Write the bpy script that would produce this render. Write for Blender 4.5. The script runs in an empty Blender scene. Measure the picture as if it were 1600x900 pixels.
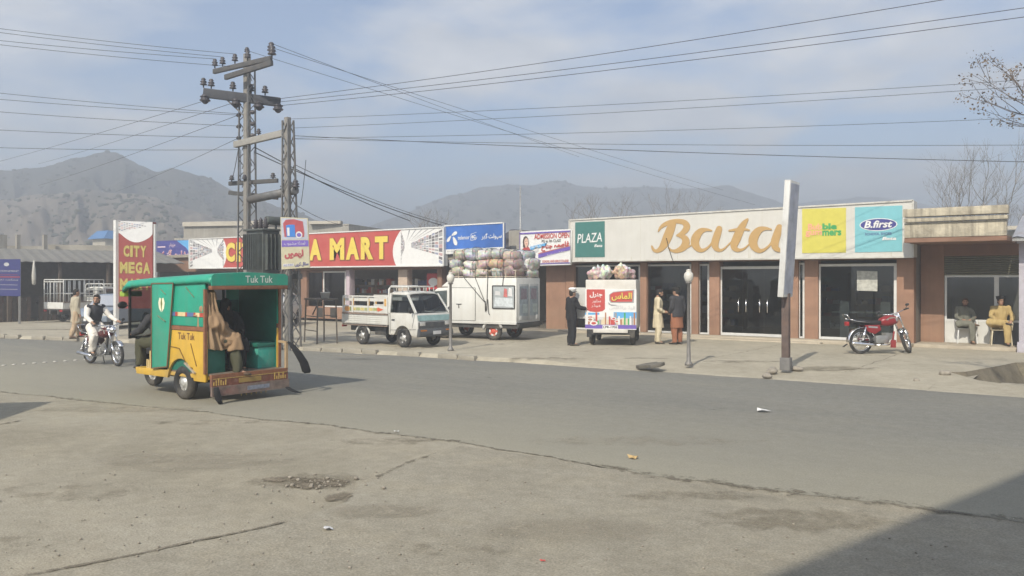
import bpy, math, random
from mathutils import Vector, Matrix, noise
import unicodedata
random.seed(7)
R = math.radians
V = Vector
S = bpy.context.scene
COL = S.collection
# ------------------------------------------------------------------ camera
CAM = V((4.89, -27.3, 2.1)); YAW = R(35.8); F = 1300.0; HZ = 437.0
cs, sn = math.cos(YAW), math.sin(YAW)
cd = bpy.data.cameras.new('camera'); cam = bpy.data.objects.new('camera', cd); COL.objects.link(cam)
cam.location = CAM; cam.rotation_euler = (R(90), 0, YAW)
cd.sensor_width = 36; cd.lens = 36 * F / 1600; cd.shift_y = -(450 - HZ) / 1600
cd.clip_start = 0.1; cd.clip_end = 20000
S.camera = cam
# ------------------------------------------------------------------ light
SUN_EL, SUN_AZ = R(40), None
sun_dir = V((-0.19, 0.98, 0)).normalized()          # horizontal travel of the light
ld = V((sun_dir.x * math.cos(SUN_EL), sun_dir.y * math.cos(SUN_EL), -math.sin(SUN_EL)))
sl = bpy.data.lights.new('sun', 'SUN'); sl.energy = 4.2; sl.angle = R(0.6); sl.color = (1, .92, .78)
so = bpy.data.objects.new('sun', sl); COL.objects.link(so)
so.rotation_euler = ld.to_track_quat('-Z', 'Y').to_euler(); so.location = (0, -40, 60)
W_ = bpy.data.worlds.new('World'); S.world = W_; W_.use_nodes = True
nt = W_.node_tree; N = nt.nodes; L = nt.links
bg = N['Background']
sky = N.new('ShaderNodeTexSky'); sky.sky_type = 'NISHITA'; sky.sun_disc = False
sky.sun_elevation = SUN_EL; sky.sun_rotation = math.atan2(-sun_dir.x, -sun_dir.y)
sky.air_density = 1.0; sky.dust_density = .5; sky.ozone_density = 2.4; sky.altitude = 900
tc = N.new('ShaderNodeTexCoord')
sep = N.new('ShaderNodeSeparateXYZ'); L.new(tc.outputs['Generated'], sep.inputs[0])
# project the direction on a cloud layer so that the clouds flatten towards the horizon
add = N.new('ShaderNodeMath'); add.operation = 'ADD'; add.inputs[1].default_value = .16; L.new(sep.outputs['Z'], add.inputs[0])
dx = N.new('ShaderNodeMath'); dx.operation = 'DIVIDE'; L.new(sep.outputs['X'], dx.inputs[0]); L.new(add.outputs[0], dx.inputs[1])
dy = N.new('ShaderNodeMath'); dy.operation = 'DIVIDE'; L.new(sep.outputs['Y'], dy.inputs[0]); L.new(add.outputs[0], dy.inputs[1])
cmb = N.new('ShaderNodeCombineXYZ'); L.new(dx.outputs[0], cmb.inputs[0]); L.new(dy.outputs[0], cmb.inputs[1]); cmb.inputs[2].default_value = 8.3
n1 = N.new('ShaderNodeTexNoise'); n1.inputs['Scale'].default_value = 1.25; n1.inputs['Detail'].default_value = 9; n1.inputs['Roughness'].default_value = .52; n1.inputs['Distortion'].default_value = .25
L.new(cmb.outputs[0], n1.inputs['Vector'])
cr = N.new('ShaderNodeValToRGB'); cr.color_ramp.elements[0].position = .43; cr.color_ramp.elements[1].position = .59
cr.color_ramp.elements[0].color = (.04, .04, .04, 1); cr.color_ramp.elements[1].color = (.9, .9, .9, 1)
L.new(n1.outputs['Fac'], cr.inputs[0])
n2 = N.new('ShaderNodeTexNoise'); n2.inputs['Scale'].default_value = 4; n2.inputs['Detail'].default_value = 6
L.new(cmb.outputs[0], n2.inputs['Vector'])
cr2 = N.new('ShaderNodeValToRGB'); cr2.color_ramp.elements[0].color = (4.9, 5.05, 5.3, 1); cr2.color_ramp.elements[1].color = (7.0, 6.95, 6.9, 1)
cr2.color_ramp.elements[0].position = .3; cr2.color_ramp.elements[1].position = .7
L.new(n2.outputs['Fac'], cr2.inputs[0])
mix = N.new('ShaderNodeMixRGB'); L.new(cr.outputs[0], mix.inputs[0]); L.new(sky.outputs[0], mix.inputs[1]); L.new(cr2.outputs[0], mix.inputs[2])
L.new(mix.outputs[0], bg.inputs['Color']); bg.inputs['Strength'].default_value = .102
S.view_settings.view_transform = 'Standard'; S.view_settings.look = 'None'; S.view_settings.gamma = 1
S.view_settings.exposure = 0.57; S.view_settings.use_curve_mapping = False
S.render.engine = 'CYCLES'
try:
    S.cycles.use_denoising = True; S.cycles.max_bounces = 8; S.cycles.transparent_max_bounces = 16; S.cycles.volume_bounces = 1
except Exception: pass
# ------------------------------------------------------------------ placing: photo-derived positions
def W(X, D, z=0.0):                      # metres right of / ahead of the viewpoint -> world
    return V((CAM.x + X * cs - D * sn, CAM.y + X * sn + D * cs, z))
def P(px, D, z=0.0): return W((px - 800) / F * D, D, z)
def PY(px, py, D): return P(px, D, 2.1 - (py - HZ) * D / F)
def G(px, py, z=0.0): return P(px, F * (2.1 - z) / (py - HZ), z)
def FP(px, py, yp):                      # on the vertical plane y = yp
    D = (yp - CAM.y) / ((px - 800) / F * sn + cs)
    return PY(px, py, D)
def ang(dX, dD):
    return math.atan2(dX * sn + dD * cs, dX * cs - dD * sn)
# ------------------------------------------------------------------ objects
def tag(o, label=None, cat=None, group=None, kind=None):
    if label: o['label'] = label
    if cat: o['category'] = cat
    if group: o['group'] = group
    if kind: o['kind'] = kind
    return o
def thing(name, label, cat, loc=(0, 0, 0), rotz=0, group=None):
    o = bpy.data.objects.new(name, None); COL.objects.link(o)
    o.location = loc; o.rotation_euler = (0, 0, rotz); o.empty_display_size = .2
    return tag(o, label, cat, group)
def copy_tree(o, parent=None):
    c = o.copy(); COL.objects.link(c)
    if parent: c.parent = parent
    for ch in o.children: copy_tree(ch, c)
    return c
class MB:
    def __init__(s): s.v = []; s.f = []; s.m = []; s.s = []
    def add(s, vs, fs, m=0, smooth=False, M=None):
        k = len(s.v)
        s.v += [tuple(M @ V(p)) if M else tuple(p) for p in vs]
        for f in fs: s.f.append([i + k for i in f]); s.m.append(m); s.s.append(smooth)
        return s
    def box(s, x0, x1, y0, y1, z0, z1, m=0, M=None):
        vs = [(x0,y0,z0),(x1,y0,z0),(x1,y1,z0),(x0,y1,z0),(x0,y0,z1),(x1,y0,z1),(x1,y1,z1),(x0,y1,z1)]
        return s.add(vs, [(3,2,1,0),(4,5,6,7),(0,1,5,4),(1,2,6,5),(2,3,7,6),(3,0,4,7)], m, False, M)
    def hexa(s, b, t, m=0):            # bottom quad, top quad (ccw from above)
        return s.add(list(b) + list(t), [(3,2,1,0),(4,5,6,7),(0,1,5,4),(1,2,6,5),(2,3,7,6),(3,0,4,7)], m)
    def quad(s, a, b, c, d, m=0): return s.add([a, b, c, d], [(0,1,2,3)], m)
    def poly(s, pts, m=0): return s.add(pts, [list(range(len(pts)))], m)
    def tube(s, pts, r, n=8, m=0, cap=True, smooth=True, sx=1.0):
        pts = [V(p) for p in pts]; k = len(pts)
        rs = r if isinstance(r, (list, tuple)) else [r] * k
        rings = []; up = None
        for i, p in enumerate(pts):
            d = (pts[min(i+1, k-1)] - pts[max(i-1, 0)])
            if d.length < 1e-9: d = V((0,0,1))
            d.normalize()
            if up is None:
                up = V((0,0,1)) if abs(d.z) < .9 else V((1,0,0))
            a = d.cross(up); 
            if a.length < 1e-6: a = d.cross(V((0,1,0)))
            a.normalize(); up = a.cross(d).normalized()
            rings.append([p + (a * math.cos(t) * sx + up * math.sin(t)) * rs[i] for t in [2*math.pi*j/n for j in range(n)]])
        return s.loft(rings, m, cap, smooth)
    def bar(s, a, b, w, h=None, m=0):   # square bar
        h = h or w; a = V(a); b = V(b); d = (b - a).normalized()
        u = V((0,0,1)) if abs(d.z) < .95 else V((0,1,0))
        sd = d.cross(u).normalized() * (w/2); u = sd.cross(d).normalized() * (h/2)
        return s.add([a-sd-u, a+sd-u, a+sd+u, a-sd+u, b-sd-u, b+sd-u, b+sd+u, b-sd+u],
                     [(0,1,2,3),(7,6,5,4),(0,4,5,1),(1,5,6,2),(2,6,7,3),(3,7,4,0)], m)
    def loft(s, rings, m=0, cap=True, smooth=True):
        n = len(rings[0]); k = len(s.v)
        for r in rings: s.v += [tuple(p) for p in r]
        for i in range(len(rings)-1):
            for j in range(n):
                s.f.append([k+i*n+j, k+i*n+(j+1) % n, k+(i+1)*n+(j+1) % n, k+(i+1)*n+j]); s.m.append(m); s.s.append(smooth)
        if cap:
            s.f.append([k+j for j in reversed(range(n))]); s.m.append(m); s.s.append(False)
            e = k + (len(rings)-1)*n
            s.f.append([e+j for j in range(n)]); s.m.append(m); s.s.append(False)
        return s
    def lathe(s, prof, n=16, m=0, M=None, smooth=True, cap=True):
        M = M or Matrix()
        return s.loft([[M @ V((r*math.cos(2*math.pi*j/n), r*math.sin(2*math.pi*j/n), z)) for j in range(n)] for r, z in prof], m, cap, smooth)
    def ell(s, c, rx, ry, rz, n=12, k=8, m=0, M=None):
        c = V(c); rings = []
        for i in range(k+1):
            t = math.pi * (i/k); t = min(max(t, .05), math.pi-.05)
            rings.append([(M @ V((rx*math.sin(t)*math.cos(2*math.pi*j/n), ry*math.sin(t)*math.sin(2*math.pi*j/n), -rz*math.cos(t))) if M else V((rx*math.sin(t)*math.cos(2*math.pi*j/n), ry*math.sin(t)*math.sin(2*math.pi*j/n), -rz*math.cos(t)))) + c for j in range(n)])
        return s.loft(rings, m)
    def prism(s, poly, c0, c1, ax='y', m=0, smooth=False):   # polygon (a,b) extruded along ax
        f = {'y': lambda a, b, c: (a, c, b), 'x': lambda a, b, c: (c, a, b), 'z': lambda a, b, c: (a, b, c)}[ax]
        n = len(poly); k = len(s.v)
        s.v += [f(a, b, c0) for a, b in poly] + [f(a, b, c1) for a, b in poly]
        s.f.append([k+j for j in range(n)]); s.f.append([k+n+j for j in reversed(range(n))]); s.m += [m, m]; s.s += [False, False]
        for j in range(n):
            s.f.append([k+(j+1) % n, k+j, k+n+j, k+n+(j+1) % n]); s.m.append(m); s.s.append(smooth)
        return s
    def torus(s, c, R0, r, axis='y', n=28, k=8, m=0, sq=1.0):
        c = V(c); rings = []
        for i in range(n):
            t = 2*math.pi*i/n; ring = []
            for j in range(k):
                u = 2*math.pi*j/k; a = R0 + r*math.cos(u); b = r*sq*math.sin(u)
                p = {'y': V((a*math.cos(t), b, a*math.sin(t))), 'x': V((b, a*math.cos(t), a*math.sin(t))), 'z': V((a*math.cos(t), a*math.sin(t), b))}[axis]
                ring.append(c + p)
            rings.append(ring)
        rings.append(rings[0]); return s.loft(rings, m, False)
    def build(s, name, mats, parent=None, bevel=0, loc=None, seg=2):
        me = bpy.data.meshes.new(name)
        me.from_pydata(s.v, [], s.f)
        mats = mats if isinstance(mats, (list, tuple)) else [mats]
        for q in mats: me.materials.append(q)
        me.polygons.foreach_set('material_index', s.m); me.polygons.foreach_set('use_smooth', s.s)
        me.update()
        import bmesh
        bm = bmesh.new(); bm.from_mesh(me); bmesh.ops.recalc_face_normals(bm, faces=bm.faces)
        if bevel:
            bmesh.ops.remove_doubles(bm, verts=bm.verts, dist=1e-5)
            es = [e for e in bm.edges if len(e.link_faces) == 2 and e.calc_face_angle(0) > .5]
            bmesh.ops.bevel(bm, geom=es, offset=bevel, segments=seg, affect='EDGES', profile=.6, clamp_overlap=True)
            for f in bm.faces: f.smooth = True
        bm.to_mesh(me); bm.free()
        if bevel:
            try: me.set_sharp_from_angle(angle=R(38))
            except Exception: pass
        o = bpy.data.objects.new(name, me); COL.objects.link(o)
        if parent: o.parent = parent
        if loc: o.location = loc
        return o
PENDING = []
def fuse(mb, name, mats, parent, voxel=.014, smooth=3, fold=0, pick=None, fs=9):
    """one continuous skin out of overlapping volumes (all of them are grown together by grow_skins)"""
    mats = mats if isinstance(mats, (list, tuple)) else [mats]
    o = mb.build(name, mats); o.parent = parent
    md = o.modifiers.new('r', 'REMESH'); md.mode = 'VOXEL'; md.voxel_size = voxel
    sm = o.modifiers.new('s', 'SMOOTH'); sm.factor = .5; sm.iterations = smooth
    PENDING.append((o, mats, fold, pick, fs, random.random()*50))
    return o
def grow_skins():
    dg = bpy.context.evaluated_depsgraph_get()
    got = [p[0].evaluated_get(dg).data.copy() for p in PENDING]
    for (o, mats, fold, pick, fs, off), me in zip(PENDING, got):
        o.modifiers.clear(); old = o.data; o.data = me; nm = old.name; bpy.data.meshes.remove(old); me.name = nm
        me.materials.clear()
        for q in mats: me.materials.append(q)
        if fold:
            nr = [v.normal.copy() for v in me.vertices]
            for v, n_ in zip(me.vertices, nr):
                c = v.co; v.co = c + n_ * fold * noise.noise(V((c.x*fs+off, c.y*fs, c.z*fs*.35)))
        for p in me.polygons:
            p.use_smooth = True; p.material_index = pick(p.center) if pick else 0
    PENDING.clear()
# ------------------------------------------------------------------ materials
MATS = {}
def mat(name, col, rough=.7, metal=0, var=.12, scale=6, bump=0, dirt=None, dirtamt=.3, emit=0, trans=0, coord='Object', spec=.4, bscale=None, streak=0, scol=(.16,.14,.115)):
    if name in MATS: return MATS[name]
    m = bpy.data.materials.new(name); m.use_nodes = True; t = m.node_tree; b = t.nodes['Principled BSDF']
    b.inputs['Roughness'].default_value = rough; b.inputs['Metallic'].default_value = metal
    b.inputs['Specular IOR Level'].default_value = spec
    tcn = t.nodes.new('ShaderNodeTexCoord')
    nz = t.nodes.new('ShaderNodeTexNoise'); nz.inputs['Scale'].default_value = scale; nz.inputs['Detail'].default_value = 6; nz.inputs['Roughness'].default_value = .6
    t.links.new(tcn.outputs[coord], nz.inputs['Vector'])
    rp = t.nodes.new('ShaderNodeValToRGB'); t.links.new(nz.outputs['Fac'], rp.inputs[0])
    rp.color_ramp.elements[0].position = .3; rp.color_ramp.elements[1].position = .7
    rp.color_ramp.elements[0].color = tuple(c*(1-var) for c in col) + (1,)
    rp.color_ramp.elements[1].color = tuple(min(c*(1+var), .9) for c in col) + (1,)
    out = rp.outputs[0]
    if dirt:
        n3 = t.nodes.new('ShaderNodeTexNoise'); n3.inputs['Scale'].default_value = scale*.37; n3.inputs['Detail'].default_value = 8; n3.inputs['Roughness'].default_value = .7
        t.links.new(tcn.outputs[coord], n3.inputs['Vector'])
        r3 = t.nodes.new('ShaderNodeValToRGB'); t.links.new(n3.outputs['Fac'], r3.inputs[0])
        r3.color_ramp.elements[0].position = .48; r3.color_ramp.elements[1].position = .72
        r3.color_ramp.elements[0].color = (0,0,0,1); r3.color_ramp.elements[1].color = (dirtamt,)*3 + (1,)
        mx = t.nodes.new('ShaderNodeMixRGB'); t.links.new(r3.outputs[0], mx.inputs[0]); t.links.new(out, mx.inputs[1]); mx.inputs[2].default_value = tuple(dirt) + (1,)
        out = mx.outputs[0]
    if streak:                                 # rain streaks: noise stretched down the wall
        mp = t.nodes.new('ShaderNodeMapping'); mp.inputs['Scale'].default_value = (5, 5, .35); t.links.new(tcn.outputs[coord], mp.inputs[0])
        n5 = t.nodes.new('ShaderNodeTexNoise'); n5.inputs['Scale'].default_value = 1.6; n5.inputs['Detail'].default_value = 8; n5.inputs['Roughness'].default_value = .68; t.links.new(mp.outputs[0], n5.inputs['Vector'])
        r5 = t.nodes.new('ShaderNodeValToRGB'); t.links.new(n5.outputs['Fac'], r5.inputs[0]); r5.color_ramp.elements[0].position = .44; r5.color_ramp.elements[1].position = .74
        r5.color_ramp.elements[0].color = (0,0,0,1); r5.color_ramp.elements[1].color = (streak,)*3 + (1,)
        m5 = t.nodes.new('ShaderNodeMixRGB'); t.links.new(r5.outputs[0], m5.inputs[0]); t.links.new(out, m5.inputs[1]); m5.inputs[2].default_value = tuple(scol) + (1,); out = m5.outputs[0]
    t.links.new(out, b.inputs['Base Color'])
    if bump:
        n4 = t.nodes.new('ShaderNodeTexNoise'); n4.inputs['Scale'].default_value = bscale or scale*6; n4.inputs['Detail'].default_value = 5
        t.links.new(tcn.outputs[coord], n4.inputs['Vector'])
        bp = t.nodes.new('ShaderNodeBump'); bp.inputs['Strength'].default_value = bump; bp.inputs['Distance'].default_value = .03
        t.links.new(n4.outputs['Fac'], bp.inputs['Height']); t.links.new(bp.outputs[0], b.inputs['Normal'])
    MATS[name] = m
    return m
def glass(name, tint=(.55, .6, .6), rough=.02):
    if name in MATS: return MATS[name]
    m = bpy.data.materials.new(name); m.use_nodes = True; t = m.node_tree; t.nodes.clear()
    o = t.nodes.new('ShaderNodeOutputMaterial'); mx = t.nodes.new('ShaderNodeMixShader'); tr = t.nodes.new('ShaderNodeBsdfTransparent'); gl = t.nodes.new('ShaderNodeBsdfGlossy')
    fr = t.nodes.new('ShaderNodeFresnel'); fr.inputs[0].default_value = 1.5
    n3 = t.nodes.new('ShaderNodeTexNoise'); n3.inputs['Scale'].default_value = 3
    mul = t.nodes.new('ShaderNodeMath'); mul.operation = 'MULTIPLY'; mul.inputs[1].default_value = rough*2; t.links.new(n3.outputs['Fac'], mul.inputs[0]); t.links.new(mul.outputs[0], gl.inputs['Roughness'])
    tr.inputs[0].default_value = tint + (1,)
    t.links.new(fr.outputs[0], mx.inputs[0]); t.links.new(tr.outputs[0], mx.inputs[1]); t.links.new(gl.outputs[0], mx.inputs[2]); t.links.new(mx.outputs[0], o.inputs[0])
    MATS[name] = m; return m
DUST = (.30, .26, .20)
M_white = mat('white_paint', (.57, .57, .545), .45, var=.05, dirt=DUST, dirtamt=.35, scale=4)
M_sheet = mat('white_board', (.545, .535, .50), .55, var=.04, dirt=(.42,.39,.33), dirtamt=.25, scale=2, streak=.22, scol=(.40,.37,.32))
M_black = mat('black_rubber', (.025, .025, .026), .8, var=.3, dirt=DUST, dirtamt=.35)
M_dark = mat('dark_metal', (.045, .045, .045), .6, var=.3, dirt=DUST, dirtamt=.3)
M_chrome = mat('chrome', (.75, .75, .76), .22, 1, var=.08)
M_steel = mat('dull_steel', (.36, .36, .35), .5, .6, var=.2, dirt=(.16,.1,.06), dirtamt=.4)
M_conc = mat('concrete', (.34, .32, .28), .9, var=.2, bump=.3, dirt=(.16,.15,.13), dirtamt=.5, scale=2)
M_glass = glass('clear_glass', (.62, .66, .66)); M_vglass = glass('vehicle_glass', (.32, .36, .37)); 
M_blk = mat('black_paint', (.02,.02,.02), .4, var=.2)
M_skin = mat('skin', (.36, .21, .14), .6, var=.1, scale=20); M_eye = mat('eye_dark', (.02,.015,.012), .3); M_lip = mat('lip', (.28,.12,.1), .6)
M_hair = mat('black_hair', (.015,.012,.01), .6, var=.3, scale=60, bump=.4)
def pm(name, col, **k): return mat(name, col, k.pop('rough', .6), **k)
# ------------------------------------------------------------------ lettering
FORM = {}
for c in list(range(0xFB50, 0xFDFF)) + list(range(0xFE70, 0xFEFD)):
    d = unicodedata.decomposition(chr(c)).split()
    if len(d) == 2 and d[0] in ('<isolated>', '<final>', '<initial>', '<medial>'):
        FORM.setdefault(chr(int(d[1], 16)), {})[d[0][1]] = chr(c)
def urdu(s):
    out = []; w = list(s)
    for i, ch in enumerate(w):
        f = FORM.get(ch)
        if not f: out.append(ch); continue
        pv = i > 0 and FORM.get(w[i-1]) and ('n' in FORM[w[i-1]] and (FORM[w[i-1]].get('n') and 'i' in FORM[w[i-1]] and 'm' in FORM[w[i-1]] or False))
        pv = i > 0 and w[i-1] in FORM and 'm' in FORM[w[i-1]]
        nx = i+1 < len(w) and w[i+1] in FORM
        join = 'm' in f
        k = 'm' if pv and nx and join else 'f' if pv else 'n' if nx and join else 'i'
        k = {'m': 'm', 'f': 'f', 'n': 'n', 'i': 'i'}[k]
        out.append(f.get({'n': 'N'}.get(k, k), f.get(k, ch)))
    return ''.join(reversed(out))
# '<initial>' and '<isolated>' share their first letter: keep them apart
FORM = {}
for c in list(range(0xFB50, 0xFDFF)) + list(range(0xFE70, 0xFEFD)):
    d = unicodedata.decomposition(chr(c)).split()
    if len(d) == 2 and d[0] in ('<isolated>', '<final>', '<initial>', '<medial>'):
        FORM.setdefault(chr(int(d[1], 16)), {})[{'<isolated>': 'i', '<final>': 'f', '<initial>': 'N', '<medial>': 'm'}[d[0]]] = chr(c)
TC = {}
def glyphs(s, bold=0, shear=0):
    key = (s, bold, shear)
    if key in TC: return TC[key]
    c = bpy.data.curves.new('txt', 'FONT'); c.body = s; c.size = 1; c.offset = bold; c.shear = shear; c.resolution_u = 3
    o = bpy.data.objects.new('txt', c); COL.objects.link(o)
    dg = bpy.context.evaluated_depsgraph_get(); dg.update()
    me = bpy.data.meshes.new_from_object(o.evaluated_get(dg), depsgraph=dg)
    vs = [(v.co.x, v.co.y) for v in me.vertices]; fs = [list(p.vertices) for p in me.polygons]
    bpy.data.objects.remove(o); bpy.data.meshes.remove(me); bpy.data.curves.remove(c)
    if vs:
        x0 = min(v[0] for v in vs); x1 = max(v[0] for v in vs); y0 = min(v[1] for v in vs); y1 = max(v[1] for v in vs)
        vs = [((x-x0)/max(x1-x0, 1e-6), (y-y0)/max(y1-y0, 1e-6)) for x, y in vs]
    TC[key] = (vs, fs); return TC[key]
def put_text(mb, s, fn, m=0, bold=0, shear=0):      # fn(u,v) -> 3D point
    vs, fs = glyphs(s, bold, shear)
    return mb.add([fn(u, v) for u, v in vs], fs, m)
def rectfn(o, ux, uy):                               # origin and the two edge vectors
    o, ux, uy = V(o), V(ux), V(uy)
    return lambda u, v: o + ux*u + uy*v
class Panel:
    """a flat printed board: fractions (u,v) of its face -> points just proud of it"""
    def __init__(s, bl, br, tl, tr):
        s.c = [V(p) for p in (bl, br, tl, tr)]; s.n = (s.c[1]-s.c[0]).cross(s.c[2]-s.c[0]).normalized()
    def p(s, u, v, k=1): 
        a, b, c, d = s.c
        return (a*(1-u)+b*u)*(1-v) + (c*(1-u)+d*u)*v + s.n*.004*k
    def rect(s, mb, u0, v0, u1, v1, m=0, k=1, skew=0):
        return mb.quad(s.p(u0, v0, k), s.p(u1, v0, k), s.p(u1+skew, v1, k), s.p(u0+skew, v1, k), m)
    def poly(s, mb, pts, m=0, k=1): return mb.poly([s.p(u, v, k) for u, v in pts], m)
    def text(s, mb, t, u0, v0, u1, v1, m=0, k=2, bold=0, shear=0, dv=0):
        return put_text(mb, t, lambda u, v: s.p(u0+(u1-u0)*u, v0+(v1-v0)*v + dv*u, k), m, bold, shear)
    def oval(s, mb, cu, cv, ru, rv, m=0, k=1, n=24, rot=0):
        return mb.poly([s.p(cu+ru*math.cos(t)*math.cos(rot)-rv*math.sin(t)*math.sin(rot), cv+ru*math.cos(t)*math.sin(rot)+rv*math.sin(t)*math.cos(rot), k) for t in [2*math.pi*i/n for i in range(n)]], m)
    def slab(s, mb, th=.06, m=0):
        a, b, c, d = s.c; n = -s.n*th
        return mb.add([a, b, d, c, a+n, b+n, d+n, c+n], [(0,1,2,3),(7,6,5,4),(0,4,5,1),(1,5,6,2),(2,6,7,3),(3,7,4,0)], m)
def ypanel(px0, t0, b0, px1, t1, b1, yp):            # corners in the facade plane y = yp
    return Panel(FP(px0, b0, yp), FP(px1, b1, yp), FP(px0, t0, yp), FP(px1, t1, yp))
# ================================================================== SETTING: ground, road, forecourt, hills
def ground_mat(name, a, b, c, spots=.0, bump=.25, sc=.35, stretch=None, grit=1.0, drift=None):
    """weathered ground: three tones at three sizes of mottling, fine grit, small stones"""
    m = bpy.data.materials.new(name); m.use_nodes = True; t = m.node_tree; bs = t.nodes['Principled BSDF']
    bs.inputs['Roughness'].default_value = .92; bs.inputs['Specular IOR Level'].default_value = .25
    g = t.nodes.new('ShaderNodeNewGeometry')
    vec = g.outputs['Position']
    mp = t.nodes.new('ShaderNodeMapping'); mp.inputs['Scale'].default_value = stretch or (1, 1, 1); t.links.new(vec, mp.inputs[0])
    def nz(scale, det, rough, v):
        n = t.nodes.new('ShaderNodeTexNoise'); n.inputs['Scale'].default_value = scale; n.inputs['Detail'].default_value = det; n.inputs['Roughness'].default_value = rough
        t.links.new(v, n.inputs['Vector']); return n.outputs['Fac']
    def ramp(f, p0, p1, c0, c1):
        r = t.nodes.new('ShaderNodeValToRGB'); t.links.new(f, r.inputs[0]); e = r.color_ramp.elements
        e[0].position, e[1].position = p0, p1; e[0].color = tuple(c0) + (1,); e[1].color = tuple(c1) + (1,); return r.outputs[0]
    def mix(f, x, y, mode='MIX'):
        k = t.nodes.new('ShaderNodeMixRGB'); k.blend_type = mode
        if isinstance(f, float): k.inputs[0].default_value = f
        else: t.links.new(f, k.inputs[0])
        t.links.new(x, k.inputs[1]); t.links.new(y, k.inputs[2]); return k.outputs[0]
    base = ramp(nz(sc, 8, .62, mp.outputs[0]), .36, .64, a, b)
    dust = ramp(nz(sc*2.7, 9, .7, mp.outputs[0]), .47, .68, (0,0,0), (.75,)*3)
    cc = t.nodes.new('ShaderNodeRGB'); cc.outputs[0].default_value = tuple(c) + (1,)
    col = mix(dust, base, cc.outputs[0])
    grit_n = nz(55, 4, .7, vec)
    col = mix(.85*grit, col, ramp(grit_n, .3, .7, (.62,.62,.62), (1.3,1.3,1.3)), 'MULTIPLY')
    blotch = ramp(nz(6, 6, .7, vec), .35, .7, (.86,.85,.83), (1.1,1.1,1.1))
    col = mix(.9, col, blotch, 'MULTIPLY')
    if drift:                                  # dust drifted over the asphalt from its near edge
        sp_ = t.nodes.new('ShaderNodeSeparateXYZ'); t.links.new(vec, sp_.inputs[0])
        ad = t.nodes.new('ShaderNodeMath'); ad.operation = 'MULTIPLY_ADD'; ad.inputs[1].default_value = 5.5; t.links.new(nz(.45, 7, .65, mp.outputs[0]), ad.inputs[0]); t.links.new(sp_.outputs['Y'], ad.inputs[2])
        mr = t.nodes.new('ShaderNodeMapRange'); mr.inputs['From Min'].default_value = -11.6; mr.inputs['From Max'].default_value = -17.2; mr.inputs['To Min'].default_value = 0; mr.inputs['To Max'].default_value = .92; t.links.new(ad.outputs[0], mr.inputs['Value'])
        dr_ = t.nodes.new('ShaderNodeRGB'); dr_.outputs[0].default_value = tuple(drift) + (1,)
        col = mix(mr.outputs[0], col, mix(.7, dr_.outputs[0], ramp(grit_n, .3, .7, (.75,.75,.75), (1.2,1.2,1.2)), 'MULTIPLY'))
    if spots:
        vo = t.nodes.new('ShaderNodeTexVoronoi'); vo.inputs['Scale'].default_value = 9; t.links.new(vec, vo.inputs['Vector'])
        sp = ramp(vo.outputs['Distance'], .05, .09, (spots,)*3, (0,0,0))
        dk = t.nodes.new('ShaderNodeRGB'); dk.outputs[0].default_value = (.10, .09, .08, 1)
        col = mix(sp, col, dk.outputs[0])
    t.links.new(col, bs.inputs['Base Color'])
    bp = t.nodes.new('ShaderNodeBump'); bp.inputs['Strength'].default_value = bump; bp.inputs['Distance'].default_value = .02
    t.links.new(nz(30, 6, .7, vec), bp.inputs['Height']); t.links.new(bp.outputs[0], bs.inputs['Normal'])
    MATS[name] = m; return m
M_lot = ground_mat('dusty_lot', (.266,.242,.188), (.334,.309,.25), (.358,.323,.25), spots=.6, bump=.5)
M_road = ground_mat('worn_asphalt', (.18,.177,.16), (.21,.206,.183), (.238,.228,.192), sc=.22, stretch=(.35, 1.2, 1), bump=.2, drift=(.285,.267,.21))
M_fore = ground_mat('forecourt_concrete', (.325,.296,.232), (.385,.352,.28), (.425,.387,.305), sc=.5, bump=.2, grit=.6)
M_dirt = ground_mat('loose_dirt', (.13,.112,.086), (.18,.155,.118), (.21,.18,.135), sc=1.5, bump=.6)
M_patch = ground_mat('dusty_tarmac', (.256,.236,.188), (.312,.289,.235), (.335,.303,.235), spots=.5, sc=.5, bump=.5)

HX0, HX1, HY0, HY1 = 2.5, 13.0, -8.55, -3.3           # open drain pit: a real hole in the ground
b = 3000
mb = MB()
mb.quad((-b,-b,0), (b,-b,0), (b,HY0,0), (-b,HY0,0)); mb.quad((-b,HY1,0), (b,HY1,0), (b,b,0), (-b,b,0))
mb.quad((-b,HY0,0), (HX0,HY0,0), (HX0,HY1,0), (-b,HY1,0)); mb.quad((HX1,HY0,0), (b,HY0,0), (b,HY1,0), (HX1,HY1,0))
tag(mb.build('ground', M_lot), kind='structure')
def interp(tab, x):
    if x <= tab[0][0]: return tab[0][1]
    for (a, va), (c, vc) in zip(tab, tab[1:]):
        if x <= c: 
            k = (x-a)/(c-a); return va + (vc-va)*k
    return tab[-1][1]
FAR = [(-400,-140), (-100,-37), (-60,-23.5), (-27.6,-13.9), (-20,-12.0), (-14.7,-10.95), (-9.5,-10.35), (-1,-9.9), (4,-10.0), (80,-10.5), (400, -14)]
NEAR = [(-400,-152), (-100,-47), (-60,-33.5), (-25,-23.2), (-12,-20.3), (-6,-19.35), (-2,-19.0), (1,-19.2), (4.3,-18.8), (80,-19.3), (400,-23)]
def far(x): return interp(FAR, x) + .12*noise.noise(V((x*.5, 3, 0))) + .06*noise.noise(V((x*2.3, 7, 0)))
def near(x): return interp(NEAR, x) + .16*noise.noise(V((x*.6, 11, 0))) + .07*noise.noise(V((x*2.9, 17, 0))) + .03*noise.noise(V((x*9, 5, 0)))
xs = [-400,-300,-200,-150,-120,-100,-85,-70,-60] + [-50+i*.25 for i in range(0, 281)] + [25,30,40,60,80,150,400]
mb = MB()
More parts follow.
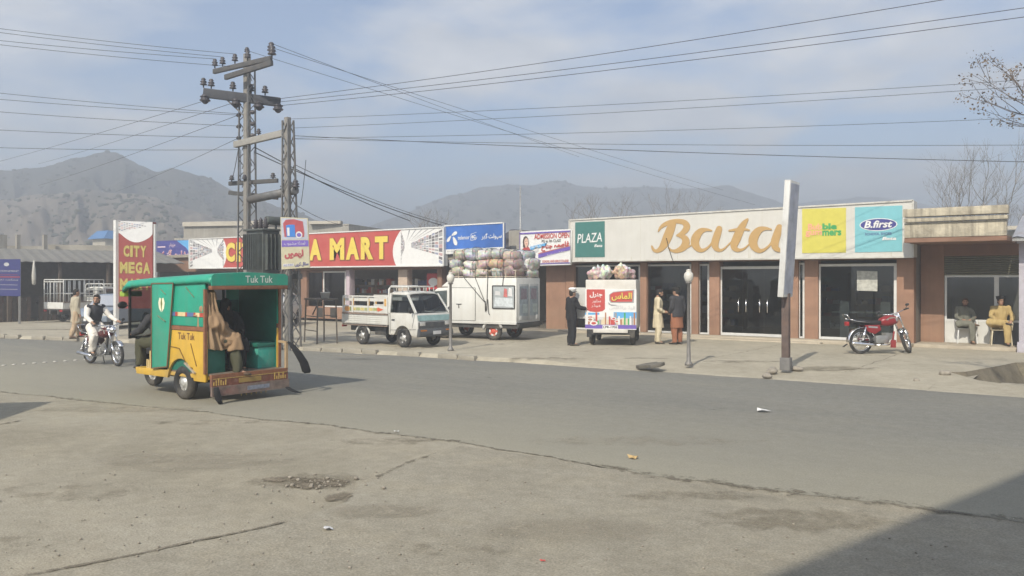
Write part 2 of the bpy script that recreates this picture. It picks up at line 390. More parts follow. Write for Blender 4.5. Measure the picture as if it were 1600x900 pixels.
for x0, x1 in zip(xs, xs[1:]):
    mb.quad((x0, near(x0), .004), (x1, near(x1), .004), (x1, far(x1)+.05, .004), (x0, far(x0)+.05, .004))
tag(mb.build('road', M_road), kind='structure')
def soft_mat(name, a, b, lo=.40, hi=.68, sc=7):
    m = ground_mat(name, a, b, b, sc=1.5, bump=.6); t = m.node_tree; bs = t.nodes['Principled BSDF']; out = t.nodes['Material Output']
    at = t.nodes.new('ShaderNodeAttribute'); at.attribute_name = 'dens'
    g = t.nodes.new('ShaderNodeNewGeometry'); n = t.nodes.new('ShaderNodeTexNoise'); n.inputs['Scale'].default_value = sc; n.inputs['Detail'].default_value = 9; n.inputs['Roughness'].default_value = .72; t.links.new(g.outputs['Position'], n.inputs['Vector'])
    ma = t.nodes.new('ShaderNodeMath'); ma.operation = 'MULTIPLY_ADD'; ma.inputs[1].default_value = 1.5; ma.inputs[2].default_value = -.75; t.links.new(n.outputs['Fac'], ma.inputs[0])
    ad = t.nodes.new('ShaderNodeMath'); ad.operation = 'ADD'; t.links.new(ma.outputs[0], ad.inputs[0]); t.links.new(at.outputs['Fac'], ad.inputs[1])
    mr = t.nodes.new('ShaderNodeMapRange'); mr.inputs['From Min'].default_value = lo; mr.inputs['From Max'].default_value = hi; t.links.new(ad.outputs[0], mr.inputs['Value'])
    tr = t.nodes.new('ShaderNodeBsdfTransparent'); mx = t.nodes.new('ShaderNodeMixShader'); t.links.new(mr.outputs[0], mx.inputs[0]); t.links.new(tr.outputs[0], mx.inputs[1]); t.links.new(bs.outputs[0], mx.inputs[2]); t.links.new(mx.outputs[0], out.inputs['Surface'])
    return m
M_soft = soft_mat('edge_dirt', (.15,.132,.10), (.21,.186,.145)); M_tan = soft_mat('drifted_dirt', (.245,.215,.16), (.30,.268,.205), .3, .9, 3.5); M_pale = soft_mat('drifted_dust', (.33,.30,.235), (.37,.335,.265), .3, .95, 3)
def with_dens(mb, dens, name, m):
    o = mb.build(name, m); a = o.data.attributes.new('dens', 'FLOAT', 'POINT'); a.data.foreach_set('value', dens); return tag(o, kind='structure')
def soft_strip(pts, wfn, z, m, name, peak=.62):
    q = []
    for a, c in zip(pts, pts[1:]):
        n = max(1, int((V(c)-V(a)).length/.12)); q += [V(a).lerp(V(c), i/n) for i in range(n)]
    q.append(V(pts[-1])); mb = MB(); dn = []; k = len(q)
    for i, p in enumerate(q):
        d = (q[min(i+1, k-1)]-q[max(i-1, 0)]).normalized(); s = V((-d.y, d.x, 0)); c = p + s*.05*noise.noise(p*2.2); w = wfn(i/(k-1), p)
        e = peak*min(1, i/5, (k-1-i)/5)
        for f, dv in ((-1, 0), (-.3, e*.9), (0, e), (.3, e*.9), (1, 0)): v = c + s*w*f; mb.v.append((v.x, v.y, z)); dn.append(dv)
    for i in range(k-1):
        for j in range(4): mb.f.append([i*5+j, (i+1)*5+j, (i+1)*5+j+1, i*5+j+1]); mb.m.append(0); mb.s.append(False)
    return with_dens(mb, dn, name, m)
def soft_blob(px, py, rx, ry, z, m, name, peak=.8, rot=0):
    c = G(px, py); mb = MB(); mb.v.append((c.x, c.y, z)); dn = [peak]; n = 32
    for kk, dv in ((.5, peak*.9), (1, 0)):
        for i in range(n):
            t = 2*math.pi*i/n; X, Y = rx*kk*math.cos(t), ry*kk*math.sin(t); X, Y = X*math.cos(rot)-Y*math.sin(rot), X*math.sin(rot)+Y*math.cos(rot); mb.v.append((c.x+X*cs-Y*sn, c.y+X*sn+Y*cs, z)); dn.append(dv)
    for i in range(n):
        j = (i+1) % n; mb.f.append([0, 1+i, 1+j]); mb.f.append([1+i, 1+n+i, 1+n+j, 1+j]); mb.m += [0, 0]; mb.s += [False, False]
    return with_dens(mb, dn, name, m)
# dirt line where the asphalt breaks off at the near edge
soft_strip([(x, near(x), 0) for x in [-14+.25*i for i in range(130)]], lambda t, p: .07+.16*max(0, .2+noise.noise(V((p.x*.55, 2, 1))))+ (.16 if 0 < p.x < 4.5 else 0), .009, M_soft, 'road_edge_dirt', .47)
# tarmac apron left of the camera side with its broken seam
def strip(pts, w, z, m, name, jit=.5):
    mb = MB(); q = []
    for a, c in zip(pts, pts[1:]):
        n = max(2, int((V(c)-V(a)).length/.12))
        q += [V(a).lerp(V(c), i/n) for i in range(n)]
    q.append(V(pts[-1])); L_ = []
    for i, p in enumerate(q):
        d = (q[min(i+1, len(q)-1)] - q[max(i-1, 0)]).normalized(); s = V((-d.y, d.x, 0))
        c = s * .06 * noise.noise(p*2.2) 
        ww = w * (1 + jit*2*noise.noise(p*3.1 + V((9,0,0)))) * min(1, .15 + i/6, .15 + (len(q)-1-i)/6)
        L_.append((p + c + s*max(ww, .004), p + c - s*max(ww, .004)))
    for (a, a2), (c, c2) in zip(L_, L_[1:]):
        mb.quad((a2.x, a2.y, z), (c2.x, c2.y, z), (c.x, c.y, z), (a.x, a.y, z))
    return tag(mb.build(name, m), kind='structure')
def g2(*pp): return [tuple(G(*p)) for p in pp]
pl = g2((-300, 960), (60, 897), (150, 880), (300, 850), (450, 818), (540, 785), (560, 760), (640, 724), (720, 697), (900, 722), (1000, 742), (1150, 768), (1400, 800), (1900, 850), (1900, 1300), (-300, 1300))
mb = MB(); mb.poly([(p[0], p[1], .004) for p in pl]); tag(mb.build('tarmac_apron', M_patch), kind='structure')
soft_strip(g2((-120, 928), (60, 897), (150, 880), (300, 848), (450, 816), (520, 790)), lambda t, p: .05+.05*noise.noise(p*1.7), .010, M_soft, 'ground_crack', .66)
soft_strip(g2((545, 765), (640, 722), (720, 697)), lambda t, p: .07, .0105, M_soft, 'ground_seam', .5)
soft_strip(g2((-60, 676), (20, 660), (70, 648)), lambda t, p: .06, .010, M_soft, 'ground_crack', .6)
for i, (px, py, rx, ry, m, pk_) in enumerate(((1240, 812, 1.3, .55, M_tan, .54), (1080, 775, 1.2, .3, M_tan, .44), (480, 752, .8, .5, M_tan, .62), (100, 770, 1.3, .6, M_tan, .38), (20, 850, .7, .3, M_tan, .4), (620, 690, 1.4, .35, M_tan, .42), (330, 660, 1.6, .35, M_tan, .38), (900, 830, 1.2, .5, M_pale, .55), (300, 720, 1.7, .8, M_pale, .55), (600, 800, .8, .35, M_pale, .6), (700, 860, 1.0, .25, M_tan, .4), (1000, 690, 2.2, .5, M_pale, .45), (180, 640, 2.2, .5, M_pale, .5))): soft_blob(px, py, rx, ry, .0062+.0003*i, m, 'drifted_dust', pk_)
def blob(px, py, rx, ry, z, m, name, n=40, rough=.45, seed=0):
    c = G(px, py); mb = MB(); pts = []
    for i in range(n):
        t = 2*math.pi*i/n; k = 1 + rough*noise.noise(V((math.cos(t)*1.3+seed, math.sin(t)*1.3, seed*2.1))) + rough*.5*noise.noise(V((math.cos(t)*5+seed, math.sin(t)*5, 1)))
        X, Y = rx*math.cos(t)*k, ry*math.sin(t)*k
        pts.append((c.x + X*cs - Y*sn, c.y + X*sn + Y*cs, z))
    mb.poly(pts); return tag(mb.build(name, m), kind='structure')
M_hole = soft_mat('broken_tarmac', (.135,.115,.085), (.215,.185,.14), .40, .62, 6)
soft_blob(500, 757, .52, .36, .0115, M_hole, 'pothole', .62); soft_blob(445, 750, .36, .2, .012, M_hole, 'pothole', .6); soft_blob(528, 778, .22, .3, .0125, M_hole, 'pothole', .58)
# rubble round the pothole, stones and litter
def stone(name, label, px, py, r, m, z=0.0, group=None, flat=.6, seed=0):
    mb = MB(); rr = random.Random(seed+px); mb.ell((0, 0, r*flat*.5), r, r*.8, r*flat, 9, 6)
    mb.v = [tuple(V(p)*(1+.35*noise.noise(V(p)/r*1.3+V((seed+px*.37, 0, 0))))) for p in mb.v]
    o = mb.build(name, m); o.location = G(px, py, z) + V((0,0,.008)); o.rotation_euler = (0, 0, rr.random()*6)
    return tag(o, label, 'stone', group)
M_stone = mat('stone', (.29,.262,.22), .9, var=.25, bump=.5, scale=12)
mb = MB(); c0 = G(495, 758)
for i in range(90):
    u, v = random.gauss(0, .26), random.gauss(0, .16); r = .004 + .018*random.random()**4
    mb.ell((u, v, r*.4), r*1.3, r, r*.8, 6, 4)
o = mb.build('rubble', M_stone); o.location = (c0.x, c0.y, .012); o.rotation_euler = (0,0,YAW)
tag(o, 'loose chips of broken tarmac lying in the pothole', 'rubble', kind='stuff')
mb = MB()
for i in range(800):
    p = G(random.uniform(0, 1500), 690 + 200*random.random()**.8); r = .003 + .010*random.random()**4
    if p.y > near(p.x)-.1: continue
    mb.ell((p.x, p.y, .005+r*.4), r*1.3, r, r*.7, 5, 3)
tag(mb.build('gravel', M_stone), 'small pebbles scattered over the dusty near ground', 'gravel', kind='stuff')

# forecourt: a raised dusty concrete strip that ramps down to the road, notched round the drain pit
def fore_front(x):
    return far(x)
mb = MB()
fx = [-60+i*.5 for i in range(0, 124)] + [2.05]
for x0, x1 in zip(fx, fx[1:]):
    def prof(x):
        e = fore_front(x); lip = .12 if x < -6 else .12 + 1.6*min(1, (x+6)/5)     # kerb on the left, ramp on the right
        zt = .10
        z1 = zt if x < -6 else zt*.5
        return [(x, e-.02, .002), (x, e+.02+lip*.08, .05 if x < -6 else .02), (x, e+lip, z1 if x < -6 else .06), (x, e+lip+.9, zt), (x, max(e+3, 1.6) if x > -37.5 else e+3.5, zt)]
    a, c = prof(x0), prof(x1)
    for i in range(4): mb.quad(a[i], c[i], c[i+1], a[i+1])
# right of the notch: behind the pit and in front of it
def pt(x, y, z=.10): return (x, y, z)
e0 = [(2.05, fore_front(2.05)+1.72), (2.05, 1.6)]
mb.poly([pt(2.05, -7.2), pt(2.3, -6.9), pt(2.5, -6.1), pt(2.75, -5.0), pt(3.0, -3.9), pt(3.6, -3.2), pt(6, -3.05), pt(13, -3.0), pt(40, -3.0), pt(40, 1.6), pt(2.05, 1.6)])
mb.poly([(2.05, -10.02, .003), (40, -10.3, .003), (40, -8.2, .05), (9, -8.2, .05), (3.4, -8.5, .05), (2.7, -8.1, .06), (2.3, -7.5, .08), (2.05, -7.2, .10)])
tag(mb.build('forecourt', M_fore), kind='structure')
# the drain pit: earth bank on the far and left side, a broken masonry ledge, mud floor
M_bank = ground_mat('earth_bank', (.15,.13,.095), (.20,.175,.13), (.23,.20,.15), sc=1.8, bump=1)
mb = MB()
rim = [(2.05,-7.2,.098), (2.3,-6.9,.098), (2.5,-6.1,.098), (2.75,-5,.098), (3,-3.9,.098), (3.6,-3.2,.098), (6,-3.05,.098), (13.0,-3,.098)]
for i, (p, q) in enumerate(zip(rim, rim[1:])):
    def low(p, k): return (p[0] + (.55*k if p[0] < 3.5 else .2*k), p[1] - (.25*k if p[0] < 3.2 else 1.5*k), p[2] - 1.0*k + .12*noise.noise(V(p)*2))
    for k0, k1 in ((0, .4), (.4, .8), (.8, 1.1)):
        mb.quad(low(p, k0) if k0 else p, low(p, k1), low(q, k1), low(q, k0) if k0 else q)
mb.poly([(2, -8.6, -.85), (13, -8.6, -.85), (13, -3, -.85), (2, -3, -.85)])
tag(mb.build('drain_pit', M_bank), kind='structure')
M_mason = mat('pit_masonry', (.30,.275,.22), .95, var=.3, bump=.7, scale=3, dirt=(.15,.13,.09), dirtamt=.7)
mb = MB()
for i, (x0, x1, h) in enumerate([(3.0, 3.9, -.06), (3.94, 4.9, .0), (4.94, 6.2, -.03), (6.24, 8.0, .02), (8.04, 10, .0)]):
    mb.box(x0, x1, -7.5+.07*(i % 2), -7.1, -.86, h)
o = mb.build('retaining_wall', M_mason, bevel=.02); tag(o, 'low broken masonry wall inside the open drain pit', 'wall')

# ---- hills: ridges with their own distance, crest traced from the skyline
def hill(name, D, crest, m, depth=.5, amp=.03, seed=0, step=4, gul=1.0, back=.5, bushes=1500, label=''):
    mb = MB(); x0, x1 = crest[0][0], crest[-1][0]; nx = int((x1-x0)/step)+1; ny = 60
    grid = []
    for j in range(ny+1):
        row = []
        for i in range(nx+1):
            px = x0 + (x1-x0)*i/nx; t = j/ny
            h = (HZ - interp(crest, px)) * D / F + 2.1
            if t < .7: k = (t/.7); d = D*(1-depth*(1-k)); sh = k**1.25
            else: k = (t-.7)/.3; d = D*(1+back*k); sh = 1-k*k
            p = P(px, 1.0); dirv = V((p.x-CAM.x, p.y-CAM.y, 0))
            q = V((px*.012, t*3, seed))
            rid = 1-abs(noise.noise(V((px*.014+t*1.1+.5*noise.noise(V((px*.03, t*3, seed))), t*2.4-px*.006, seed+3)))*2)
            fine = noise.noise(V((px*.05, t*9, seed+7))) + .7*noise.noise(V((px*.14, t*24, seed+2)))
            w = 4*t*(1-t) if t < .5 else 1
            edge = max(0, min(1, sh*2))
            z = max(0, h*sh + h*(.22*gul*(rid-.55)*(sh*(1-sh)*4) + amp*fine*edge*(1.6-sh*1.3) + .03*noise.noise(q*2.2)*edge))
            row.append((CAM.x+dirv.x*d, CAM.y+dirv.y*d, z-.4))
        grid.append(row)
    k = nx+1
    mb.add([p for r in grid for p in r], [(j*k+i, j*k+i+1, (j+1)*k+i+1, (j+1)*k+i) for j in range(ny) for i in range(nx)], 0, True)
    rs = random.Random(seed+50); sc_ = MB(); n_b = 0              # scrub bushes rooted on the slope
    while n_b < bushes:
        j = rs.randrange(8, int(ny*.7)); i = rs.randrange(1, nx-1); p = grid[j][i]
        if not (-80 < x0+(x1-x0)*i/nx < 1680) or noise.noise(V((i*.06, j*.13, seed))) < rs.uniform(-.5, .45): continue
        r = (.22+.75*rs.random()**2.2)*D/270; q = V(p).lerp(V(grid[j+rs.choice((0, 1))][i+rs.choice((0, 1))]), rs.random()); sc_.ell((q.x, q.y, q.z+r*.3), r*rs.uniform(.8,1.5), r, r*rs.uniform(.5,.9), 6, 4); n_b += 1
    tag(sc_.build('scrub', M_scrub), label, 'scrub', kind='stuff')
    return tag(mb.build(name, m), kind='structure')
M_scrub = mat('scrub_bush', (.045,.05,.03), .95, var=.35, scale=.8)
def hill_mat(name, a, b, c, sc):
    m = mat(name, a, .95, var=.35, scale=sc, dirt=b, dirtamt=.9, bump=.6, bscale=sc*2); return m
H1 = hill_mat('scrub_slope', (.055,.055,.042), (.016,.024,.016), None, .09)
H2 = hill_mat('dry_slope', (.135,.112,.085), (.042,.044,.032), None, .13)
H3 = hill_mat('far_slope', (.10,.10,.085), (.05,.06,.05), None, .015)
hill('hill', 270, [(-700,320),(-400,300),(-150,280),(0,264),(50,262),(80,254),(110,244),(150,238),(185,240),(215,252),(245,263),(268,259),(295,267),(330,281),(365,295),(400,306),(440,322),(490,340),(560,358),(640,372),(760,400),(900,425)], H1, seed=1, depth=.45, label='dark scrub bushes dotting the left mountain')
hill('hill', 200, [(-800,350),(-400,335),(-100,318),(0,310),(60,300),(130,296),(190,298),(235,305),(290,322),(350,338),(420,352),(500,366),(600,380),(720,405),(800,430)], H2, seed=5, depth=.5, amp=.05, bushes=1500, label='scrub bushes dotting the brown lower slope at left')
hill('hill', 450, [(400,410),(520,372),(580,352),(640,331),(700,306),(745,294),(790,290),(830,286),(860,281),(885,281),(915,291),(945,296),(985,291),(1020,290),(1060,294),(1100,291),(1140,290),(1165,297),(1200,309),(1240,326),(1300,345),(1400,372),(1500,400),(1600,425)], H3, seed=9, depth=.4, step=5, label='hazy scrub bushes on the central far mountain')
hill('hill', 520, [(900,400),(1050,370),(1150,340),(1230,318),(1290,311),(1340,306),(1380,309),(1420,314),(1470,321),(1520,318),(1580,316),(1650,322),(1800,318),(2000,330),(2300,380)], H3, seed=13, depth=.35, bushes=500, label='faint scrub bushes on the far right mountain')
# air: even haze in one closed box
m = bpy.data.materials.new('haze_air'); m.use_nodes = True; t = m.node_tree; t.nodes.clear()
o_ = t.nodes.new('ShaderNodeOutputMaterial'); pv = t.nodes.new('ShaderNodeVolumePrincipled')
pv.inputs['Color'].default_value = (.88, .93, 1.0, 1); pv.inputs['Density'].default_value = HAZE = .0045; pv.inputs['Anisotropy'].default_value = .55
t.links.new(pv.outputs[0], o_.inputs['Volume'])
mb = MB(); mb.box(-3050, 3050, -3050, 3050, -2, 60)
hz = mb.build('haze', m); tag(hz, kind='stuff')

# tyre-polished tracks, oil stains, forecourt joints and stains
M_oil = soft_mat('oil_stain', (.07,.066,.06), (.12,.112,.10), .35, .8, 5)
for i, (px, py, rx, ry, pk_) in enumerate(((760, 590, .5, .2, .36), (1120, 640, .4, .16, .36))): soft_blob(px, py, rx, ry, .0068+.0002*i, M_oil, 'oil_stain', pk_)
def fblob(px, py, rx, ry, m, pk_, k):
    o = soft_blob(px, py, rx, ry, 0, m, 'forecourt_stain', pk_); g0 = G(px, py); g1 = G(px, py, .1); o.location = (g1.x-g0.x, g1.y-g0.y, .1025+.0002*k)
for k, (px, py, rx, ry, m, pk_) in enumerate(((640, 545, 1.3, .5, M_oil, .37), (770, 538, 1.2, .5, M_oil, .37), (960, 545, .9, .4, M_oil, .36), (850, 560, 1.6, .5, M_tan, .5), (1160, 565, 1.5, .5, M_tan, .5), (1300, 575, 1.4, .6, M_tan, .55), (1380, 556, .8, .25, M_oil, .34), (560, 556, 1.2, .3, M_tan, .55), (1010, 560, 1.0, .4, M_pale, .5), (300, 520, 3.0, .8, M_tan, .5), (80, 515, 2.5, .8, M_tan, .55))): fblob(px, py, rx, ry, m, pk_, k)
for k in range(5):
    x_ = -14.2+3.6*k; o = soft_strip([(x_, -9.0, 0), (x_+.05, -5.0, 0), (x_-.03, -.9, 0)], lambda t, p: .035, .1045, M_soft, 'slab_joint', .55)
o = soft_strip([(-17+.5*k, -5.2, 0) for k in range(38)], lambda t, p: .03, .1048, M_soft, 'slab_joint', .5)
M_kerb = mat('kerb_stone', (.30,.275,.225), .9, var=.2, bump=.5, scale=4, dirt=(.17,.15,.12), dirtamt=.6); rr_ = random.Random(21)
kx = -30.0; kerb0 = None
while kx < -7.2:
    l_ = rr_.uniform(.5, .8)
    if rr_.random() < .78:
        if kerb0 is None:
            mb = MB(); mb.box(-.3, .3, -.07, .07, 0, .15); kerb0 = mb.build('kerb_stone', M_kerb, bevel=.02); o = kerb0
        else: o = kerb0.copy(); COL.objects.link(o)
        xm = kx+l_/2; e = math.atan2(far(xm+.6)-far(xm-.6), 1.2); o.location = (xm, far(xm)+.02, rr_.uniform(-.035, .0)); o.rotation_euler = (rr_.uniform(-.06,.06), rr_.uniform(-.05,.05), e+rr_.uniform(-.07,.07)); o.scale = (l_/.62, 1, 1)
        tag(o, 'worn pale kerb stone in the broken kerb row along the left forecourt edge', 'kerb stone', 'kerb stones along the left forecourt')
    kx += l_+.03
# ================================================================== BUILDINGS
M_orange = mat('terracotta_paint', (.30,.172,.115), .85, var=.14, scale=2, bump=.1, streak=.35, scol=(.17,.11,.08), dirt=(.30,.2,.13), dirtamt=.5)
M_brownw = mat('brown_paint', (.22,.125,.085), .85, var=.12, scale=2, dirt=(.2,.13,.09), dirtamt=.5)
M_cream = mat('cream_plaster', (.46,.415,.32), .9, var=.2, scale=3.5, bump=.5, dirt=(.15,.13,.105), dirtamt=.9, streak=.85, scol=(.12,.105,.085))
M_greyw = mat('grey_plaster', (.30,.285,.25), .9, var=.18, scale=.8, bump=.2, dirt=(.14,.13,.11), dirtamt=.7, streak=.6)
M_roof = mat('roof_slab', (.28,.25,.2), .9, var=.2)
M_inner = mat('shop_inside_wall', (.20,.18,.155), .8, var=.1); M_floor = mat('shop_floor_tile', (.20,.18,.15), .35, var=.08)
M_alu = mat('white_aluminium', (.62,.62,.60), .4, var=.06)
M_shelf = mat('wood_shelf', (.22,.16,.11), .6)
M_gold = mat('gold_lettering', (.43,.275,.11), .5, var=.05)
M_plint = mat('plinth_concrete', (.42,.37,.29), .85, var=.12, bump=.2, scale=3, dirt=(.25,.21,.16), dirtamt=.5)
COLS = {}
def pc(n, c, **k): return mat(n, c, k.pop('rough', .55), var=k.pop('var', .05), **k)
C_red = pc('print_red', (.45,.065,.055)); C_yel = pc('print_yellow', (.64,.50,.09)); C_blue = pc('print_blue', (.035,.16,.47)); C_navy = pc('print_navy', (.05,.05,.22))
C_teal = pc('print_dark_teal', (.045,.16,.145)); C_cyan = pc('print_cyan', (.17,.43,.48)); C_lime = pc('print_lime', (.53,.48,.085)); C_grn = pc('print_green', (.05,.32,.10)); C_pink = pc('print_pink', (.70,.33,.22))
C_blk = pc('print_black', (.03,.03,.03)); C_wht = pc('print_white', (.66,.66,.65)); C_gry = pc('print_grey', (.28,.28,.29)); C_lgry = pc('print_pale_grey', (.55,.55,.55)); C_sky = pc('print_sky', (.10,.34,.62)); C_pur = pc('print_violet', (.14,.09,.36)); C_or = pc('print_orange', (.66,.25,.08))
def px_x(px, yp): return FP(px, 437, yp).x
XB0, XB1 = px_x(884, 0), px_x(1428, 0)
HB = 3.55
PLZ = .20
def facade(name_root, root, y, cols, z0, z1, m, d=.35):
    for a, c in cols:
        x0, x1 = px_x(a, y), px_x(c, y); mb = MB(); mb.box(x0, x1, y, y+d, z0, z1); mb.build(name_root, m, root, bevel=.012)
# ---- shoe shop
shop = thing('shoe_shop', 'single storey terracotta shoe shop with the long cream sign along its roof edge', 'shop', (XB0, 0, 0))
def loc(o): return o
def sub(mb, name, m, root, **k):                     # mesh written in world coordinates under a root that stands elsewhere
    o = mb.build(name, m, root, **k); o.matrix_parent_inverse = Matrix.Translation(-V(root.location)); return o
def cols_of(root, y, cols, z0, z1, m, d=.35, name='column'):
    for a, c in cols:
        x0, x1 = px_x(a, y), px_x(c, y); mb = MB(); mb.box(x0, x1, y, y+d, z0, z1); sub(mb, name, m, root, bevel=.012)
mb = MB(); mb.box(XB0, XB1, 5.5, 5.7, .1, HB); mb.box(XB0, XB0+.2, .36, 5.5, .1, HB); mb.box(XB1-.2, XB1, .36, 5.5, .1, HB); mb.box(XB0+.2, XB1-.2, .4, 5.5, 2.95, 3.05)
sub(mb, 'wall', M_inner, shop)
mb = MB(); mb.box(XB0-.05, XB1+.02, -.3, 5.75, HB, HB+.14); sub(mb, 'roof', M_roof, shop)
mb = MB(); mb.box(XB0+.2, XB1-.2, .36, 5.5, .1, PLZ+.003); sub(mb, 'floor', M_floor, shop)
mb = MB(); mb.box(XB0, XB1, .0, .34, 2.72, HB); sub(mb, 'fascia', M_brownw, shop)
cols_of(shop, 0, [(884,897), (1000,1010), (1080,1091), (1108,1124), (1233,1247), (1257,1278), (1401,1428)], .1, 2.72, M_orange)
mb = MB(); mb.box(XB0, XB1+.02, -.55, -.004, .07, PLZ); mb.box(XB0+2, XB1-2.5, -.85, -.55, .07, .15); sub(mb, 'step', M_plint, shop, bevel=.015)
def glazed(root, a, c, y, z0, z1, split=None, handles=False, fw=.06, glassm=None, fm=None):
    x0, x1 = px_x(a, y), px_x(c, y); fm = fm or M_alu
    mb = MB(); mb.box(x0, x0+fw, y, y+.06, z0, z1); mb.box(x1-fw, x1, y, y+.06, z0, z1); mb.box(x0+fw, x1-fw, y, y+.06, z1-fw, z1); mb.box(x0+fw, x1-fw, y, y+.06, z0, z0+fw)
    fr = sub(mb, 'window_frame' if not handles else 'door_frame', fm, root)
    sp = [x0+fw] + [x0+fw+(x1-x0-2*fw)*k for k in (split or [])] + [x1-fw]
    for q0, q1 in zip(sp, sp[1:]):
        g = MB(); g.box(q0+.004, q1-.004, y+.025, y+.035, z0+fw, z1-fw); g.build('pane', glassm or M_glass, fr)
    if handles:
        for q in sp[1:-1]:
            for dxx in (-.13, .13):
                h = MB(); h.tube([(q+dxx, y-.03, 1.0), (q+dxx, y-.03, 1.45)], .022, 8); h.bar((q+dxx, y-.03, 1.03), (q+dxx, y+.02, 1.03), .02); h.bar((q+dxx, y-.03, 1.42), (q+dxx, y+.02, 1.42), .02)
                h.build('handle', M_chrome, fr)
    return fr
glazed(shop, 897, 1000, .12, PLZ, 2.65, [.5]); glazed(shop, 1010, 1080, .12, PLZ, 2.65); glazed(shop, 1091, 1108, .12, PLZ, 2.65)
glazed(shop, 1124, 1233, .12, PLZ, 2.55, [.33, .66], True, .09); glazed(shop, 1247, 1257, .12, PLZ, 2.65); glazed(shop, 1278, 1401, .12, PLZ, 2.6, None, False, .08)
# shelving with shoe boxes inside, and the low display rail
rnd = random.Random(3)
sb = [mat('box_%s' % n, c, .6) for n, c in (('white', (.5,.5,.48)), ('tan', (.4,.3,.2)), ('red', (.35,.06,.05)), ('blue', (.08,.12,.25)), ('dark', (.04,.035,.03)))]
for k, (sx, ex) in enumerate(((XB0+.5, XB0+3.0), (XB0+3.4, XB0+5.6), (XB0+7.2, XB0+9.4), (XB1-2.6, XB1-.4))):
    t = thing('display_shelf', ['open shelf of shoe boxes deep inside left end of the shoe shop', 'open shelf of shoe boxes behind the window left of the shop entrance', 'open shelf of shoe boxes seen past the glass entrance door', 'open shelf of shoe boxes behind the rightmost shoe shop window'][k], 'shelf', (sx, 3.9, PLZ), 0, 'shelves inside the shoe shop')
    mb = MB(); w = ex-sx
    for z in (.1, .55, 1.0, 1.45, 1.9): mb.box(0, w, 0, .4, z, z+.03)
    mb.box(-.03, 0, 0, .4, 0, 2.1); mb.box(w, w+.03, 0, .4, 0, 2.1); mb.build('rack', M_shelf, t)
    bxs = MB(); 
    for z in (.13, .58, 1.03, 1.48):
        x = .05
        while x < w-.35: 
            ww = rnd.uniform(.16, .32); bxs.box(x, x+ww-.02, .06, .34, z, z+rnd.uniform(.1, .3), rnd.randrange(5)); x += ww
    o = bxs.build('shoe_boxes', sb, t); tag(o, kind='stuff')
t = thing('display_rail', 'low steel display rail behind the glass at red motorcycle', 'rail', (px_x(1300, .9), .9, PLZ))
mb = MB(); w = px_x(1400, .9)-px_x(1300, .9)
for z in (.35, .85): mb.bar((0, 0, z), (w, 0, z), .05)
for x in (.4, w-.3): mb.box(x-.14, x+.14, -.05, .05, 0, 1.2)
mb.build('frame', M_steel, t)
pn = ypanel(1339, 423, 454, 1371, 424, 455, .10); mb = MB(); pn.slab(mb, .004, 0); 
tag(mb.build('poster', mat('faded_poster', (.42,.42,.38), .7, var=.3, scale=9)), 'pale notice stuck inside the shop window above the red motorcycle', 'poster')
# sign
SY = -.62
sp_ = ypanel(890, 344, 408.6, 1427, 313.2, 401.4, SY)
sg = thing('shop_sign', 'long cream shoe shop sign with big gold script and three coloured squares', 'sign', FP(890, 408, SY))
def signsub(mb, name, m, root, **k): return sub(mb, name, m, root, **k)
mb = MB(); c = sp_.c; n = V((0, .6, 0))
inset = Panel(*[q + V((0,.0,0)) for q in c])
mb.add([c[0], c[1], c[3], c[2], c[0]+n, c[1]+n, c[3]+n, c[2]+n], [(0,1,2,3),(7,6,5,4),(0,4,5,1),(1,5,6,2),(2,6,7,3),(3,7,4,0)])
mb.s0 = 1; board_mb = mb
mb = MB()                                              # thin raised frame and panel joints
for (a, d) in ((c[0], c[1]), (c[2], c[3]), (c[0], c[2]), (c[1], c[3])): mb.bar(a+V((0,-.012,0)), d+V((0,-.012,0)), .05, .05)
fr = signsub(mb, 'frame', mat('sign_frame', (.50,.49,.45), .5, dirt=(.3,.27,.22), dirtamt=.6), sg)
mb = board_mb
for u in (.118, .25, .37, .505, .62): sp_.rect(mb, u, .01, u+.0012, .99, 1, .6)
for i in range(26):
    u = rnd.random(); l = rnd.uniform(.05, .3); w = rnd.uniform(.001, .004)
    sp_.poly(mb, [(u, .02), (u+w, .02), (u+w*.6, .02+l)], 1, .5)
signsub(mb, 'board', [M_sheet, mat('sign_stain', (.50,.48,.42), .8, var=.15)], sg)
def sqpanel(px0, t0, b0, px1, t1, b1, m, nm):
    q = ypanel(px0, t0, b0, px1, t1, b1, SY); q.c = [p + V((0, -.016, 0)) for p in q.c]; mb = MB(); q.slab(mb, .012); o = signsub(mb, nm, m, sg); return q, o
def child(mb, name, m, par, root):
    return mb.build(name, m, par)
q, o = sqpanel(899, 347.5, 402, 945, 345.5, 401.5, C_teal, 'square_panel'); mb = MB(); q.text(mb, 'PLAZA', .08, .40, .92, .66, bold=.006, shear=.12, dv=.03); q.text(mb, 'Bata', .66, .28, .93, .36, bold=.02, shear=.2); child(mb, 'lettering', C_wht, o, sg)
q, o = sqpanel(1253.5, 326.5, 395.5, 1322, 324.5, 394.5, C_lime, 'square_panel'); mb = MB()
q.text(mb, 'Bub', .14, .52, .46, .66, 0, bold=.03); q.text(mb, 'gum', .08, .36, .46, .50, 0, bold=.03); q.text(mb, 'ble', .47, .52, .80, .66, 1, bold=.05); q.text(mb, 'mers', .47, .38, .90, .50, 1, bold=.04); child(mb, 'lettering', [C_pink, C_grn], o, sg)
q, o = sqpanel(1336, 324, 394.3, 1410, 321, 393, C_cyan, 'square_panel'); mb = MB(); q.oval(mb, .5, .60, .38, .125, 0); q.oval(mb, .5, .60, .40, .14, 1, .5)
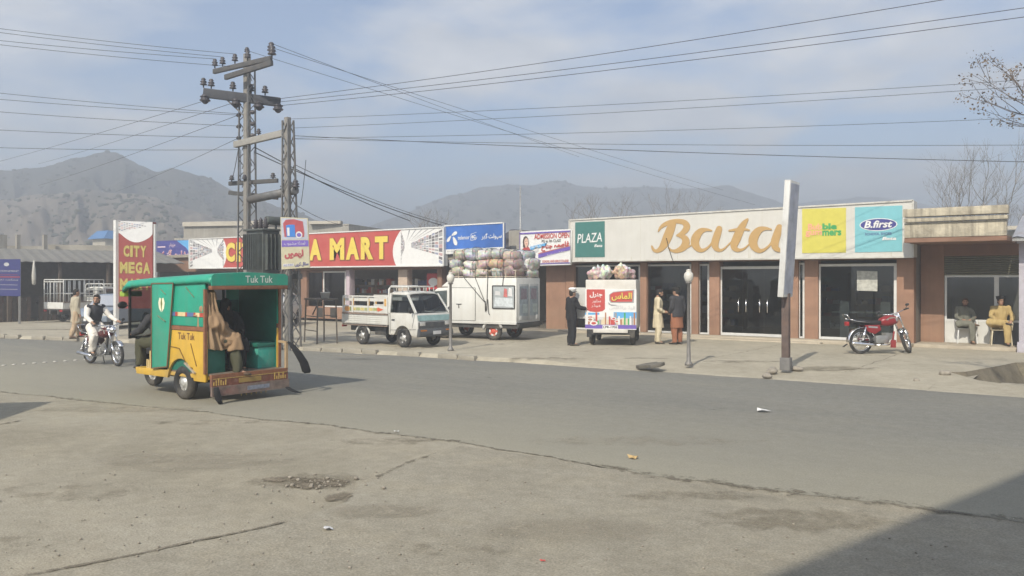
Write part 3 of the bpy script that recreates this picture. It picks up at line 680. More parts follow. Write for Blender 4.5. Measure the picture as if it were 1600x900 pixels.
q.text(mb, 'B.first', .20, .53, .80, .69, 1, 3, bold=.03, shear=.25); q.text(mb, 'SCHOOL SHOES', .22, .37, .78, .425, 0, bold=.01); q.text(mb, 'Bata', .58, .255, .88, .325, 1, bold=.04, shear=.2); child(mb, 'lettering', [C_navy, C_wht], o, sg)
# the big gold script, stroke by stroke
def stroke_sheet(mb, pts, k):
    q = []; n = len(pts)
    for i in range(n-1):
        p0, p1, p2, p3 = pts[max(i-1, 0)], pts[i], pts[i+1], pts[min(i+2, n-1)]
        for j in range(7):
            t = j/7.; q.append(tuple(.5*((2*b)+(-a+c)*t+(2*a-5*b+4*c-d)*t*t+(-a+3*b-3*c+d)*t**3) for a, b, c, d in zip(p0, p1, p2, p3)))
    q.append(pts[-1]); Lf, Rt = [], []
    for i, (x, y, w) in enumerate(q):
        a, c = q[max(i-1, 0)], q[min(i+1, len(q)-1)]; dx_, dy_ = c[0]-a[0], c[1]-a[1]; l = math.hypot(dx_, dy_) or 1
        Lf.append((x-dy_/l*w/2, y+dx_/l*w/2)); Rt.append((x+dy_/l*w/2, y-dx_/l*w/2))
    def m3(p, dyy): r = FP(860+p[0]/4.2105, 330+p[1]/4.2105, SY); return r + V((0, -dyy, 0))
    f = [m3(p, .020+k*.0012) for p in Lf], [m3(p, .020+k*.0012) for p in Rt]; bk = [p + V((0, .02, 0)) for p in f[0]], [p + V((0, .02, 0)) for p in f[1]]
    for i in range(len(q)-1):
        mb.quad(f[0][i], f[0][i+1], f[1][i+1], f[1][i]); mb.quad(f[0][i], bk[0][i], bk[0][i+1], f[0][i+1]); mb.quad(f[1][i], f[1][i+1], bk[1][i+1], bk[1][i])
    for i in (0, len(q)-1):                           # round ends
        w = q[i][2]/2; mb.poly([m3((q[i][0]+w*math.cos(a), q[i][1]+w*math.sin(a)), .0205+k*.0012) for a in [2*math.pi*j/14 for j in range(14)]])
Bs = [[(712,132,9),(726,108,18),(752,88,26),(792,72,30),(838,66,30),(880,74,36),(898,98,44),(888,126,40),(862,148,28),(835,160,14)],
      [(838,158,16),(872,168,34),(892,194,48),(886,224,50),(862,248,40),(828,262,26),(798,258,16),(778,240,9)],
      [(806,78,46),(790,122,56),(771,170,58),(752,213,52),(730,245,38),(702,262,24),(680,254,18),(668,230,11)]]
As = [[(1062,128,10),(1026,122,22),(990,132,40),(962,166,54),(952,206,54),(966,240,42),(994,258,26),(1028,246,16),(1060,214,13),(1086,166,14)],
      [(1112,116,40),(1096,164,48),(1084,208,48),(1090,240,38),(1114,257,22),(1146,246,12),(1186,206,8)]]
Ts = [[(1298,54,16),(1276,80,36),(1248,130,52),(1226,180,56),(1210,220,50),(1216,246,36),(1244,256,22),(1280,244,12),(1318,206,8)], [(1178,128,12),(1232,121,20),(1286,120,16),(1312,126,8)]]
A2 = [[(1310+1.09*(x-930), 190+1.08*(y-190)-3, w*1.08) for x, y, w in s] for s in As]; A2[1] = A2[1][:5]
k = 0
for letter in (Bs + [[(905,238,10),(930,222,9),(950,205,8)]], As, Ts, A2):
    mb = MB()
    for st_ in letter: stroke_sheet(mb, st_, k); k += 1
    signsub(mb, 'letter', M_gold, sg)
mb = MB(); mb.tube([FP(1042, 372, SY)+V((0,-.04,0)), FP(1046, 388, SY)+V((0,-.05,0)), FP(1051, 404, SY)+V((0,-.05,0)), FP(1054, 412, SY)], .012, 6); tag(sub(mb, 'loose_wire', M_blk, sg))

# ---- right-hand shop with the weathered parapet
XR0, XR1 = XB1+.03, px_x(1592, .9)
RY = .9; PYP = -1.6
rs = thing('corner_shop', 'brown walled shop with weathered cream parapet, shutter and white framed window', 'shop', (XR0, RY, 0))
t0, b0 = FP(1430, 326, PYP), FP(1430, 371, PYP); t1, b1 = FP(1573, 321, PYP), FP(1573, 368, PYP)
zt, zb = (t0.z+t1.z)/2, (b0.z+b1.z)/2
XPL, XPR = XR0, t1.x
mb = MB(); mb.box(XPL, XPR, PYP, PYP+.18, zb, zb+.52*(zt-zb)); sub(mb, 'parapet', M_cream, rs, bevel=.012)
mb = MB(); mb.box(XPL, XPR+.03, PYP-.10, PYP+.2, zb+.54*(zt-zb), zb+.68*(zt-zb)); mb.box(XPL, XPR+.05, PYP-.16, PYP+.2, zb+.72*(zt-zb), zt); sub(mb, 'cornice', M_cream, rs, bevel=.02)
mb = MB(); mb.box(XPL, XPR, PYP+.02, 6, zb-.13, zb-.004); sub(mb, 'roof', M_brownw, rs)
mb = MB(); mb.box(XPL+.02, XPR-.02, PYP+.2, 6, zb, zb+.05); sub(mb, 'roof', M_roof, rs)
xw = px_x(1475, RY); mb = MB(); mb.box(XR0, xw, RY, RY+.25, .1, zb-.135); sub(mb, 'wall', M_orange, rs)
x9 = px_x(1650, RY)
mb = MB(); mb.box(XR0, x9, 5.7, 5.95, .1, zb-.135); mb.box(XR0, XR0+.2, RY+.25, 5.7, .1, zb-.135); mb.box(x9, x9+.2, RY+.25, 5.95, .1, zb-.135); sub(mb, 'wall', M_inner, rs)
mb = MB(); mb.box(xw, x9, RY-.02, RY+.3, FP(1500, 400, RY).z, zb-.135); sub(mb, 'wall', M_brownw, rs)
z_s1, z_s0 = FP(1500, 400, RY).z, FP(1500, 430, RY).z
mb = MB(); nS = 9
for i in range(nS):
    a = z_s0+(z_s1-z_s0)*i/nS; c = z_s0+(z_s1-z_s0)*(i+1)/nS; mb.prism([(RY+.02, a), (RY-.015, a+.012), (RY-.015, c-.02), (RY+.02, c-.006)], xw+.01, x9, 'x')
sub(mb, 'shutter', mat('shutter_steel', (.16,.155,.11), .6, .3, var=.15, dirt=(.1,.09,.06)), rs)
z_l = FP(1500, 502, RY).z
fr = glazed(rs, 1476, 1557, RY+.05, z_l, z_s0, None, False, .06); glazed(rs, 1557, 1650, RY+.05, z_l, z_s0, None, False, .06)
mb = MB(); mb.box(px_x(1476, RY+.05), px_x(1547, RY+.05), RY+.05, RY+.11, PLZ, z_l-.003); sub(mb, 'dado_panel', M_white, rs)
mb = MB(); mb.box(px_x(1553, RY+.05), x9, RY+.06, RY+.12, PLZ, z_l-.003); sub(mb, 'dado_panel', mat('dark_panel', (.08,.08,.08), .6), rs)
mb = MB(); mb.box(XR0, x9+.2, -.28, RY+.3, .07, PLZ-.004); sub(mb, 'step', M_plint, rs, bevel=.012)
mb = MB(); mb.box(XR0+.2, x9, RY+.3, 5.7, .1, PLZ); sub(mb, 'floor', M_floor, rs)
# pillar at the right frame edge
pp_ = FP(1592, 545, -.6); M_lil = mat('lilac_paint', (.42,.40,.45), .7, var=.08, dirt=(.3,.28,.26), dirtamt=.5)
po = thing('porch_pillar', 'pale lilac square pillar at the far right edge of the shops', 'pillar', (pp_.x, -.6, .1))
mb = MB(); mb.box(0, .42, 0, .42, .28, 3.0); mb.build('shaft', M_lil, po, bevel=.01); mb = MB(); mb.box(-.04, .46, -.04, .46, 0, .28); mb.build('base', M_lil, po, bevel=.01); mb = MB(); mb.box(-.05, .47, -.05, .47, 3.0, 3.12); mb.build('capital', M_lil, po, bevel=.01)
aw = thing('tin_awning', 'corrugated pale tin awning resting over the right end pillar', 'awning', (pp_.x-.1, -1.3, 3.24))
mb = MB(); n_ = 40
for i in range(n_):
    x0, x1 = i*.12, (i+1)*.12; h0, h1 = .025*math.sin(i*1.57), .025*math.sin((i+1)*1.57)
    mb.quad((x0, 0, h0), (x1, 0, h1), (x1, 3, h1+.75), (x0, 3, h0+.75)); mb.quad((x0, 0, h0-.02), (x0, 3, h0+.73), (x1, 3, h1+.73), (x1, 0, h1-.02))
mb.build('sheet', mat('tin_sheet', (.42,.42,.44), .5, .4, var=.12, dirt=(.3,.2,.13), dirtamt=.4), aw)
mb = MB(); mb.bar((0, .05, -.07), (4.8, .05, -.07), .07); mb.build('beam', M_steel, aw)

# ---- gap building between the mart and the shoe shop
XG0, XG1 = px_x(690, 0), XB0-.02
gb = thing('recessed_shop', 'dark recessed shop front with brown side wall between the two long signs', 'shop', (XG0, 0, 0))
mb = MB(); mb.box(px_x(853, 0), XG1, .02, .3, .1, 2.9); sub(mb, 'wall', M_orange, gb)
mb = MB(); mb.box(XG0+.25, XG0+.45, .3, 5, .1, 2.95); mb.box(XG0, XG1, 5, 5.2, .1, 2.95); mb.box(XG1-.22, XG1-.02, .3, 5, .1, 2.95); sub(mb, 'wall', M_inner, gb)
mb = MB(); mb.box(XG0, XG1, -.2, 5.2, 2.95, 3.1); sub(mb, 'roof', M_roof, gb)
mb = MB(); mb.box(XG0+.45, XG1-.24, .0, 5, .1, .18); sub(mb, 'floor', M_floor, gb)
mb = MB(); mb.box(XG0+1.9, XG0+2.2, .02, .3, .1, 2.9); sub(mb, 'column', M_brownw, gb)
fg = px_x(662, .0)
fz = thing('drinks_cooler', 'tall red drinks cooler in the shade behind the white pickup cab', 'cooler', (FP(669, 500, .15).x, .5, .18))
mb = MB(); mb.box(-.4, .4, 0, .6, 0, 2.2); mb.build('cabinet', mat('cooler_red', (.42,.03,.035), .4, var=.08), fz, bevel=.03)
mb = MB(); mb.box(-.3, .3, -.02, -.004, .5, 1.5); mb.build('door_glass', M_vglass, fz)
mb = MB(); mb.prism([(.35*math.cos(a)*.8, 1.82+.18*math.sin(a)) for a in [2*math.pi*i/20 for i in range(20)]], -.016, -.004, 'y'); mb.build('badge', C_wht, fz)

# ---- supermarket
XM0, XM1 = px_x(240, 0), XG0-.01
mk = thing('supermarket', 'long low supermarket with dark open front and orange dwarf walls', 'shop', (XM0, 0, 0))
mb = MB(); mb.box(XM0, XM1, 6, 6.2, .1, 3.35); mb.box(XM0, XM0+.2, .3, 6, .1, 3.35); mb.box(XM1-.2, XM1, .3, 6, .1, 3.35); mb.box(XM0+.2, XM1-.2, .4, 6, 2.9, 3.0); sub(mb, 'wall', M_inner, mk)
mb = MB(); mb.box(XM0, XM1, -.24, 6.2, 3.35, 3.5); sub(mb, 'roof', M_roof, mk)
mb = MB(); mb.box(XM0+.2, XM1-.2, .0, 6, .1, .22); sub(mb, 'floor', M_floor, mk)
mb = MB(); mb.box(XM0, XM1, -.02, .3, 2.55, 3.35); sub(mb, 'fascia', M_brownw, mk)
M_pur = mat('mauve_paint', (.45,.38,.42), .7, var=.08)
cols_of(mk, 0, [(470,479), (690-7,690)], .1, 2.55, M_brownw); cols_of(mk, -.05, [(540.5,546)], .1, 2.55, M_pur); cols_of(mk, 0, [(622,636)], .1, 2.55, mat('buff_pillar', (.45,.36,.29), .8))
for a, c in ((479, 540), (546, 622)):
    mb = MB(); x0, x1 = px_x(a, 0), px_x(c, 0); z0, z1 = .1, FP((a+c)/2, 480, 0).z; mb.box(x0, x1, 0, .28, z0, z1)
    sub(mb, 'dwarf_wall', M_orange, mk, bevel=.01)
    for k in (.27, .62): mb = MB(); mb.box(x0+(x1-x0)*k, x0+(x1-x0)*(k+.16), -.012, -.003, .28, .75); sub(mb, 'vent', mat('vent_dark', (.05,.045,.04), .9), mk)
glazed(mk, 505, 540, .1, FP(520, 480, 0).z+.003, 2.5, [.55], False, .06, M_glass)
glazed(mk, 479, 505, .1, FP(490, 480, 0).z+.003, 2.5, None, False, .05, M_glass, M_brownw)
mb = MB(); mb.box(px_x(507, .9), px_x(539, .9), .9, .93, 1.0, 2.4); sub(mb, 'curtain', mat('pale_curtain', (.40,.42,.44), .9, var=.1), mk)
for k, (a, c, z) in enumerate(((552, 585, 1.9), (588, 620, 1.7), (640, 676, 2.0))):
    x0, x1 = px_x(a, 1.4), px_x(c, 1.4)
    t = thing('goods_shelf', ['supermarket shelf of white packets right of the mauve pillar', 'supermarket shelf of packets behind the white pickup cab', 'supermarket shelf of packets at the dark right end of the mart'][k], 'shelf', (x0, 1.4, .22), 0, 'shelves inside the supermarket')
    mb = MB(); w = x1-x0
    for zz in (.4, .8, 1.2, 1.6): mb.box(0, w, 0, .4, zz, zz+.03)
    mb.box(-.03, 0, 0, .4, 0, z); mb.box(w, w+.03, 0, .4, 0, z); mb.build('rack', M_shelf, t)
    g_ = MB()
    for zz in (.43, .83, 1.23, 1.63):
        x = .03
        while x < w-.2: ww = rnd.uniform(.08, .2); g_.box(x, x+ww-.015, .05, .3, zz, zz+rnd.uniform(.12, .3), rnd.choice((0,0,1,2,3,4))); x += ww
    tag(g_.build('packets', sb, t), kind='stuff')
# sign of the supermarket
MY = -.5
mp_ = ypanel(296, 374, 419.5, 693.4, 354.8, 415.2, MY)
ms = thing('supermarket_sign', 'long red supermarket sign with yellow capitals and aisle pictures at both ends', 'sign', FP(296, 419, MY))
mb = MB(); mp_.slab(mb, .25); sub(mb, 'board', C_wht, ms)
mb = MB(); c = mp_.c
for a, d in ((c[0], c[1]), (c[2], c[3]), (c[0], c[2]), (c[1], c[3])): mb.bar(a+V((0,-.015,0)), d+V((0,-.015,0)), .05, .05)
sub(mb, 'frame', M_alu, ms)
def uof(px): return (FP(px, 400, MY).x - c[0].x) / (c[1].x - c[0].x)
uL, uR = uof(350), uof(617)
mb = MB(); bulge = .018
pts = [(uL + .006 + bulge*(1-(2*v-1)**2) - bulge*.6, v) for v in [i/14 for i in range(15)]]; ptsR = [(uR - bulge*(1-(2*v-1)**2) + bulge*.9*v + .004, v) for v in [i/14 for i in range(15)]]
mp_.poly(mb, [(u, .02+.96*v) for u, v in pts] + [(u, .02+.96*v) for u, v in reversed(ptsR)], 0, .8); sub(mb, 'red_field', mat('sign_red', (.42,.07,.06), .5, var=.06, scale=1.5, dirt=(.5,.2,.15), dirtamt=.3), ms)
mb = MB()
def bold_text(panel, mb, s, u0, v0, u1, v1, gap=.28, sq=1.0, out=True, b=.045):
    """each letter squeezed into its own slot, yellow with a dark outline behind"""
    wd = {'I': .45, 'M': 1.25, ' ': .45, 'G': 1.05, 'A': 1.1}; tot = sum(wd.get(ch, 1) for ch in s) + gap*.5*(len(s)-1); u = u0; k = (u1-u0)/tot
    for ch in s:
        w = wd.get(ch, 1)*k
        if ch != ' ':
            if out: 
                e = .10*w if ch != 'I' else .2*w
                panel.text(mb, ch, u-e*.5+.04*w, v0-.035, u+w+e*.5+.04*w, v1+.015, 1, 2, b*1.5)
            panel.text(mb, ch, u, v0, u+w, v1, 0, 3.5, b)
        u += w + gap*.5*k
bold_text(mp_, mb, 'CITY MEGA MART', uof(353), .20, uof(606), .83, b=.06)
sub(mb, 'lettering', [C_yel, mat('letter_edge', (.20,.05,.03), .6)], ms)
def aisle(panel, mb, u0, u1, vp, seed, flip=False):
    """printed photograph of a shop aisle: shelf rows running to a vanishing point, ceiling strips, pale floor"""
    rr = random.Random(seed); vu, vv = vp
    for side in (-1, 1):
        far_u = u0 if side < 0 else u1
        for row in range(9):
            fv0 = .04 + row*.105
            for k in range(16):
                t0 = 1-(.93**(k*1.6)); t1 = 1-(.93**((k+.85)*1.6)); 
                if t1 > .9 or abs(far_u-vu)*(1-t0) < .003: continue
                def pt(t, f): return (far_u+(vu-far_u)*t, f+(vv-f)*t)
                h = rr.uniform(.05, .10)
                a, d = pt(t0, fv0), pt(t1, fv0); e, f = pt(t1, fv0+h), pt(t0, fv0+h)
                if fv0 < .15 and t0 > .1: continue
                panel.poly(mb, [a, d, e, f] if side < 0 else [d, a, f, e], rr.choice((0, 0, 1, 1, 2, 3)), 1)
    for k in range(5):
        uu = u0 + (u1-u0)*(.2+.15*k); a = (uu, .97); d = (uu+.01*(u1-u0)*3, .97); e = ((vu*3+uu)/4, (vv*3+.97)/4)
        panel.poly(mb, [a, e, d], 1, 1.4)
ais = [mat('shelf_print_%s' % n, q, .5, var=.25, scale=14) for n, q in (('charcoal', (.16,.15,.16)), ('grey', (.32,.32,.33)), ('rose', (.45,.30,.30)), ('blue', (.28,.30,.40)))]
mb = MB(); aisle(mp_, mb, .004, uL-.002, (uL*.78, .58), 4); sub(mb, 'aisle_picture', ais, ms); mb = MB(); aisle(mp_, mb, uR+.02, .996, (uR+.035, .55), 9); sub(mb, 'aisle_picture', ais, ms)

# ---- blue phone-company sign and its poles
TY = -.35
tp = ypanel(694.5, 353, 396.5, 787, 348, 392.5, TY)
ts = thing('phone_sign', 'blue phone company sign with white propeller emblem on low roof', 'sign', FP(694, 397, TY))
mb = MB(); tp.slab(mb, .12); sub(mb, 'board', mat('sign_blue', (.04,.13,.42), .45, var=.25, scale=.5), ts)
mb = MB(); tp.rect(mb, 0, 0, 1, .15, 0, 1); sub(mb, 'white_band', C_wht, ts)
mb = MB(); c = tp.c
for a, d in ((c[0], c[1]), (c[2], c[3]), (c[0], c[2]), (c[1], c[3])): mb.bar(a, d, .05, .05)
sub(mb, 'frame', M_alu, ts)
mb = MB()
def petal(panel, mb, cu, cv, ru, rv, rot, asp, m=0, k=2):
    panel.poly(mb, [(cu + (ru*math.cos(t)*math.cos(rot)-rv*math.sin(t)*(1+.35*math.cos(t))*math.sin(rot))/asp, cv + ru*math.cos(t)*math.sin(rot)+rv*math.sin(t)*(1+.35*math.cos(t))*math.cos(rot)) for t in [2*math.pi*i/22 for i in range(22)]], m, k)
petal(tp, mb, .175, .70, .12, .055, .5, 2.2); petal(tp, mb, .085, .53, .13, .05, R(235), 2.2, 0, 2.5); petal(tp, mb, .185, .44, .17, .065, R(292), 2.2, 0, 3)
sub(mb, 'emblem', C_wht, ts)
for nm, tx, box_, mm, bd in (('wordmark', 'telenor', (.235,.48,.44,.62), C_wht, .01), ('script', urdu('سہولت گھر'), (.64,.42,.97,.66), C_wht, .015), ('small_print', urdu('سیلز پوائنٹ'), (.78,.04,.96,.11), C_gry, 0), ('small_print', 'franchise', (.05,.05,.18,.10), C_gry, 0)):
    mb = MB(); tp.text(mb, tx, *box_, bold=bd); sub(mb, nm, mm, ts)
mb = MB(); tp.text(mb, '4G', .47, .49, .54, .62, 0, 3, bold=.03)
for w_ in ([(.455,.43),(.46,.66),(.555,.72),(.562,.715),(.468,.65),(.463,.44)], [(.463,.44),(.54,.47),(.563,.56),(.568,.555),(.546,.455),(.463,.425)]): tp.poly(mb, w_, 0, 2)
sub(mb, 'badge', C_wht, ts)
mb = MB()
for u in (.15, .85): a = tp.p(u, 0); mb.bar((a.x, TY+.2, 3.1), (a.x, TY+.2, a.z+1.0), .06)
mb.bar((tp.p(.15, 0).x, TY+.2, tp.p(0, .3).z), (tp.p(.85, 0).x, TY+.2, tp.p(0, .3).z), .05); sub(mb, 'bracket', M_steel, ts)
# ---- admission banner
AY = -.75
ap = ypanel(812, 362.5, 416, 891, 358.5, 413.5, AY)
ab = thing('school_banner', 'white school admission banner with woman in red and slanted stripes', 'banner', FP(812, 416, AY))
mb = MB(); n_ = 14                                       # slightly billowing cloth
for i in range(n_):
    u0, u1 = i/n_, (i+1)/n_
    def bq(u, v): return ap.p(u, v, 0) + V((0, .005*math.sin(u*7)-.022, 0))
    for d_ in (0, .012): mb.quad(bq(u0, 0)+V((0,.035+d_,0)), bq(u1, 0)+V((0,.035+d_,0)), bq(u1, 1)+V((0,.035+d_,0)), bq(u0, 1)+V((0,.035+d_,0)))
sub(mb, 'cloth', C_wht, ab)
mb = MB(); K = 3
ap.rect(mb, 0, .93, 1, .97, 2, K); ap.rect(mb, .0, .04, 1, .065, 2, K); ap.rect(mb, .0, .0, .012, 1, 2, K)
ap.text(mb, 'ADMISSION OPEN', .30, .77, .985, .92, 0, K, bold=.02); ap.text(mb, 'PG to 7th CLASS', .45, .66, .82, .74, 1, K, bold=.012)
ap.poly(mb, [(.22,.46),(.53,.56),(.55,.65),(.22,.56)], 3, K); ap.text(mb, urdu('فاطمہ جناح'), .44, .40, .98, .62, 0, K, bold=.04, dv=.06)
ap.poly(mb, [(.38,.22),(1,.42),(1,.52),(.38,.33)], 2, K); ap.poly(mb, [(.38,.34),(1,.53),(1,.545),(.38,.36)], 0, K); ap.text(mb, 'SCHOOL AND GIRLS COLLEGE', .46, .08, .97, .15, 0, K, bold=.02)
ap.text(mb, urdu('پبلک سکول'), .52, .24, .9, .30, 4, K+1, dv=.12); ap.oval(mb, .34, .47, .04, .07, 5, K); ap.text(mb, 'PUBLIC', .25, .50, .46, .56, 4, K+1, dv=.05)
sub(mb, 'lettering', [C_red, C_blk, C_pur, C_sky, C_wht, C_lgry], ab)
mb = MB()                                                # the printed portrait
ap.poly(mb, [(.03,.33),(.05,.48),(.10,.55),(.18,.56),(.22,.48),(.23,.33)], 0, K); ap.oval(mb, .125, .70, .058, .17, 1, K+.3); ap.poly(mb, [(.075,.72),(.07,.55),(.10,.53),(.11,.6)], 1, K+.4)
ap.oval(mb, .14, .69, .04, .125, 2, K+.8); ap.poly(mb, [(.12,.60),(.12,.54),(.155,.54),(.155,.60)], 2, K+.7); ap.oval(mb, .128, .72, .006, .012, 1, K+1.2); ap.oval(mb, .158, .72, .006, .012, 1, K+1.2); ap.oval(mb, .145, .645, .014, .012, 0, K+1.2)
sub(mb, 'portrait', [mat('print_maroon', (.38,.06,.06), .6), mat('print_hair', (.06,.04,.035), .6), mat('print_face', (.60,.40,.32), .6)], ab)
mb = MB(); a, d = ap.p(0, 1, 0)+V((0,.09,0)), ap.p(1, 1, 0)+V((0,.09,0)); e, f = ap.p(0, 0, 0)+V((0,.09,0)), ap.p(1, 0, 0)+V((0,.09,0))
for p, q in ((a, d), (e, f), (a, e), (d, f)): mb.tube([p, q], .025, 6)
for u in (.3, .62): p = ap.p(u, 0, 0)+V((0,.1,0)); mb.tube([p, V((p.x, p.y, 2.96))], .02, 6)
sub(mb, 'frame', M_alu, ab)
mb = MB(); mb.box(px_x(795, .8), px_x(815, .8), .8, 1.4, 3.1, 4.15); tag(sub(mb, 'water_tank_base', M_greyw, gb))
tk = thing('water_tank', 'dark round rooftop water tank in the gap between two signs', 'tank', (FP(800, 380, 1.8).x, 2.0, 3.1))
mb = MB(); mb.lathe([(.5,0),(.52,.05),(.52,.35),(.55,.38),(.52,.42),(.52,.72),(.55,.76),(.52,.8),(.5,.95),(.25,1.1),(.22,1.16),(.01,1.18)], 20); mb.build('tank', mat('tank_plastic', (.06,.06,.07), .5), tk)

# ---- ice-cream banner left of the mart sign
iy = 1.5
ip = Panel(PY(240, 420.5, 50), PY(296, 420, 47.5), PY(240, 376.5, 50), PY(296, 375, 47.5))
ib = thing('ice_cream_banner', 'blue banner with red and white script left of supermarket sign', 'banner', P(268, 48.7, 0))
mb = MB(); ip.slab(mb, .08); sub(mb, 'board', C_navy, ib)
mb = MB(); ip.rect(mb, .10, .28, .97, .42, 0, 1); ip.text(mb, urdu('پشاوری آئسکریم'), .06, .22, .98, .68, 1, 3, bold=.05); ip.text(mb, urdu('پشاوری آئسکریم'), .075, .225, .975, .66, 0, 5, bold=.0)
ip.rect(mb, .12, .76, .34, .80, 1, 2); ip.text(mb, urdu('مزیدار'), .45, .76, .62, .92, 1, 2); ip.rect(mb, .0, .04, .35, .08, 2, 2); ip.rect(mb, .45, .06, .75, .09, 2, 2); ip.poly(mb, [(.66,.99),(.99,.99),(.99,.6),(.9,.75)], 3, .8)
ip.text(mb, urdu('کی'), -.01, .34, .07, .52, 1, 3, bold=.03)
sub(mb, 'lettering', [C_red, mat('print_pale_pink', (.72,.55,.58), .6), C_lgry, C_sky], ib)
for u in (.08, .92): mb = MB(); a = ip.p(u, 0, -25); mb.bar((a.x, a.y, 0.0), (a.x, a.y, ip.p(u, .9).z), .08); sub(mb, 'post', M_steel, ib)

# ---- the tall red sign of the mart by the road
D_c = 29.5
cp = Panel(PY(184.5, 482, D_c), PY(240, 482, D_c-.6), PY(184.5, 344, D_c), PY(240, 362, D_c-.6))
ct = Panel(PY(184.5, 482, D_c), PY(238.5, 482, D_c-.6), PY(184.5, 345, D_c), PY(238.5, 347, D_c-.6))
cy = thing('roadside_sign', 'tall narrow red sign with stacked yellow words behind the green rickshaw', 'sign', P(180, D_c+.1, .1))
mb = MB(); ct.slab(mb, .16); sub(mb, 'board', mat('sign_red_dark', (.23,.05,.045), .6, var=.08, scale=1.5), cy)  # red darkened in its colour to offset the full sun on the board
mb = MB(); ct.poly(mb, [(0,1),(1,1),(1,.86)] + [(1-i/12, .86-.115*math.sin(math.pi*(i/12)*.93+.12)+.03*(i/12)) for i in range(1, 12)] + [(0,.87)], 0, 1); sub(mb, 'white_arc', C_lgry, cy)
mb = MB(); rr = random.Random(2)
for r_ in range(9):
    for k in range(13):
        u = .02+.074*k; v = .985-.018*r_ - .004*k - .0006*k*r_
        if v > .90+.075*(k/13)-.02 and v < .995: ct.rect(mb, u, v, u+.055, v+.007+.004*rr.random(), rr.choice((0,0,1,2,3)), 2)
sub(mb, 'aisle_picture', ais, cy)
mb = MB(); v = lambda y: (482-y)/137.
bold_text(ct, mb, 'CITY', .17, v(401), .83, v(383), b=.05, out=False); bold_text(ct, mb, 'MEGA', .06, v(427), .94, v(409), b=.05, out=False); bold_text(ct, mb, 'MART', .06, v(453), .94, v(435), b=.05, out=False); sub(mb, 'lettering', mat('print_dull_yellow', (.36,.30,.09), .6), cy)  # yellow kept dull to go with the darkened board
mb = MB(); a = P(181.5, D_c, 0); mb.bar((a.x, a.y, 0.0), (a.x, a.y, PY(181, 344, D_c).z), .16, .12); sub(mb, 'post', M_alu, cy); mb = MB(); e = P(242, D_c-.62, 0); mb.bar((e.x, e.y, 0), (e.x, e.y, PY(240, 352, D_c).z), .06); sub(mb, 'post', M_alu, cy)

# ---- long low buildings and sheds on the left
def wallbox(mb, p, q, th, z0, z1, m=0):                    # wall from p to q (xy), thickness away from the viewer
    p, q = V((p[0], p[1], 0)), V((q[0], q[1], 0)); d = (q-p).normalized(); n_ = V((-d.y, d.x, 0)); 
    if n_.dot(V((p.x-CAM.x, p.y-CAM.y, 0))) < 0: n_ = -n_
    n_ *= th; b_ = [p, q, q+n_, p+n_]
    mb.hexa([(v.x, v.y, z0) for v in b_], [(v.x, v.y, z1) for v in b_], m)
A, B = W(-27, 38.5), W(-19.2, 44)
sh = thing('market_shed', 'long dark open market shed under a grey tin roof at left', 'shed', tuple(A.lerp(B, .5).xy) + (0,))
n3 = (B-A).normalized(); nn = V((-n3.y, n3.x, 0)); nn = nn if nn.dot(A-CAM) > 0 else -nn
zr1, zr0 = 3.75, 2.95
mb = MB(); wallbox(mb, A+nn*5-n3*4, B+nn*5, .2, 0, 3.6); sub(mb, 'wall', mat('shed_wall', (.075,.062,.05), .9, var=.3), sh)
mb = MB(); k_ = 60; a0 = A - n3*4 - nn*1.2; Lr = (B-a0).length + 1.5
for i in range(k_):
    u0, u1 = Lr*i/k_, Lr*(i+1)/k_; h = .03*(i % 2)
    lo0, lo1, hi0, hi1 = a0+n3*u0, a0+n3*u1, a0+n3*u0+nn*6.4, a0+n3*u1+nn*6.4
    for dz in (0, -.03): mb.quad((lo0.x, lo0.y, zr0+h+dz), (lo1.x, lo1.y, zr0+.03-h+dz), (hi1.x, hi1.y, zr1+.03-h+dz), (hi0.x, hi0.y, zr1+h+dz))
sub(mb, 'roof', mat('shed_tin', (.20,.19,.165), .6, .2, var=.2, dirt=(.12,.08,.05), dirtamt=.5), sh)
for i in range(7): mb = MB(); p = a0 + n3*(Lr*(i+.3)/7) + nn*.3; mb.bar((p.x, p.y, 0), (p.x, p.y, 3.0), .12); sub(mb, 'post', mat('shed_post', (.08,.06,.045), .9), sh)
# closed lower front: slatted stall counters
for i in range(4):
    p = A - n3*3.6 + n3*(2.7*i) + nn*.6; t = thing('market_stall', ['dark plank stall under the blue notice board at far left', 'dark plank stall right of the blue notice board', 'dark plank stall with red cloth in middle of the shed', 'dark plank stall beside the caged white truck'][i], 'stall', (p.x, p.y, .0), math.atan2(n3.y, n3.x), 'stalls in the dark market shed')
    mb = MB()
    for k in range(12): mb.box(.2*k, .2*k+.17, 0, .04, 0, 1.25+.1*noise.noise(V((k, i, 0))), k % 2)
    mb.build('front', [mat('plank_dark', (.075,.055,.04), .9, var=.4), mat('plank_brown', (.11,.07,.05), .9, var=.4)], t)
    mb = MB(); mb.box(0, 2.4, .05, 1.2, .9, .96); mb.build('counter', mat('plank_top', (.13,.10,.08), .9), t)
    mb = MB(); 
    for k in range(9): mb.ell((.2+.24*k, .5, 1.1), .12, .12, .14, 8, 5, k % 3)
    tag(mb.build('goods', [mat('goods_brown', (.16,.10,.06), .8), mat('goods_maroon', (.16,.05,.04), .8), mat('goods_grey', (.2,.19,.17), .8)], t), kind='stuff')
# goods and hanging things seen in the dark
mb = MB(); p = P(53, 39, 0); mb.lathe([(.02,1.75),(.09,1.8),(.10,2.2),(.07,2.55),(.03,2.9)], 8); o = mb.build('hanging_sack', mat('sack_white', (.45,.44,.40), .8)); o.location = (p.x, p.y, .1); tag(o, 'pale sack hanging under the edge of the tin shed roof', 'sack')
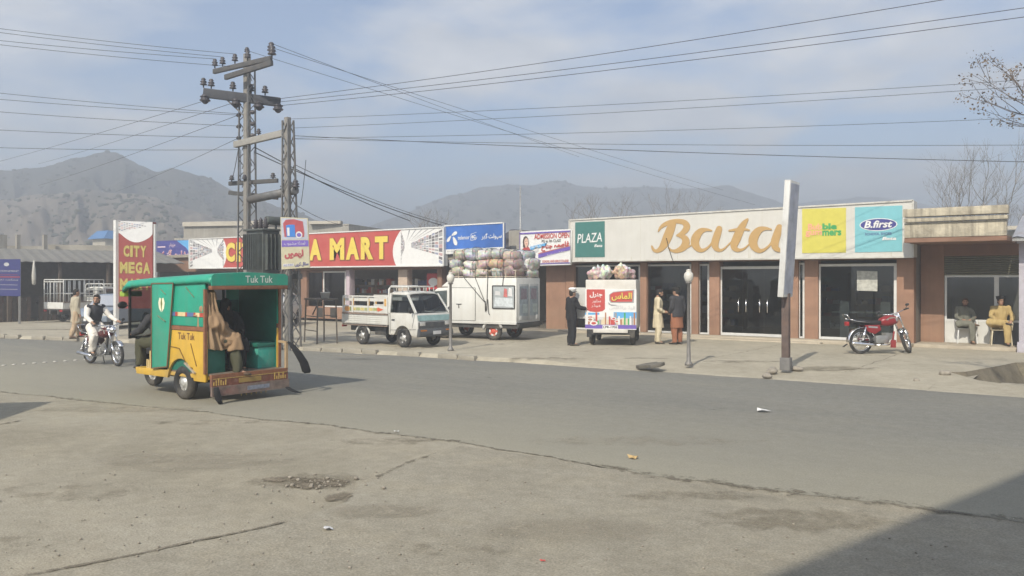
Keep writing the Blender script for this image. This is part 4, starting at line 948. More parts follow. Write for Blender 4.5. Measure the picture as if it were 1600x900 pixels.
# blue notice board
np_ = Panel(PY(-14, 462, 37), PY(32, 463, 37.6), PY(-14, 405, 37), PY(32, 405, 37.6))
nb = thing('notice_board', 'blue notice board with white and red lines at far left edge', 'notice board', P(10, 37.4, .1))
mb = MB(); np_.slab(mb, .06); sub(mb, 'board', pc('notice_blue', (.05,.055,.20)), nb); mb = MB()
np_.oval(mb, .52, .86, .09, .05, 0); np_.rect(mb, .02, .50, .98, .54, 1, 1); np_.text(mb, 'GOVERNMENT', .1, .66, .95, .70, 0); np_.text(mb, urdu('محکمہ تعلیم'), .1, .40, .92, .47, 0, bold=.01); np_.rect(mb, .05, .30, .9, .31, 0); np_.rect(mb, .05, .58, .9, .59, 1); np_.rect(mb, .05, .18, .9, .19, 0)
sub(mb, 'lettering', [C_lgry, pc('print_dull_red', (.30,.06,.10))], nb)
for u in (.03, .97): mb = MB(); a = np_.p(u, 0, -12); mb.bar((a.x, a.y, 0.0), (a.x, a.y, np_.p(u, 1).z), .07); sub(mb, 'post', M_steel, nb)
# flat roofed concrete block behind the shed with unfinished columns
bb = thing('flat_roof_block', 'pale flat roofed concrete block with unfinished columns behind the shed', 'building', P(60, 55, 0))
mb = MB(); a, d = P(-90, 52), P(178, 57); wallbox(mb, a, d, 9, 0, PY(60, 401, 54.5).z); sub(mb, 'wall', M_greyw, bb)
M_pale = mat('pale_parapet', (.40,.37,.31), .9, var=.15, scale=1, dirt=(.2,.18,.15), dirtamt=.6)
mb = MB(); wallbox(mb, P(75, 53.5), P(178, 55.4), .25, PY(60, 397, 54.5).z+.0, PY(60, 383, 54.5).z); wallbox(mb, P(-90, 51.8), P(182, 56.5), .35, PY(60, 400.8, 54.5).z, PY(60, 397.2, 54.5).z); sub(mb, 'parapet', M_pale, bb)
for px, w in ((2, 12), (28, 5.5), (70, 5.5)):
    mb = MB(); a = P(px, 52.9); r_ = w*53/F/2; mb.box(a.x-r_, a.x+r_, a.y-r_, a.y+r_, PY(60, 397, 54.5).z+.002, PY(px, 367, 53).z); sub(mb, 'column', M_greyw, bb)
mb = MB(); wallbox(mb, P(-60, 54), P(70, 55), .25, PY(60, 397, 54.5).z+.002, PY(60, 384, 54.5).z); sub(mb, 'parapet', M_greyw, bb)
# small house with a blue roof on the slope
hb = thing('blue_roof_house', 'tiny pale house with a blue roof on the slope behind red sign', 'house', P(168, 90, 0))
mb = MB(); a = P(168, 90); mb.box(a.x-1.2, a.x+1.4, a.y-1, a.y+1, 0, PY(168, 374, 90).z); sub(mb, 'wall', M_pale, hb)
mb = MB(); z = PY(168, 374, 90).z; zt_ = PY(168, 361, 90).z; mb.hexa([(a.x-1.6,a.y-1.4,z),(a.x+1.8,a.y-1.4,z),(a.x+1.8,a.y+1.4,z),(a.x-1.6,a.y+1.4,z)], [(a.x-1.0,a.y-.6,zt_),(a.x+1.2,a.y-.6,zt_),(a.x+1.2,a.y+.6,zt_),(a.x-1.0,a.y+.6,zt_)]); sub(mb, 'roof', mat('blue_tin', (.06,.16,.34), .5), hb)
# grey upper storey behind the mart
ub = thing('upper_storey_block', 'grey plastered upper storey rising behind the supermarket sign', 'building', P(400, 58, 0))
mb = MB(); wallbox(mb, P(287, 60), P(545, 57), 7, 0, PY(400, 352, 58.5).z); sub(mb, 'wall', M_greyw, ub)
mb = MB(); wallbox(mb, P(285, 59.8), P(440, 58), .3, PY(400, 352, 58.5).z+.003, PY(400, 345, 58.5).z); wallbox(mb, P(482, 57.2), P(532, 56.9), .5, PY(400, 352, 58.5).z+.003, PY(500, 345, 57).z); sub(mb, 'parapet', M_pale, ub)
mb = MB(); wallbox(mb, P(272, 58), P(560, 55.5), .2, PY(400, 372, 57).z-.1, PY(400, 371, 57).z); sub(mb, 'ledge', M_greyw, ub)
# far right low building beyond the corner shop
fb = thing('far_right_house', 'low grey house beyond the tin awning at the right edge', 'house', P(1640, 40, 0))
mb = MB(); wallbox(mb, P(1572, 42), P(1800, 38), 6, 0, PY(1600, 356, 40).z); sub(mb, 'wall', M_greyw, fb); mb = MB(); wallbox(mb, P(1570, 41.6), P(1802, 37.6), .3, PY(1600, 356, 40).z+.003, PY(1600, 350, 40).z); sub(mb, 'parapet', M_pale, fb)
# unseen shade casters on the near side, added so their shade falls into view
nbld = thing('shade_caster_block', 'unseen block shaped to throw the shade at the lower right', 'building', (12, -34, 0))
mb = MB(); off = lambda p, H: (p[0]+.23*H, p[1]-1.17*H)
Hn = 10.0; e0 = off((2.55, -22.8), Hn); e1 = off((4.15, -16.4), Hn)
mb.hexa([(e0[0], e0[1], 0), (24, e0[1]-3, 0), (24, e1[1]-1, 0), (e1[0], e1[1], 0)], [(e0[0], e0[1], Hn), (24, e0[1]-3, Hn), (24, e1[1]-1, Hn), (e1[0], e1[1], Hn)]); sub(mb, 'wall', M_greyw, nbld)
shade_caster = thing('shade_caster_box', 'unseen box added to throw the shade wedge at left', 'shade_caster', (-9, -25, 0))
Hk = 3.0; pts = [off(p, Hk) for p in ((-9.9,-20.3), (-11.2,-21.6), (-9.9,-23.0), (-8.6,-21.7))]  # corners set back from the wedge of shade this added box throws
mb = MB(); mb.hexa([(x, y, 0) for x, y in pts][::-1], [(x, y, Hk) for x, y in pts][::-1]); sub(mb, 'wall', M_greyw, shade_caster)
# ================================================================== VEHICLES (x forward, y left, z up, origin on the ground)
def wheel(parent, x, y, r, w, rim_m, name='wheel', steer=0, rim_r=.62, spokes=5, side=1):
    wt = MB(); wt.torus((0, 0, 0), r-w*.42, w*.46, 'y', 28, 10, 0, 1.05)
    o = wt.build(name, M_black, parent); o.location = (x, y, r); o.rotation_euler = (0, 0, steer)
    q = MB(); rr = (r-w*.42)
    M = Matrix.Rotation(R(90), 4, 'X')
    q.lathe([(rr*.96, -w*.32), (rr*.98, w*.30), (rr*.86, w*.36), (rr*.80, w*.20), (rr*.40, w*.10), (rr*.34, w*.30), (rr*.22, w*.36), (.001, w*.36)], 24, 0, M if side < 0 else Matrix.Rotation(R(-90), 4, 'X'), cap=False)
    for k in range(spokes):
        a = 2*math.pi*k/spokes; p = V((math.cos(a), 0, math.sin(a))); yy = w*.17*side
        q.box(-.03, .03, -.008, .008, -.045, .045, 1, Matrix.Translation((p.x*rr*.6, yy, p.z*rr*.6)) @ Matrix.Rotation(-a, 4, 'Y'))
    q.build('rim', rim_m if isinstance(rim_m, list) else [rim_m, M_dark], o); return o
def outline(mb, pts, y, w, m=0):                        # raised moulding along a side face
    for a, b in zip(pts, pts[1:]): mb.bar((a[0], y, a[1]), (b[0], y, b[1]), w, w, m)
def arch(cx, r, a0=180, a1=0, n=12, z=0): return [(cx+r*math.cos(R(a0+(a1-a0)*i/n)), z+r*math.sin(R(a0+(a1-a0)*i/n))) for i in range(n+1)]

# ------------------------------------------------ the green and yellow auto rickshaw
M_tg = mat('rickshaw_green', (.014,.30,.20), .42, var=.10, scale=2, dirt=(.13,.27,.20), dirtamt=.55, bump=.22, bscale=3.0, streak=.35, scol=(.10,.17,.12))
M_ty = mat('rickshaw_yellow', (.58,.36,.045), .45, var=.10, scale=3, dirt=(.36,.27,.13), dirtamt=.65, bump=.2, bscale=4, streak=.35, scol=(.28,.19,.07))
M_brn = mat('rickshaw_trim', (.22,.095,.05), .6, var=.25, scale=12)
M_tin = mat('rickshaw_inside_shaded', (.012,.125,.09), .55, var=.12)  # inner green darkened: the shade under the roof is put into this colour
M_teal2 = mat('rickshaw_bench_teal', (.04,.33,.26), .5, var=.15, dirt=(.25,.3,.26), dirtamt=.5)
M_mar = mat('tailboard_maroon', (.16,.055,.035), .6, var=.3, scale=20, dirt=DUST, dirtamt=.5)
M_gold2 = mat('tailboard_gold', (.50,.34,.10), .5, var=.3, scale=30)
HD = ang(-.79, .613)
rloc = W(-5.74, 14.6); 
rd = V((math.cos(HD), math.sin(HD), 0)); rl_ = V((-rd.y, rd.x, 0))
rk = thing('auto_rickshaw', 'green and yellow three wheeled auto rickshaw carrying passengers along the road', 'rickshaw', rloc - rl_*.66, HD)
HW = .75; ZF = .52
def roofz(x): return 2.19 - .035*max(0, x+.75) - .03*max(0, x-1.3)**2
# lower yellow body with wheel arch
mb = MB(); ar = arch(0, .42, 180, 8, 12, .30)
side = [(-.78,.36)] + [(-.42,.36)] + ar[1:] + [(.44,.36), (1.50,.36), (1.50,.46), (.90,.50), (.42,.50), (.40, 1.22), (-.78, 1.22)]
for y0, y1 in ((HW-.05, HW), (-HW, -HW+.05)): mb.prism(side, y0, y1, 'y')
mb.box(-.78, 1.62, -HW+.05, HW-.05, .40, .47)
mb.build('body', M_ty, rk, bevel=.015)
mb = MB()
outline(mb, [(.40,.93),(.02,.90),(-.24,.60),(-.40,.58)], HW+.006, .012); outline(mb, [(-.34,1.0),(-.52,.62)], HW+.006, .012)
mb.build('seam', mat('seam_dark', (.16,.09,.02), .6), rk)
mb = MB(); mb.bar((-.50,HW+.012,.50),(-.18,HW+.012,.66), .06, .02); mb.build('reflector_strip', mat('foil', (.45,.43,.40), .4, .5, var=.3, scale=30), rk)
# green upper body (side panels, front bulkhead), curved roof
for s in (1, -1):
    y0, y1 = sorted((s*(HW-.035), s*HW)); mb = MB()
    mb.prism([(-.78, 1.30), (.42, 1.30), (.46, 2.03), (-.76, 2.05)], y0, y1, 'y'); mb.build('side_panel', M_tg, rk, bevel=.01)
    y0, y1 = sorted((s*(HW-.045), s*(HW+.012))); mb = MB(); mb.box(-.79, .42, y0, y1, 1.225, 1.295); mb.build('waist_rail', M_brn, rk)
    y0, y1 = sorted((s*(HW-.058), s*(HW-.052))); mb = MB(); mb.box(-.76, .395, y0, y1, .505, 2.03); mb.build('inner_lining', M_tin, rk)
mb = MB(); cols3 = [mat('deco_red', (.40,.06,.04), .5), mat('deco_cream', (.62,.50,.28), .5), mat('deco_blue', (.08,.14,.30), .5)]
for i, (a, b, c_) in enumerate(((-.74,-.62,0),(-.62,-.50,1),(-.50,-.44,0),(-.44,-.24,2),(-.24,-.18,0),(-.18,.06,1),(.06,.14,0),(.14,.36,2))): mb.box(a, b, HW+.002, HW+.012, 1.465, 1.535, c_)
mb.build('decorated_strip', cols3, rk)
mb = MB(); xs_ = [-.98, -.9, -.7, -.3, .2, .7, 1.2, 1.6, 1.82, 1.95]; rings = []
for x in xs_:
    z = roofz(x) - (.02 if x < -.95 else 0) - (.08 if x > 1.9 else 0); hw = HW+.03
    pr = [(-hw, z-.15), (-hw-.005, z-.08), (-hw+.05, z-.015), (-hw*.5, z+.028), (0, z+.04), (hw*.5, z+.028), (hw-.05, z-.015), (hw+.005, z-.08), (hw, z-.15), (hw-.05, z-.13), (hw*.5, z-.03), (0, z-.02), (-hw*.5, z-.03), (-hw+.05, z-.13)]
    rings.append([(x, y, zz) for y, zz in pr])
mb.loft(rings); mb.build('roof', M_tg, rk)
mb = MB(); mb.prism([(-HW-.02,2.0),(HW+.02,2.0),(HW+.02,2.16),(HW-.03,2.20),(0,2.225),(-HW+.03,2.20),(-HW-.02,2.16)], -1.0, -.985, 'x'); rf = mb.build('rear_valance', M_tg, rk)
mb = MB(); put_text(mb, 'Tuk Tuk', rectfn((-1.004, .12, 2.045), (0, -.56, 0), (0, 0, .125)), 0, .012); mb.build('lettering', mat('letter_pale', (.62,.66,.60), .6), rk)
mb = MB(); mb.box(-1.0, -.9, -HW-.02, HW+.02, 1.93, 1.998); mb.build('roof_beam', M_brn, rk, bevel=.01)
mb = MB(); put_text(mb, 'Tuk Tuk', rectfn((.06, HW+.003, 1.06), (-.52, 0, 0), (0, 0, .12)), 0, .015); mb.build('lettering', mat('letter_brown', (.12,.05,.03), .6), rk)
# tall green side door with white leaf emblem
for s in (-1, 1):
    mb = MB(); y0, y1 = sorted((s*(HW-.02), s*(HW+.035))); mb.prism([(.36,.56),(.88,.50),(.88,2.03),(.16,2.04)], y0, y1, 'y'); dr = mb.build('door', M_tg, rk, bevel=.012)
mb = MB(); outline(mb, [(.36,.56),(.88,.50),(.88,2.03),(.16,2.04),(.36,.56)], HW+.036, .02); mb.build('door_edge', mat('door_edge_brown', (.16,.09,.045), .6), dr)
mb = MB()
def leaf(mb, cx, cz, s, m, mirror):
    pts = [(0,0),(.055,.05),(.075,.13),(.045,.20),(.005,.19),(.0,.1)]
    mb.poly([(cx + mirror*p[0]*s, HW+.0385, cz + p[1]*s) for p in pts], m)
leaf(mb, .555, 1.52, 1.3, 0, 1); leaf(mb, .535, 1.52, 1.3, 0, -1); mb.poly([(.545+dx_, HW+.0392, z_) for dx_, z_ in ((-.008,1.56),(.008,1.56),(.03,1.68),(.01,1.76),(-.01,1.76),(-.03,1.68))], 1)
mb.build('leaf_emblem', [mat('emblem_cream', (.72,.70,.52), .6), mat('emblem_olive', (.15,.18,.05), .6)], dr)
mb = MB(); mb.bar((.40,HW+.04,1.84),(.56,HW+.04,1.93),.035,.004); mb.bar((.40,HW+.04,1.36),(.66,HW+.04,1.46),.05,.004); mb.bar((-.45,HW+.004,1.80),(-.20,HW+.004,1.97),.04,.004)
mb.build('faded_scroll', mat('scroll_rust', (.16,.20,.13), .7, var=.3, scale=40), dr)
# rear opening: corner posts, floor, bench, inner bulkhead
for s in (1, -1): mb = MB(); mb.box(-.80, -.755, s*HW-.025, s*HW+.025, .50, 1.94); mb.build('corner_post', M_brn, rk)
mb = MB(); mb.box(-.95, 1.1, -HW+.06, HW-.06, .471, .50); mb.build('floor', mat('rickshaw_floor', (.16,.13,.10), .8), rk)
mb = MB(); mb.box(.40, .44, -HW+.06, HW-.06, .5, 1.30); mb.box(.40, .43, -.05, HW-.06, 1.30, 1.95); mb.box(.40, .43, -HW+.06, -.05, 1.3, 1.72); mb.build('bulkhead', M_tin, rk)
mb = MB(); mb.box(-.72, .38, -HW+.052, -HW+.42, .5, .88); mb.build('bench', M_teal2, rk, bevel=.01); mb = MB(); mb.box(-.74, .38, -HW+.052, -HW+.46, .885, .96); mb.build('bench_cushion', M_tin, rk, bevel=.02)
mb = MB(); mb.box(-.72, .38, HW-.42, HW-.06, .5, .88); mb.box(-.74, .38, HW-.46, HW-.06, .885, .96); mb.build('bench', M_tin, rk, bevel=.01)
# tailboard bumper
mb = MB(); mb.box(-1.0, -.94, -HW-.02, HW+.02, .44, .50); mb.box(-1.0, -.95, -HW-.02, HW+.02, .30, .435, 1); mb.box(-1.03, -.98, -HW-.03, HW+.03, .14, .30, 2); mb.box(-1.0, -.97, -HW, HW, .24, .30)
tb = mb.build('tailboard', [M_brn, M_mar, mat('tailboard_plank', (.17,.13,.11), .7, var=.35, scale=9, dirt=(.3,.1,.08), dirtamt=.6)], rk)
mb = MB()
for y in [-.72+.045*i for i in range(33)]:
    if abs(y) > .45: mb.box(-1.006, -1.0, y, y+.02, .32, .32+.06+.03*((int(y*100)) % 3), 0)
mb.box(-1.008, -1.0, -.2, .25, .33, .41, 1); mb.box(-1.005, -1.0, -HW, HW, .425, .435, 0)
mb.box(-1.036, -1.03, -.35, .1, .19, .26, 2)
for k in range(6): mb.ell((-1.0, -.3+.1*k, .12), .012, .012, .02, 6, 4, 1)
mb.build('decoration', [M_gold2, mat('plate_gold', (.30,.2,.06), .5), mat('deco_bluegrey', (.20,.22,.27), .6, var=.3, scale=20)], tb)
mb = MB(); mb.bar((-.98,-HW,.5),(-.98,-HW,.98),.045); mb.bar((-.98,-HW,.96),(-.70,-HW+.02,.98),.04); mb.build('side_gate', mat('gate_tan', (.38,.27,.16), .7), rk)
def ribbon(name, pts, w, m, wd):
    mb = MB(); n_ = 8
    for (a, b) in zip(pts, pts[1:]):
        a, b = V(a), V(b); 
        for d_ in (V((0,0,0)), wd.normalized().cross((b-a).normalized())*.012): mb.quad(a-wd*w[0]*.5+d_, b-wd*w[1]*.5+d_, b+wd*w[1]*.5+d_, a+wd*w[0]*.5+d_)
    return mb
def cloth(name, pts, ws, m):
    mb = MB(); rings = []
    for i, (p, w_) in enumerate(zip(pts, ws)):
        p = V(p); rings.append([p + V((math.cos(t)*w_*.5*.35, math.sin(t)*w_*.5, 0)) for t in [2*math.pi*j/12 for j in range(12)]])
    mb.loft(rings); return mb.build(name, m, rk)
M_tas = mat('black_cloth', (.018,.018,.02), .9, var=.3)
cloth('black_streamer', [(-.99,-HW-.02,.98),(-1.03,-HW-.10,.90),(-1.07,-HW-.20,.75),(-1.10,-HW-.30,.58),(-1.10,-HW-.36,.42),(-1.1,-HW-.38,.38)], [.05,.13,.18,.2,.2,.13], M_tas)
cloth('mud_flap', [(-1.0,-HW+.05,.18),(-1.06,-HW-.05,.10),(-1.12,-HW-.14,.05),(-1.15,-HW-.2,.03)], [.1,.12,.1,.05], M_tas)
cloth('mud_flap', [(-1.04,HW-.04,.30),(-1.05,HW-.05,.20),(-1.06,HW-.07,.10),(-1.08,HW-.10,.015)], [.09,.12,.13,.08], M_tas)
# tan cloth curtain hanging from the roof at the left rear corner
mb = MB(); nu, nv = 26, 14; gr = []
for j in range(nv+1):
    v = j/nv; z = 1.88-.94*v; y0 = .715; y1 = .56-.30*v**1.4; row = []
    for i in range(nu+1):
        u = i/nu; row.append((-.775+.030*math.sin(u*19+1.2*math.sin(v*3))*(.3+.9*v) + .02*noise.noise(V((u*4, v*4, 2))) - .03*v, y0+(y1-y0)*u, z-.05*math.sin(u*3.1)*v+.02*noise.noise(V((u*6, 3, 1)))))
    gr.append(row)
mb.add([p for r_ in gr for p in r_], [(j*(nu+1)+i, j*(nu+1)+i+1, (j+1)*(nu+1)+i+1, (j+1)*(nu+1)+i) for j in range(nv) for i in range(nu)], 0, True)
mb.build('curtain', mat('curtain_tan', (.30,.21,.13), .95, var=.15, scale=8, spec=.1), rk)
# wheels, axle, front fork and cowl
M_rimt = [mat('rim_rickshaw', (.62,.62,.60), .35, .5), mat('rim_rickshaw_spoke', (.40,.39,.36), .4, .4)]
wheel(rk, 0, HW-.11, .30, .19, M_rimt, side=1); wheel(rk, 0, -HW+.11, .30, .19, M_rimt, side=-1); wheel(rk, 2.22, 0, .27, .15, M_rimt, steer=.08)
mb = MB(); mb.tube([(0,-.55,.30),(0,.55,.30)], .05, 8); mb.box(-.6, 1.5, -.3, .3, .30, .40); mb.build('axle', M_dark, rk)
mb = MB(); 
for s in (1, -1): mb.tube([(2.22, s*.12, .27), (2.0, s*.12, .95)], .03, 8)
mb.tube([(2.02,-.14,.9),(2.02,.14,.9)], .03, 8); mb.tube([(1.98,-.36,1.02),(2.0,-.1,1.06),(2.0,.1,1.06),(1.90,.40,1.02)], .018, 8); mb.build('front_fork', M_dark, rk)
mb = MB(); mb.loft([[(2.22+.36*math.cos(R(a)), y, .30+.36*math.sin(R(a))) for y in (-.11,.11)] + [(2.22+.34*math.cos(R(a)), y, .30+.34*math.sin(R(a))) for y in (.11,-.11)] for a in range(5, 166, 16)]); mb.build('front_mudguard', M_dark, rk)
mb = MB(); mb.box(1.62, 2.02, -.42, .42, .34, .40); mb.box(1.92, 2.02, -.50, .50, .36, 1.0); mb.box(1.25, 1.95, -.16, .16, .40, .72)
mb.build('front_cowl', mat('cowl_dark', (.03,.032,.03), .6, var=.3), rk, bevel=.03)
mb = MB(); mb.box(.95, 1.40, -.62, .62, .72, .84); mb.build('driver_seat', M_tas, rk, bevel=.03)
for s in (1, -1): mb = MB(); mb.bar((1.98, s*.62, .98), (1.90, s*.66, 1.98), .04); mb.build('windscreen_post', M_blk, rk); mb = MB(); mb.bar((.92, s*.70, .5), (.92, s*.70, 2.0), .035); mb.build('cabin_post', M_blk, rk)
mb = MB(); mb.bar((2.0,-.62,1.0),(2.0,.62,1.0),.04); mb.build('windscreen_frame', M_blk, rk)
mb = MB(); mb.quad((1.97,-.6,1.02),(1.97,.6,1.02),(1.905,.64,1.95),(1.905,-.64,1.95)); mb.build('windscreen', M_vglass, rk)
mb = MB()
for i in range(5): mb.box(.93+.055*i, .965+.055*i, HW-.06, HW-.03, .47, .78+.06*(i % 3)-.05*i)
mb.build('splash_guard', mat('guard_cream', (.60,.45,.20), .6), rk)
mb = MB(); mb.ell((2.12,0,1.05), .08, .12, .12, 14, 8); mb.build('headlight', M_chrome, rk)
mb = MB(); mb.ell((2.02, .74, 1.62), .02, .10, .07, 10, 6, 0); mb.bar((1.94,.64,1.6),(2.03,.74,1.62),.015); mb.build('mirror', M_blk, rk)
mb = MB(); mb.box(1.93, 2.10, .40, .76, 1.78, 1.88); mb.build('sun_visor', mat('visor_lime', (.28,.40,.05), .6), rk, bevel=.02)

# ------------------------------------------------ small cab-over pickup
M_pw = mat('pickup_white', (.58,.58,.55), .35, var=.05, scale=3, dirt=(.40,.36,.29), dirtamt=.5, streak=.3, scol=(.36,.31,.25))
M_bump = mat('bumper_grey', (.06,.065,.07), .6, var=.2, dirt=DUST, dirtamt=.4)
M_lamp = mat('lamp_lens', (.62,.62,.60), .15, .3, var=.15, scale=30); M_amber = mat('amber_lens', (.45,.16,.03), .25); M_redl = mat('red_lens', (.32,.02,.02), .25)
def cab(root, body, x0=1.28, w=.68, z0=.34, tealstrip=None):
    """cab shell of a cab-over van: lofted cross sections, glass and trims as parts"""
    # side profile (x,z): door sill, arch, nose, windscreen, roof
    ar = arch(1.88, .36, 178, 2, 10, .28)
    low = [(x0, .36), (1.50, .36)] + ar[1:-1] + [(2.26, .36), (2.50, .34), (2.55, .50), (2.53, .78), (2.46, 1.02)]
    top = [(2.46,1.02), (2.06, 1.58), (1.94, 1.645), (x0+.06, 1.66), (x0, 1.60), (x0, 1.02)]
    mb = MB(); prof = low + top[1:]
    for s in (1, -1): y0, y1 = sorted((s*(w-.03), s*w)); 
    # lower tub
    mb.prism(low + [(x0, 1.02)], -w, w, 'y'); 
    o = mb.build('cab', body, root, bevel=.03)
    # roof and pillars
    mb = MB(); tw = w-.075
    def T(x, z, s): k = (z-1.02)/.62; return (x, s*(w - .075*max(0, k)), z)
    rr = []
    for y in (-1, -.97, -.85, 0, .85, .97, 1):
        zz = {1: 1.56, .97: 1.61, .85: 1.645, 0: 1.665}[abs(y)]
        rr.append([(2.08, y*tw, zz-.08), (1.98, y*tw, zz-.015), (1.85, y*tw, zz), (x0+.06, y*tw, zz), (x0, y*tw, zz-.04), (x0, y*tw, zz-.09), (1.9, y*tw, zz-.07)])
    mb.loft(rr)
    for s in (1, -1):
        mb.bar(T(2.46,1.02,s), T(2.04,1.57,s), .06, .05); mb.bar(T(x0+.04,1.0,s), T(x0+.04,1.6,s), .08, .05); mb.bar(T(1.74,1.02,s), T(1.74,1.58,s), .001, .001)
    mb.box(x0, x0+.03, -tw-.03, tw+.03, 1.0, 1.14); mb.box(x0, x0+.03, -.15, .15, 1.1, 1.6)
    mb.build('roof', body, root)
    mb = MB(); mb.quad(T(2.455,1.03,1), T(2.455,1.03,-1), T(2.06,1.56,-1), T(2.06,1.56,1)); mb.build('windscreen', M_vglass, root)
    for s in (1, -1):
        mb = MB(); pts = [(x0+.09, 1.035), (2.36, 1.035), (2.04, 1.545), (x0+.09, 1.565)]; mb.poly([T(x, z, s) for x, z in (pts if s > 0 else pts[::-1])]); mb.build('side_window', M_vglass, root)
        mb = MB(); y_ = s*(w+.003); outline(mb, [(x0+.07,.42),(x0+.07,1.0)], y_, .012); outline(mb, [(x0+.07,.50),(2.46,.55)], y_, .012); outline(mb, [(2.30,.58),(2.42,1.02)], y_, .010); mb.box(x0+.14, x0+.27, y_-.012, y_+.012, .78, .83); d = mb.build('door_seam', M_bump, root)
        mb = MB(); mb.ell((2.36, s*(w+.12), 1.10), .03, .08, .09, 10, 6); mb.bar((2.40, s*w, 1.02), (2.37, s*(w+.08), 1.08), .015); mb.build('mirror', M_blk, root)
    mb = MB(); mb.prism([(2.50,.32),(2.62,.34),(2.64,.44),(2.60,.56),(2.545,.58)], -w-.02, w+.02, 'y'); bp = mb.build('bumper', M_bump, root, bevel=.02)
    mb = MB(); mb.box(2.545, 2.565, -w+.02, w-.02, .58, .76); mb.build('grille', M_bump, root)
    for s in (1, -1):
        mb = MB(); y0, y1 = sorted((s*.40, s*.63)); mb.box(2.53, 2.572, y0, y1, .655, .765); mb.build('headlight', M_lamp, root, bevel=.012)
        mb = MB(); y0, y1 = sorted((s*.40, s*.63)); mb.box(2.6, 2.632, y0, y1, .50, .54); mb.build('indicator', M_amber, root)
    mb = MB(); mb.box(2.64, 2.65, -.16, .16, .40, .50); mb.build('number_plate', C_lgry, root)
    if tealstrip: mb = MB(); mb.prism([(2.545,.80),(2.55,.80),(2.495,.96),(2.49,.96)], -w+.02, w-.02, 'y'); mb.build('bonnet_strip', tealstrip, root)
    mb = MB()
    for k in (-.3, .25): mb.bar((2.46, k-.2, 1.04), (2.38, k+.12, 1.15), .014)
    mb.build('wiper', M_blk, root)
    mb = MB(); mb.box(x0+.1, 1.9, -w+.05, w-.05, .62, .85); mb.box(x0+.08, x0+.22, -w+.08, -.06, .85, 1.36); mb.box(x0+.08, x0+.22, .06, w-.08, .85, 1.36); mb.build('seat', M_tas, root, bevel=.03)
    mb = MB(); mb.torus((2.12,-.34,1.06), .17, .016, 'x', 20, 6); mb.build('steering_wheel', M_blk, root)
def bed(root, body, x0=-.92, x1=1.22, w=.66, paint=True, cage=False):
    mb = MB(); mb.box(x0, x1, -w, w, .58, .64); mb.box(x0, 1.3, -.32, -.24, .40, .58); mb.box(x0, 1.3, .24, .32, .40, .58); mb.build('chassis', M_dark, root)
    for s in (1, -1):
        y0, y1 = sorted((s*(w-.03), s*w)); mb = MB(); mb.box(x0, x1, y0, y1, .642, .92)
        for k in range(4): mb.box(x0+.03, x1-.03, min(s*w, s*(w+.012)), max(s*w, s*(w+.012)), .67+.06*k, .70+.06*k)
        o = mb.build('side_board', body, root, bevel=.006)
        mb = MB(); mb.bar((x0, s*(w+.01), .60), (x1, s*(w+.01), .60), .03); mb.bar((x0, s*(w+.01), .955), (x1, s*(w+.01), .955), .045, .05); mb.build('rub_rail', mat('rail_brown', (.20,.15,.12), .6, var=.3, scale=10), root)
        mb = MB(); mb.tube([(-.02+.33*math.cos(R(a)), s*(w-.08), .28+.33*math.sin(R(a))) for a in range(10, 171, 16)], .035, 6); mb.build('mudguard', body, root)
    mb = MB(); mb.box(x0-.03, x0, -w, w, .642, .95); mb.build('tailgate', body, root, bevel=.006)
    for s in (1, -1): mb = MB(); y0, y1 = sorted((s*.45, s*.64)); mb.box(x0-.05, x0-.031, y0, y1, .52, .60); mb.build('tail_light', M_redl, root)
    if paint:
        for s in (1, -1):
            y0, y1 = sorted((s*(w-.045), s*(w-.015)))
            mb = MB(); mb.box(x0, x1, y0, y1, .99, 1.20); hb_ = mb.build('painted_board', body, root, bevel=.005)
            mb = MB(); yy = s*(w-.012); e = s*.003
            def q(x, z, k=0): return (x, yy+e*k, z)
            mb.add([q(-.78,1.02,1),q(-.62,1.02,1),q(-.56,1.095,1),q(-.62,1.17,1),q(-.78,1.17,1),q(-.84,1.095,1)], [(0,1,2,3,4,5)], 0)
            mb.add([q(-.58,1.03,1),q(-.50,1.03,1),q(-.50,1.16,1),q(-.58,1.16,1)], [(0,1,2,3)], 1)
            for k in range(6): mb.add([q(-.46+.2*k,1.05,1),q(-.28+.2*k,1.05,1),q(-.28+.2*k,1.14,1),q(-.46+.2*k,1.14,1)], [(0,1,2,3)], 2+(k % 2))
            mb.add([q(.76,1.03,1),q(1.02,1.095,1),q(.76,1.16,1),q(.70,1.095,1)], [(0,1,2,3)], 4)
            mb.build('painted_pattern', [mat('paint_orange', (.62,.30,.09), .5), mat('paint_olive', (.18,.22,.10), .5), mat('paint_mustard', (.55,.45,.18), .5, var=.3, scale=25), mat('paint_moss', (.34,.36,.16), .5, var=.3, scale=25), mat('paint_red', (.58,.12,.05), .5)], hb_)
            mb = MB(); mb.box(x0+.02, x1, y0, y1, 1.34, 1.44); mb.bar((x0, (y0+y1)/2, 1.49), (x1+.1, (y0+y1)/2, 1.49), .04)
            for xx in (x0+.03, -.42, .32, x1-.03): mb.bar((xx, (y0+y1)/2+s*.02, .64), (xx, (y0+y1)/2+s*.02, 1.47), .05, .04)
            mb.build('upper_rail', body, root)
            mb = MB()
            for xx in (x0+.06, -.42, .32, x1-.12): mb.box(xx-.05, xx+.05, min(yy, yy+2*e), max(yy, yy+2*e), 1.20, 1.42, 0)
            mb.build('painted_post', mat('paint_post', (.55,.33,.12), .5, var=.3, scale=20), root)
    # head board hoop behind the cab
    mb = MB(); mb.tube([(x1+.02,-w+.03,.64),(x1+.02,-w+.03,1.72),(x1+.02,-w+.12,1.80),(x1+.02,w-.12,1.80),(x1+.02,w-.03,1.72),(x1+.02,w-.03,.64)], .028, 8)
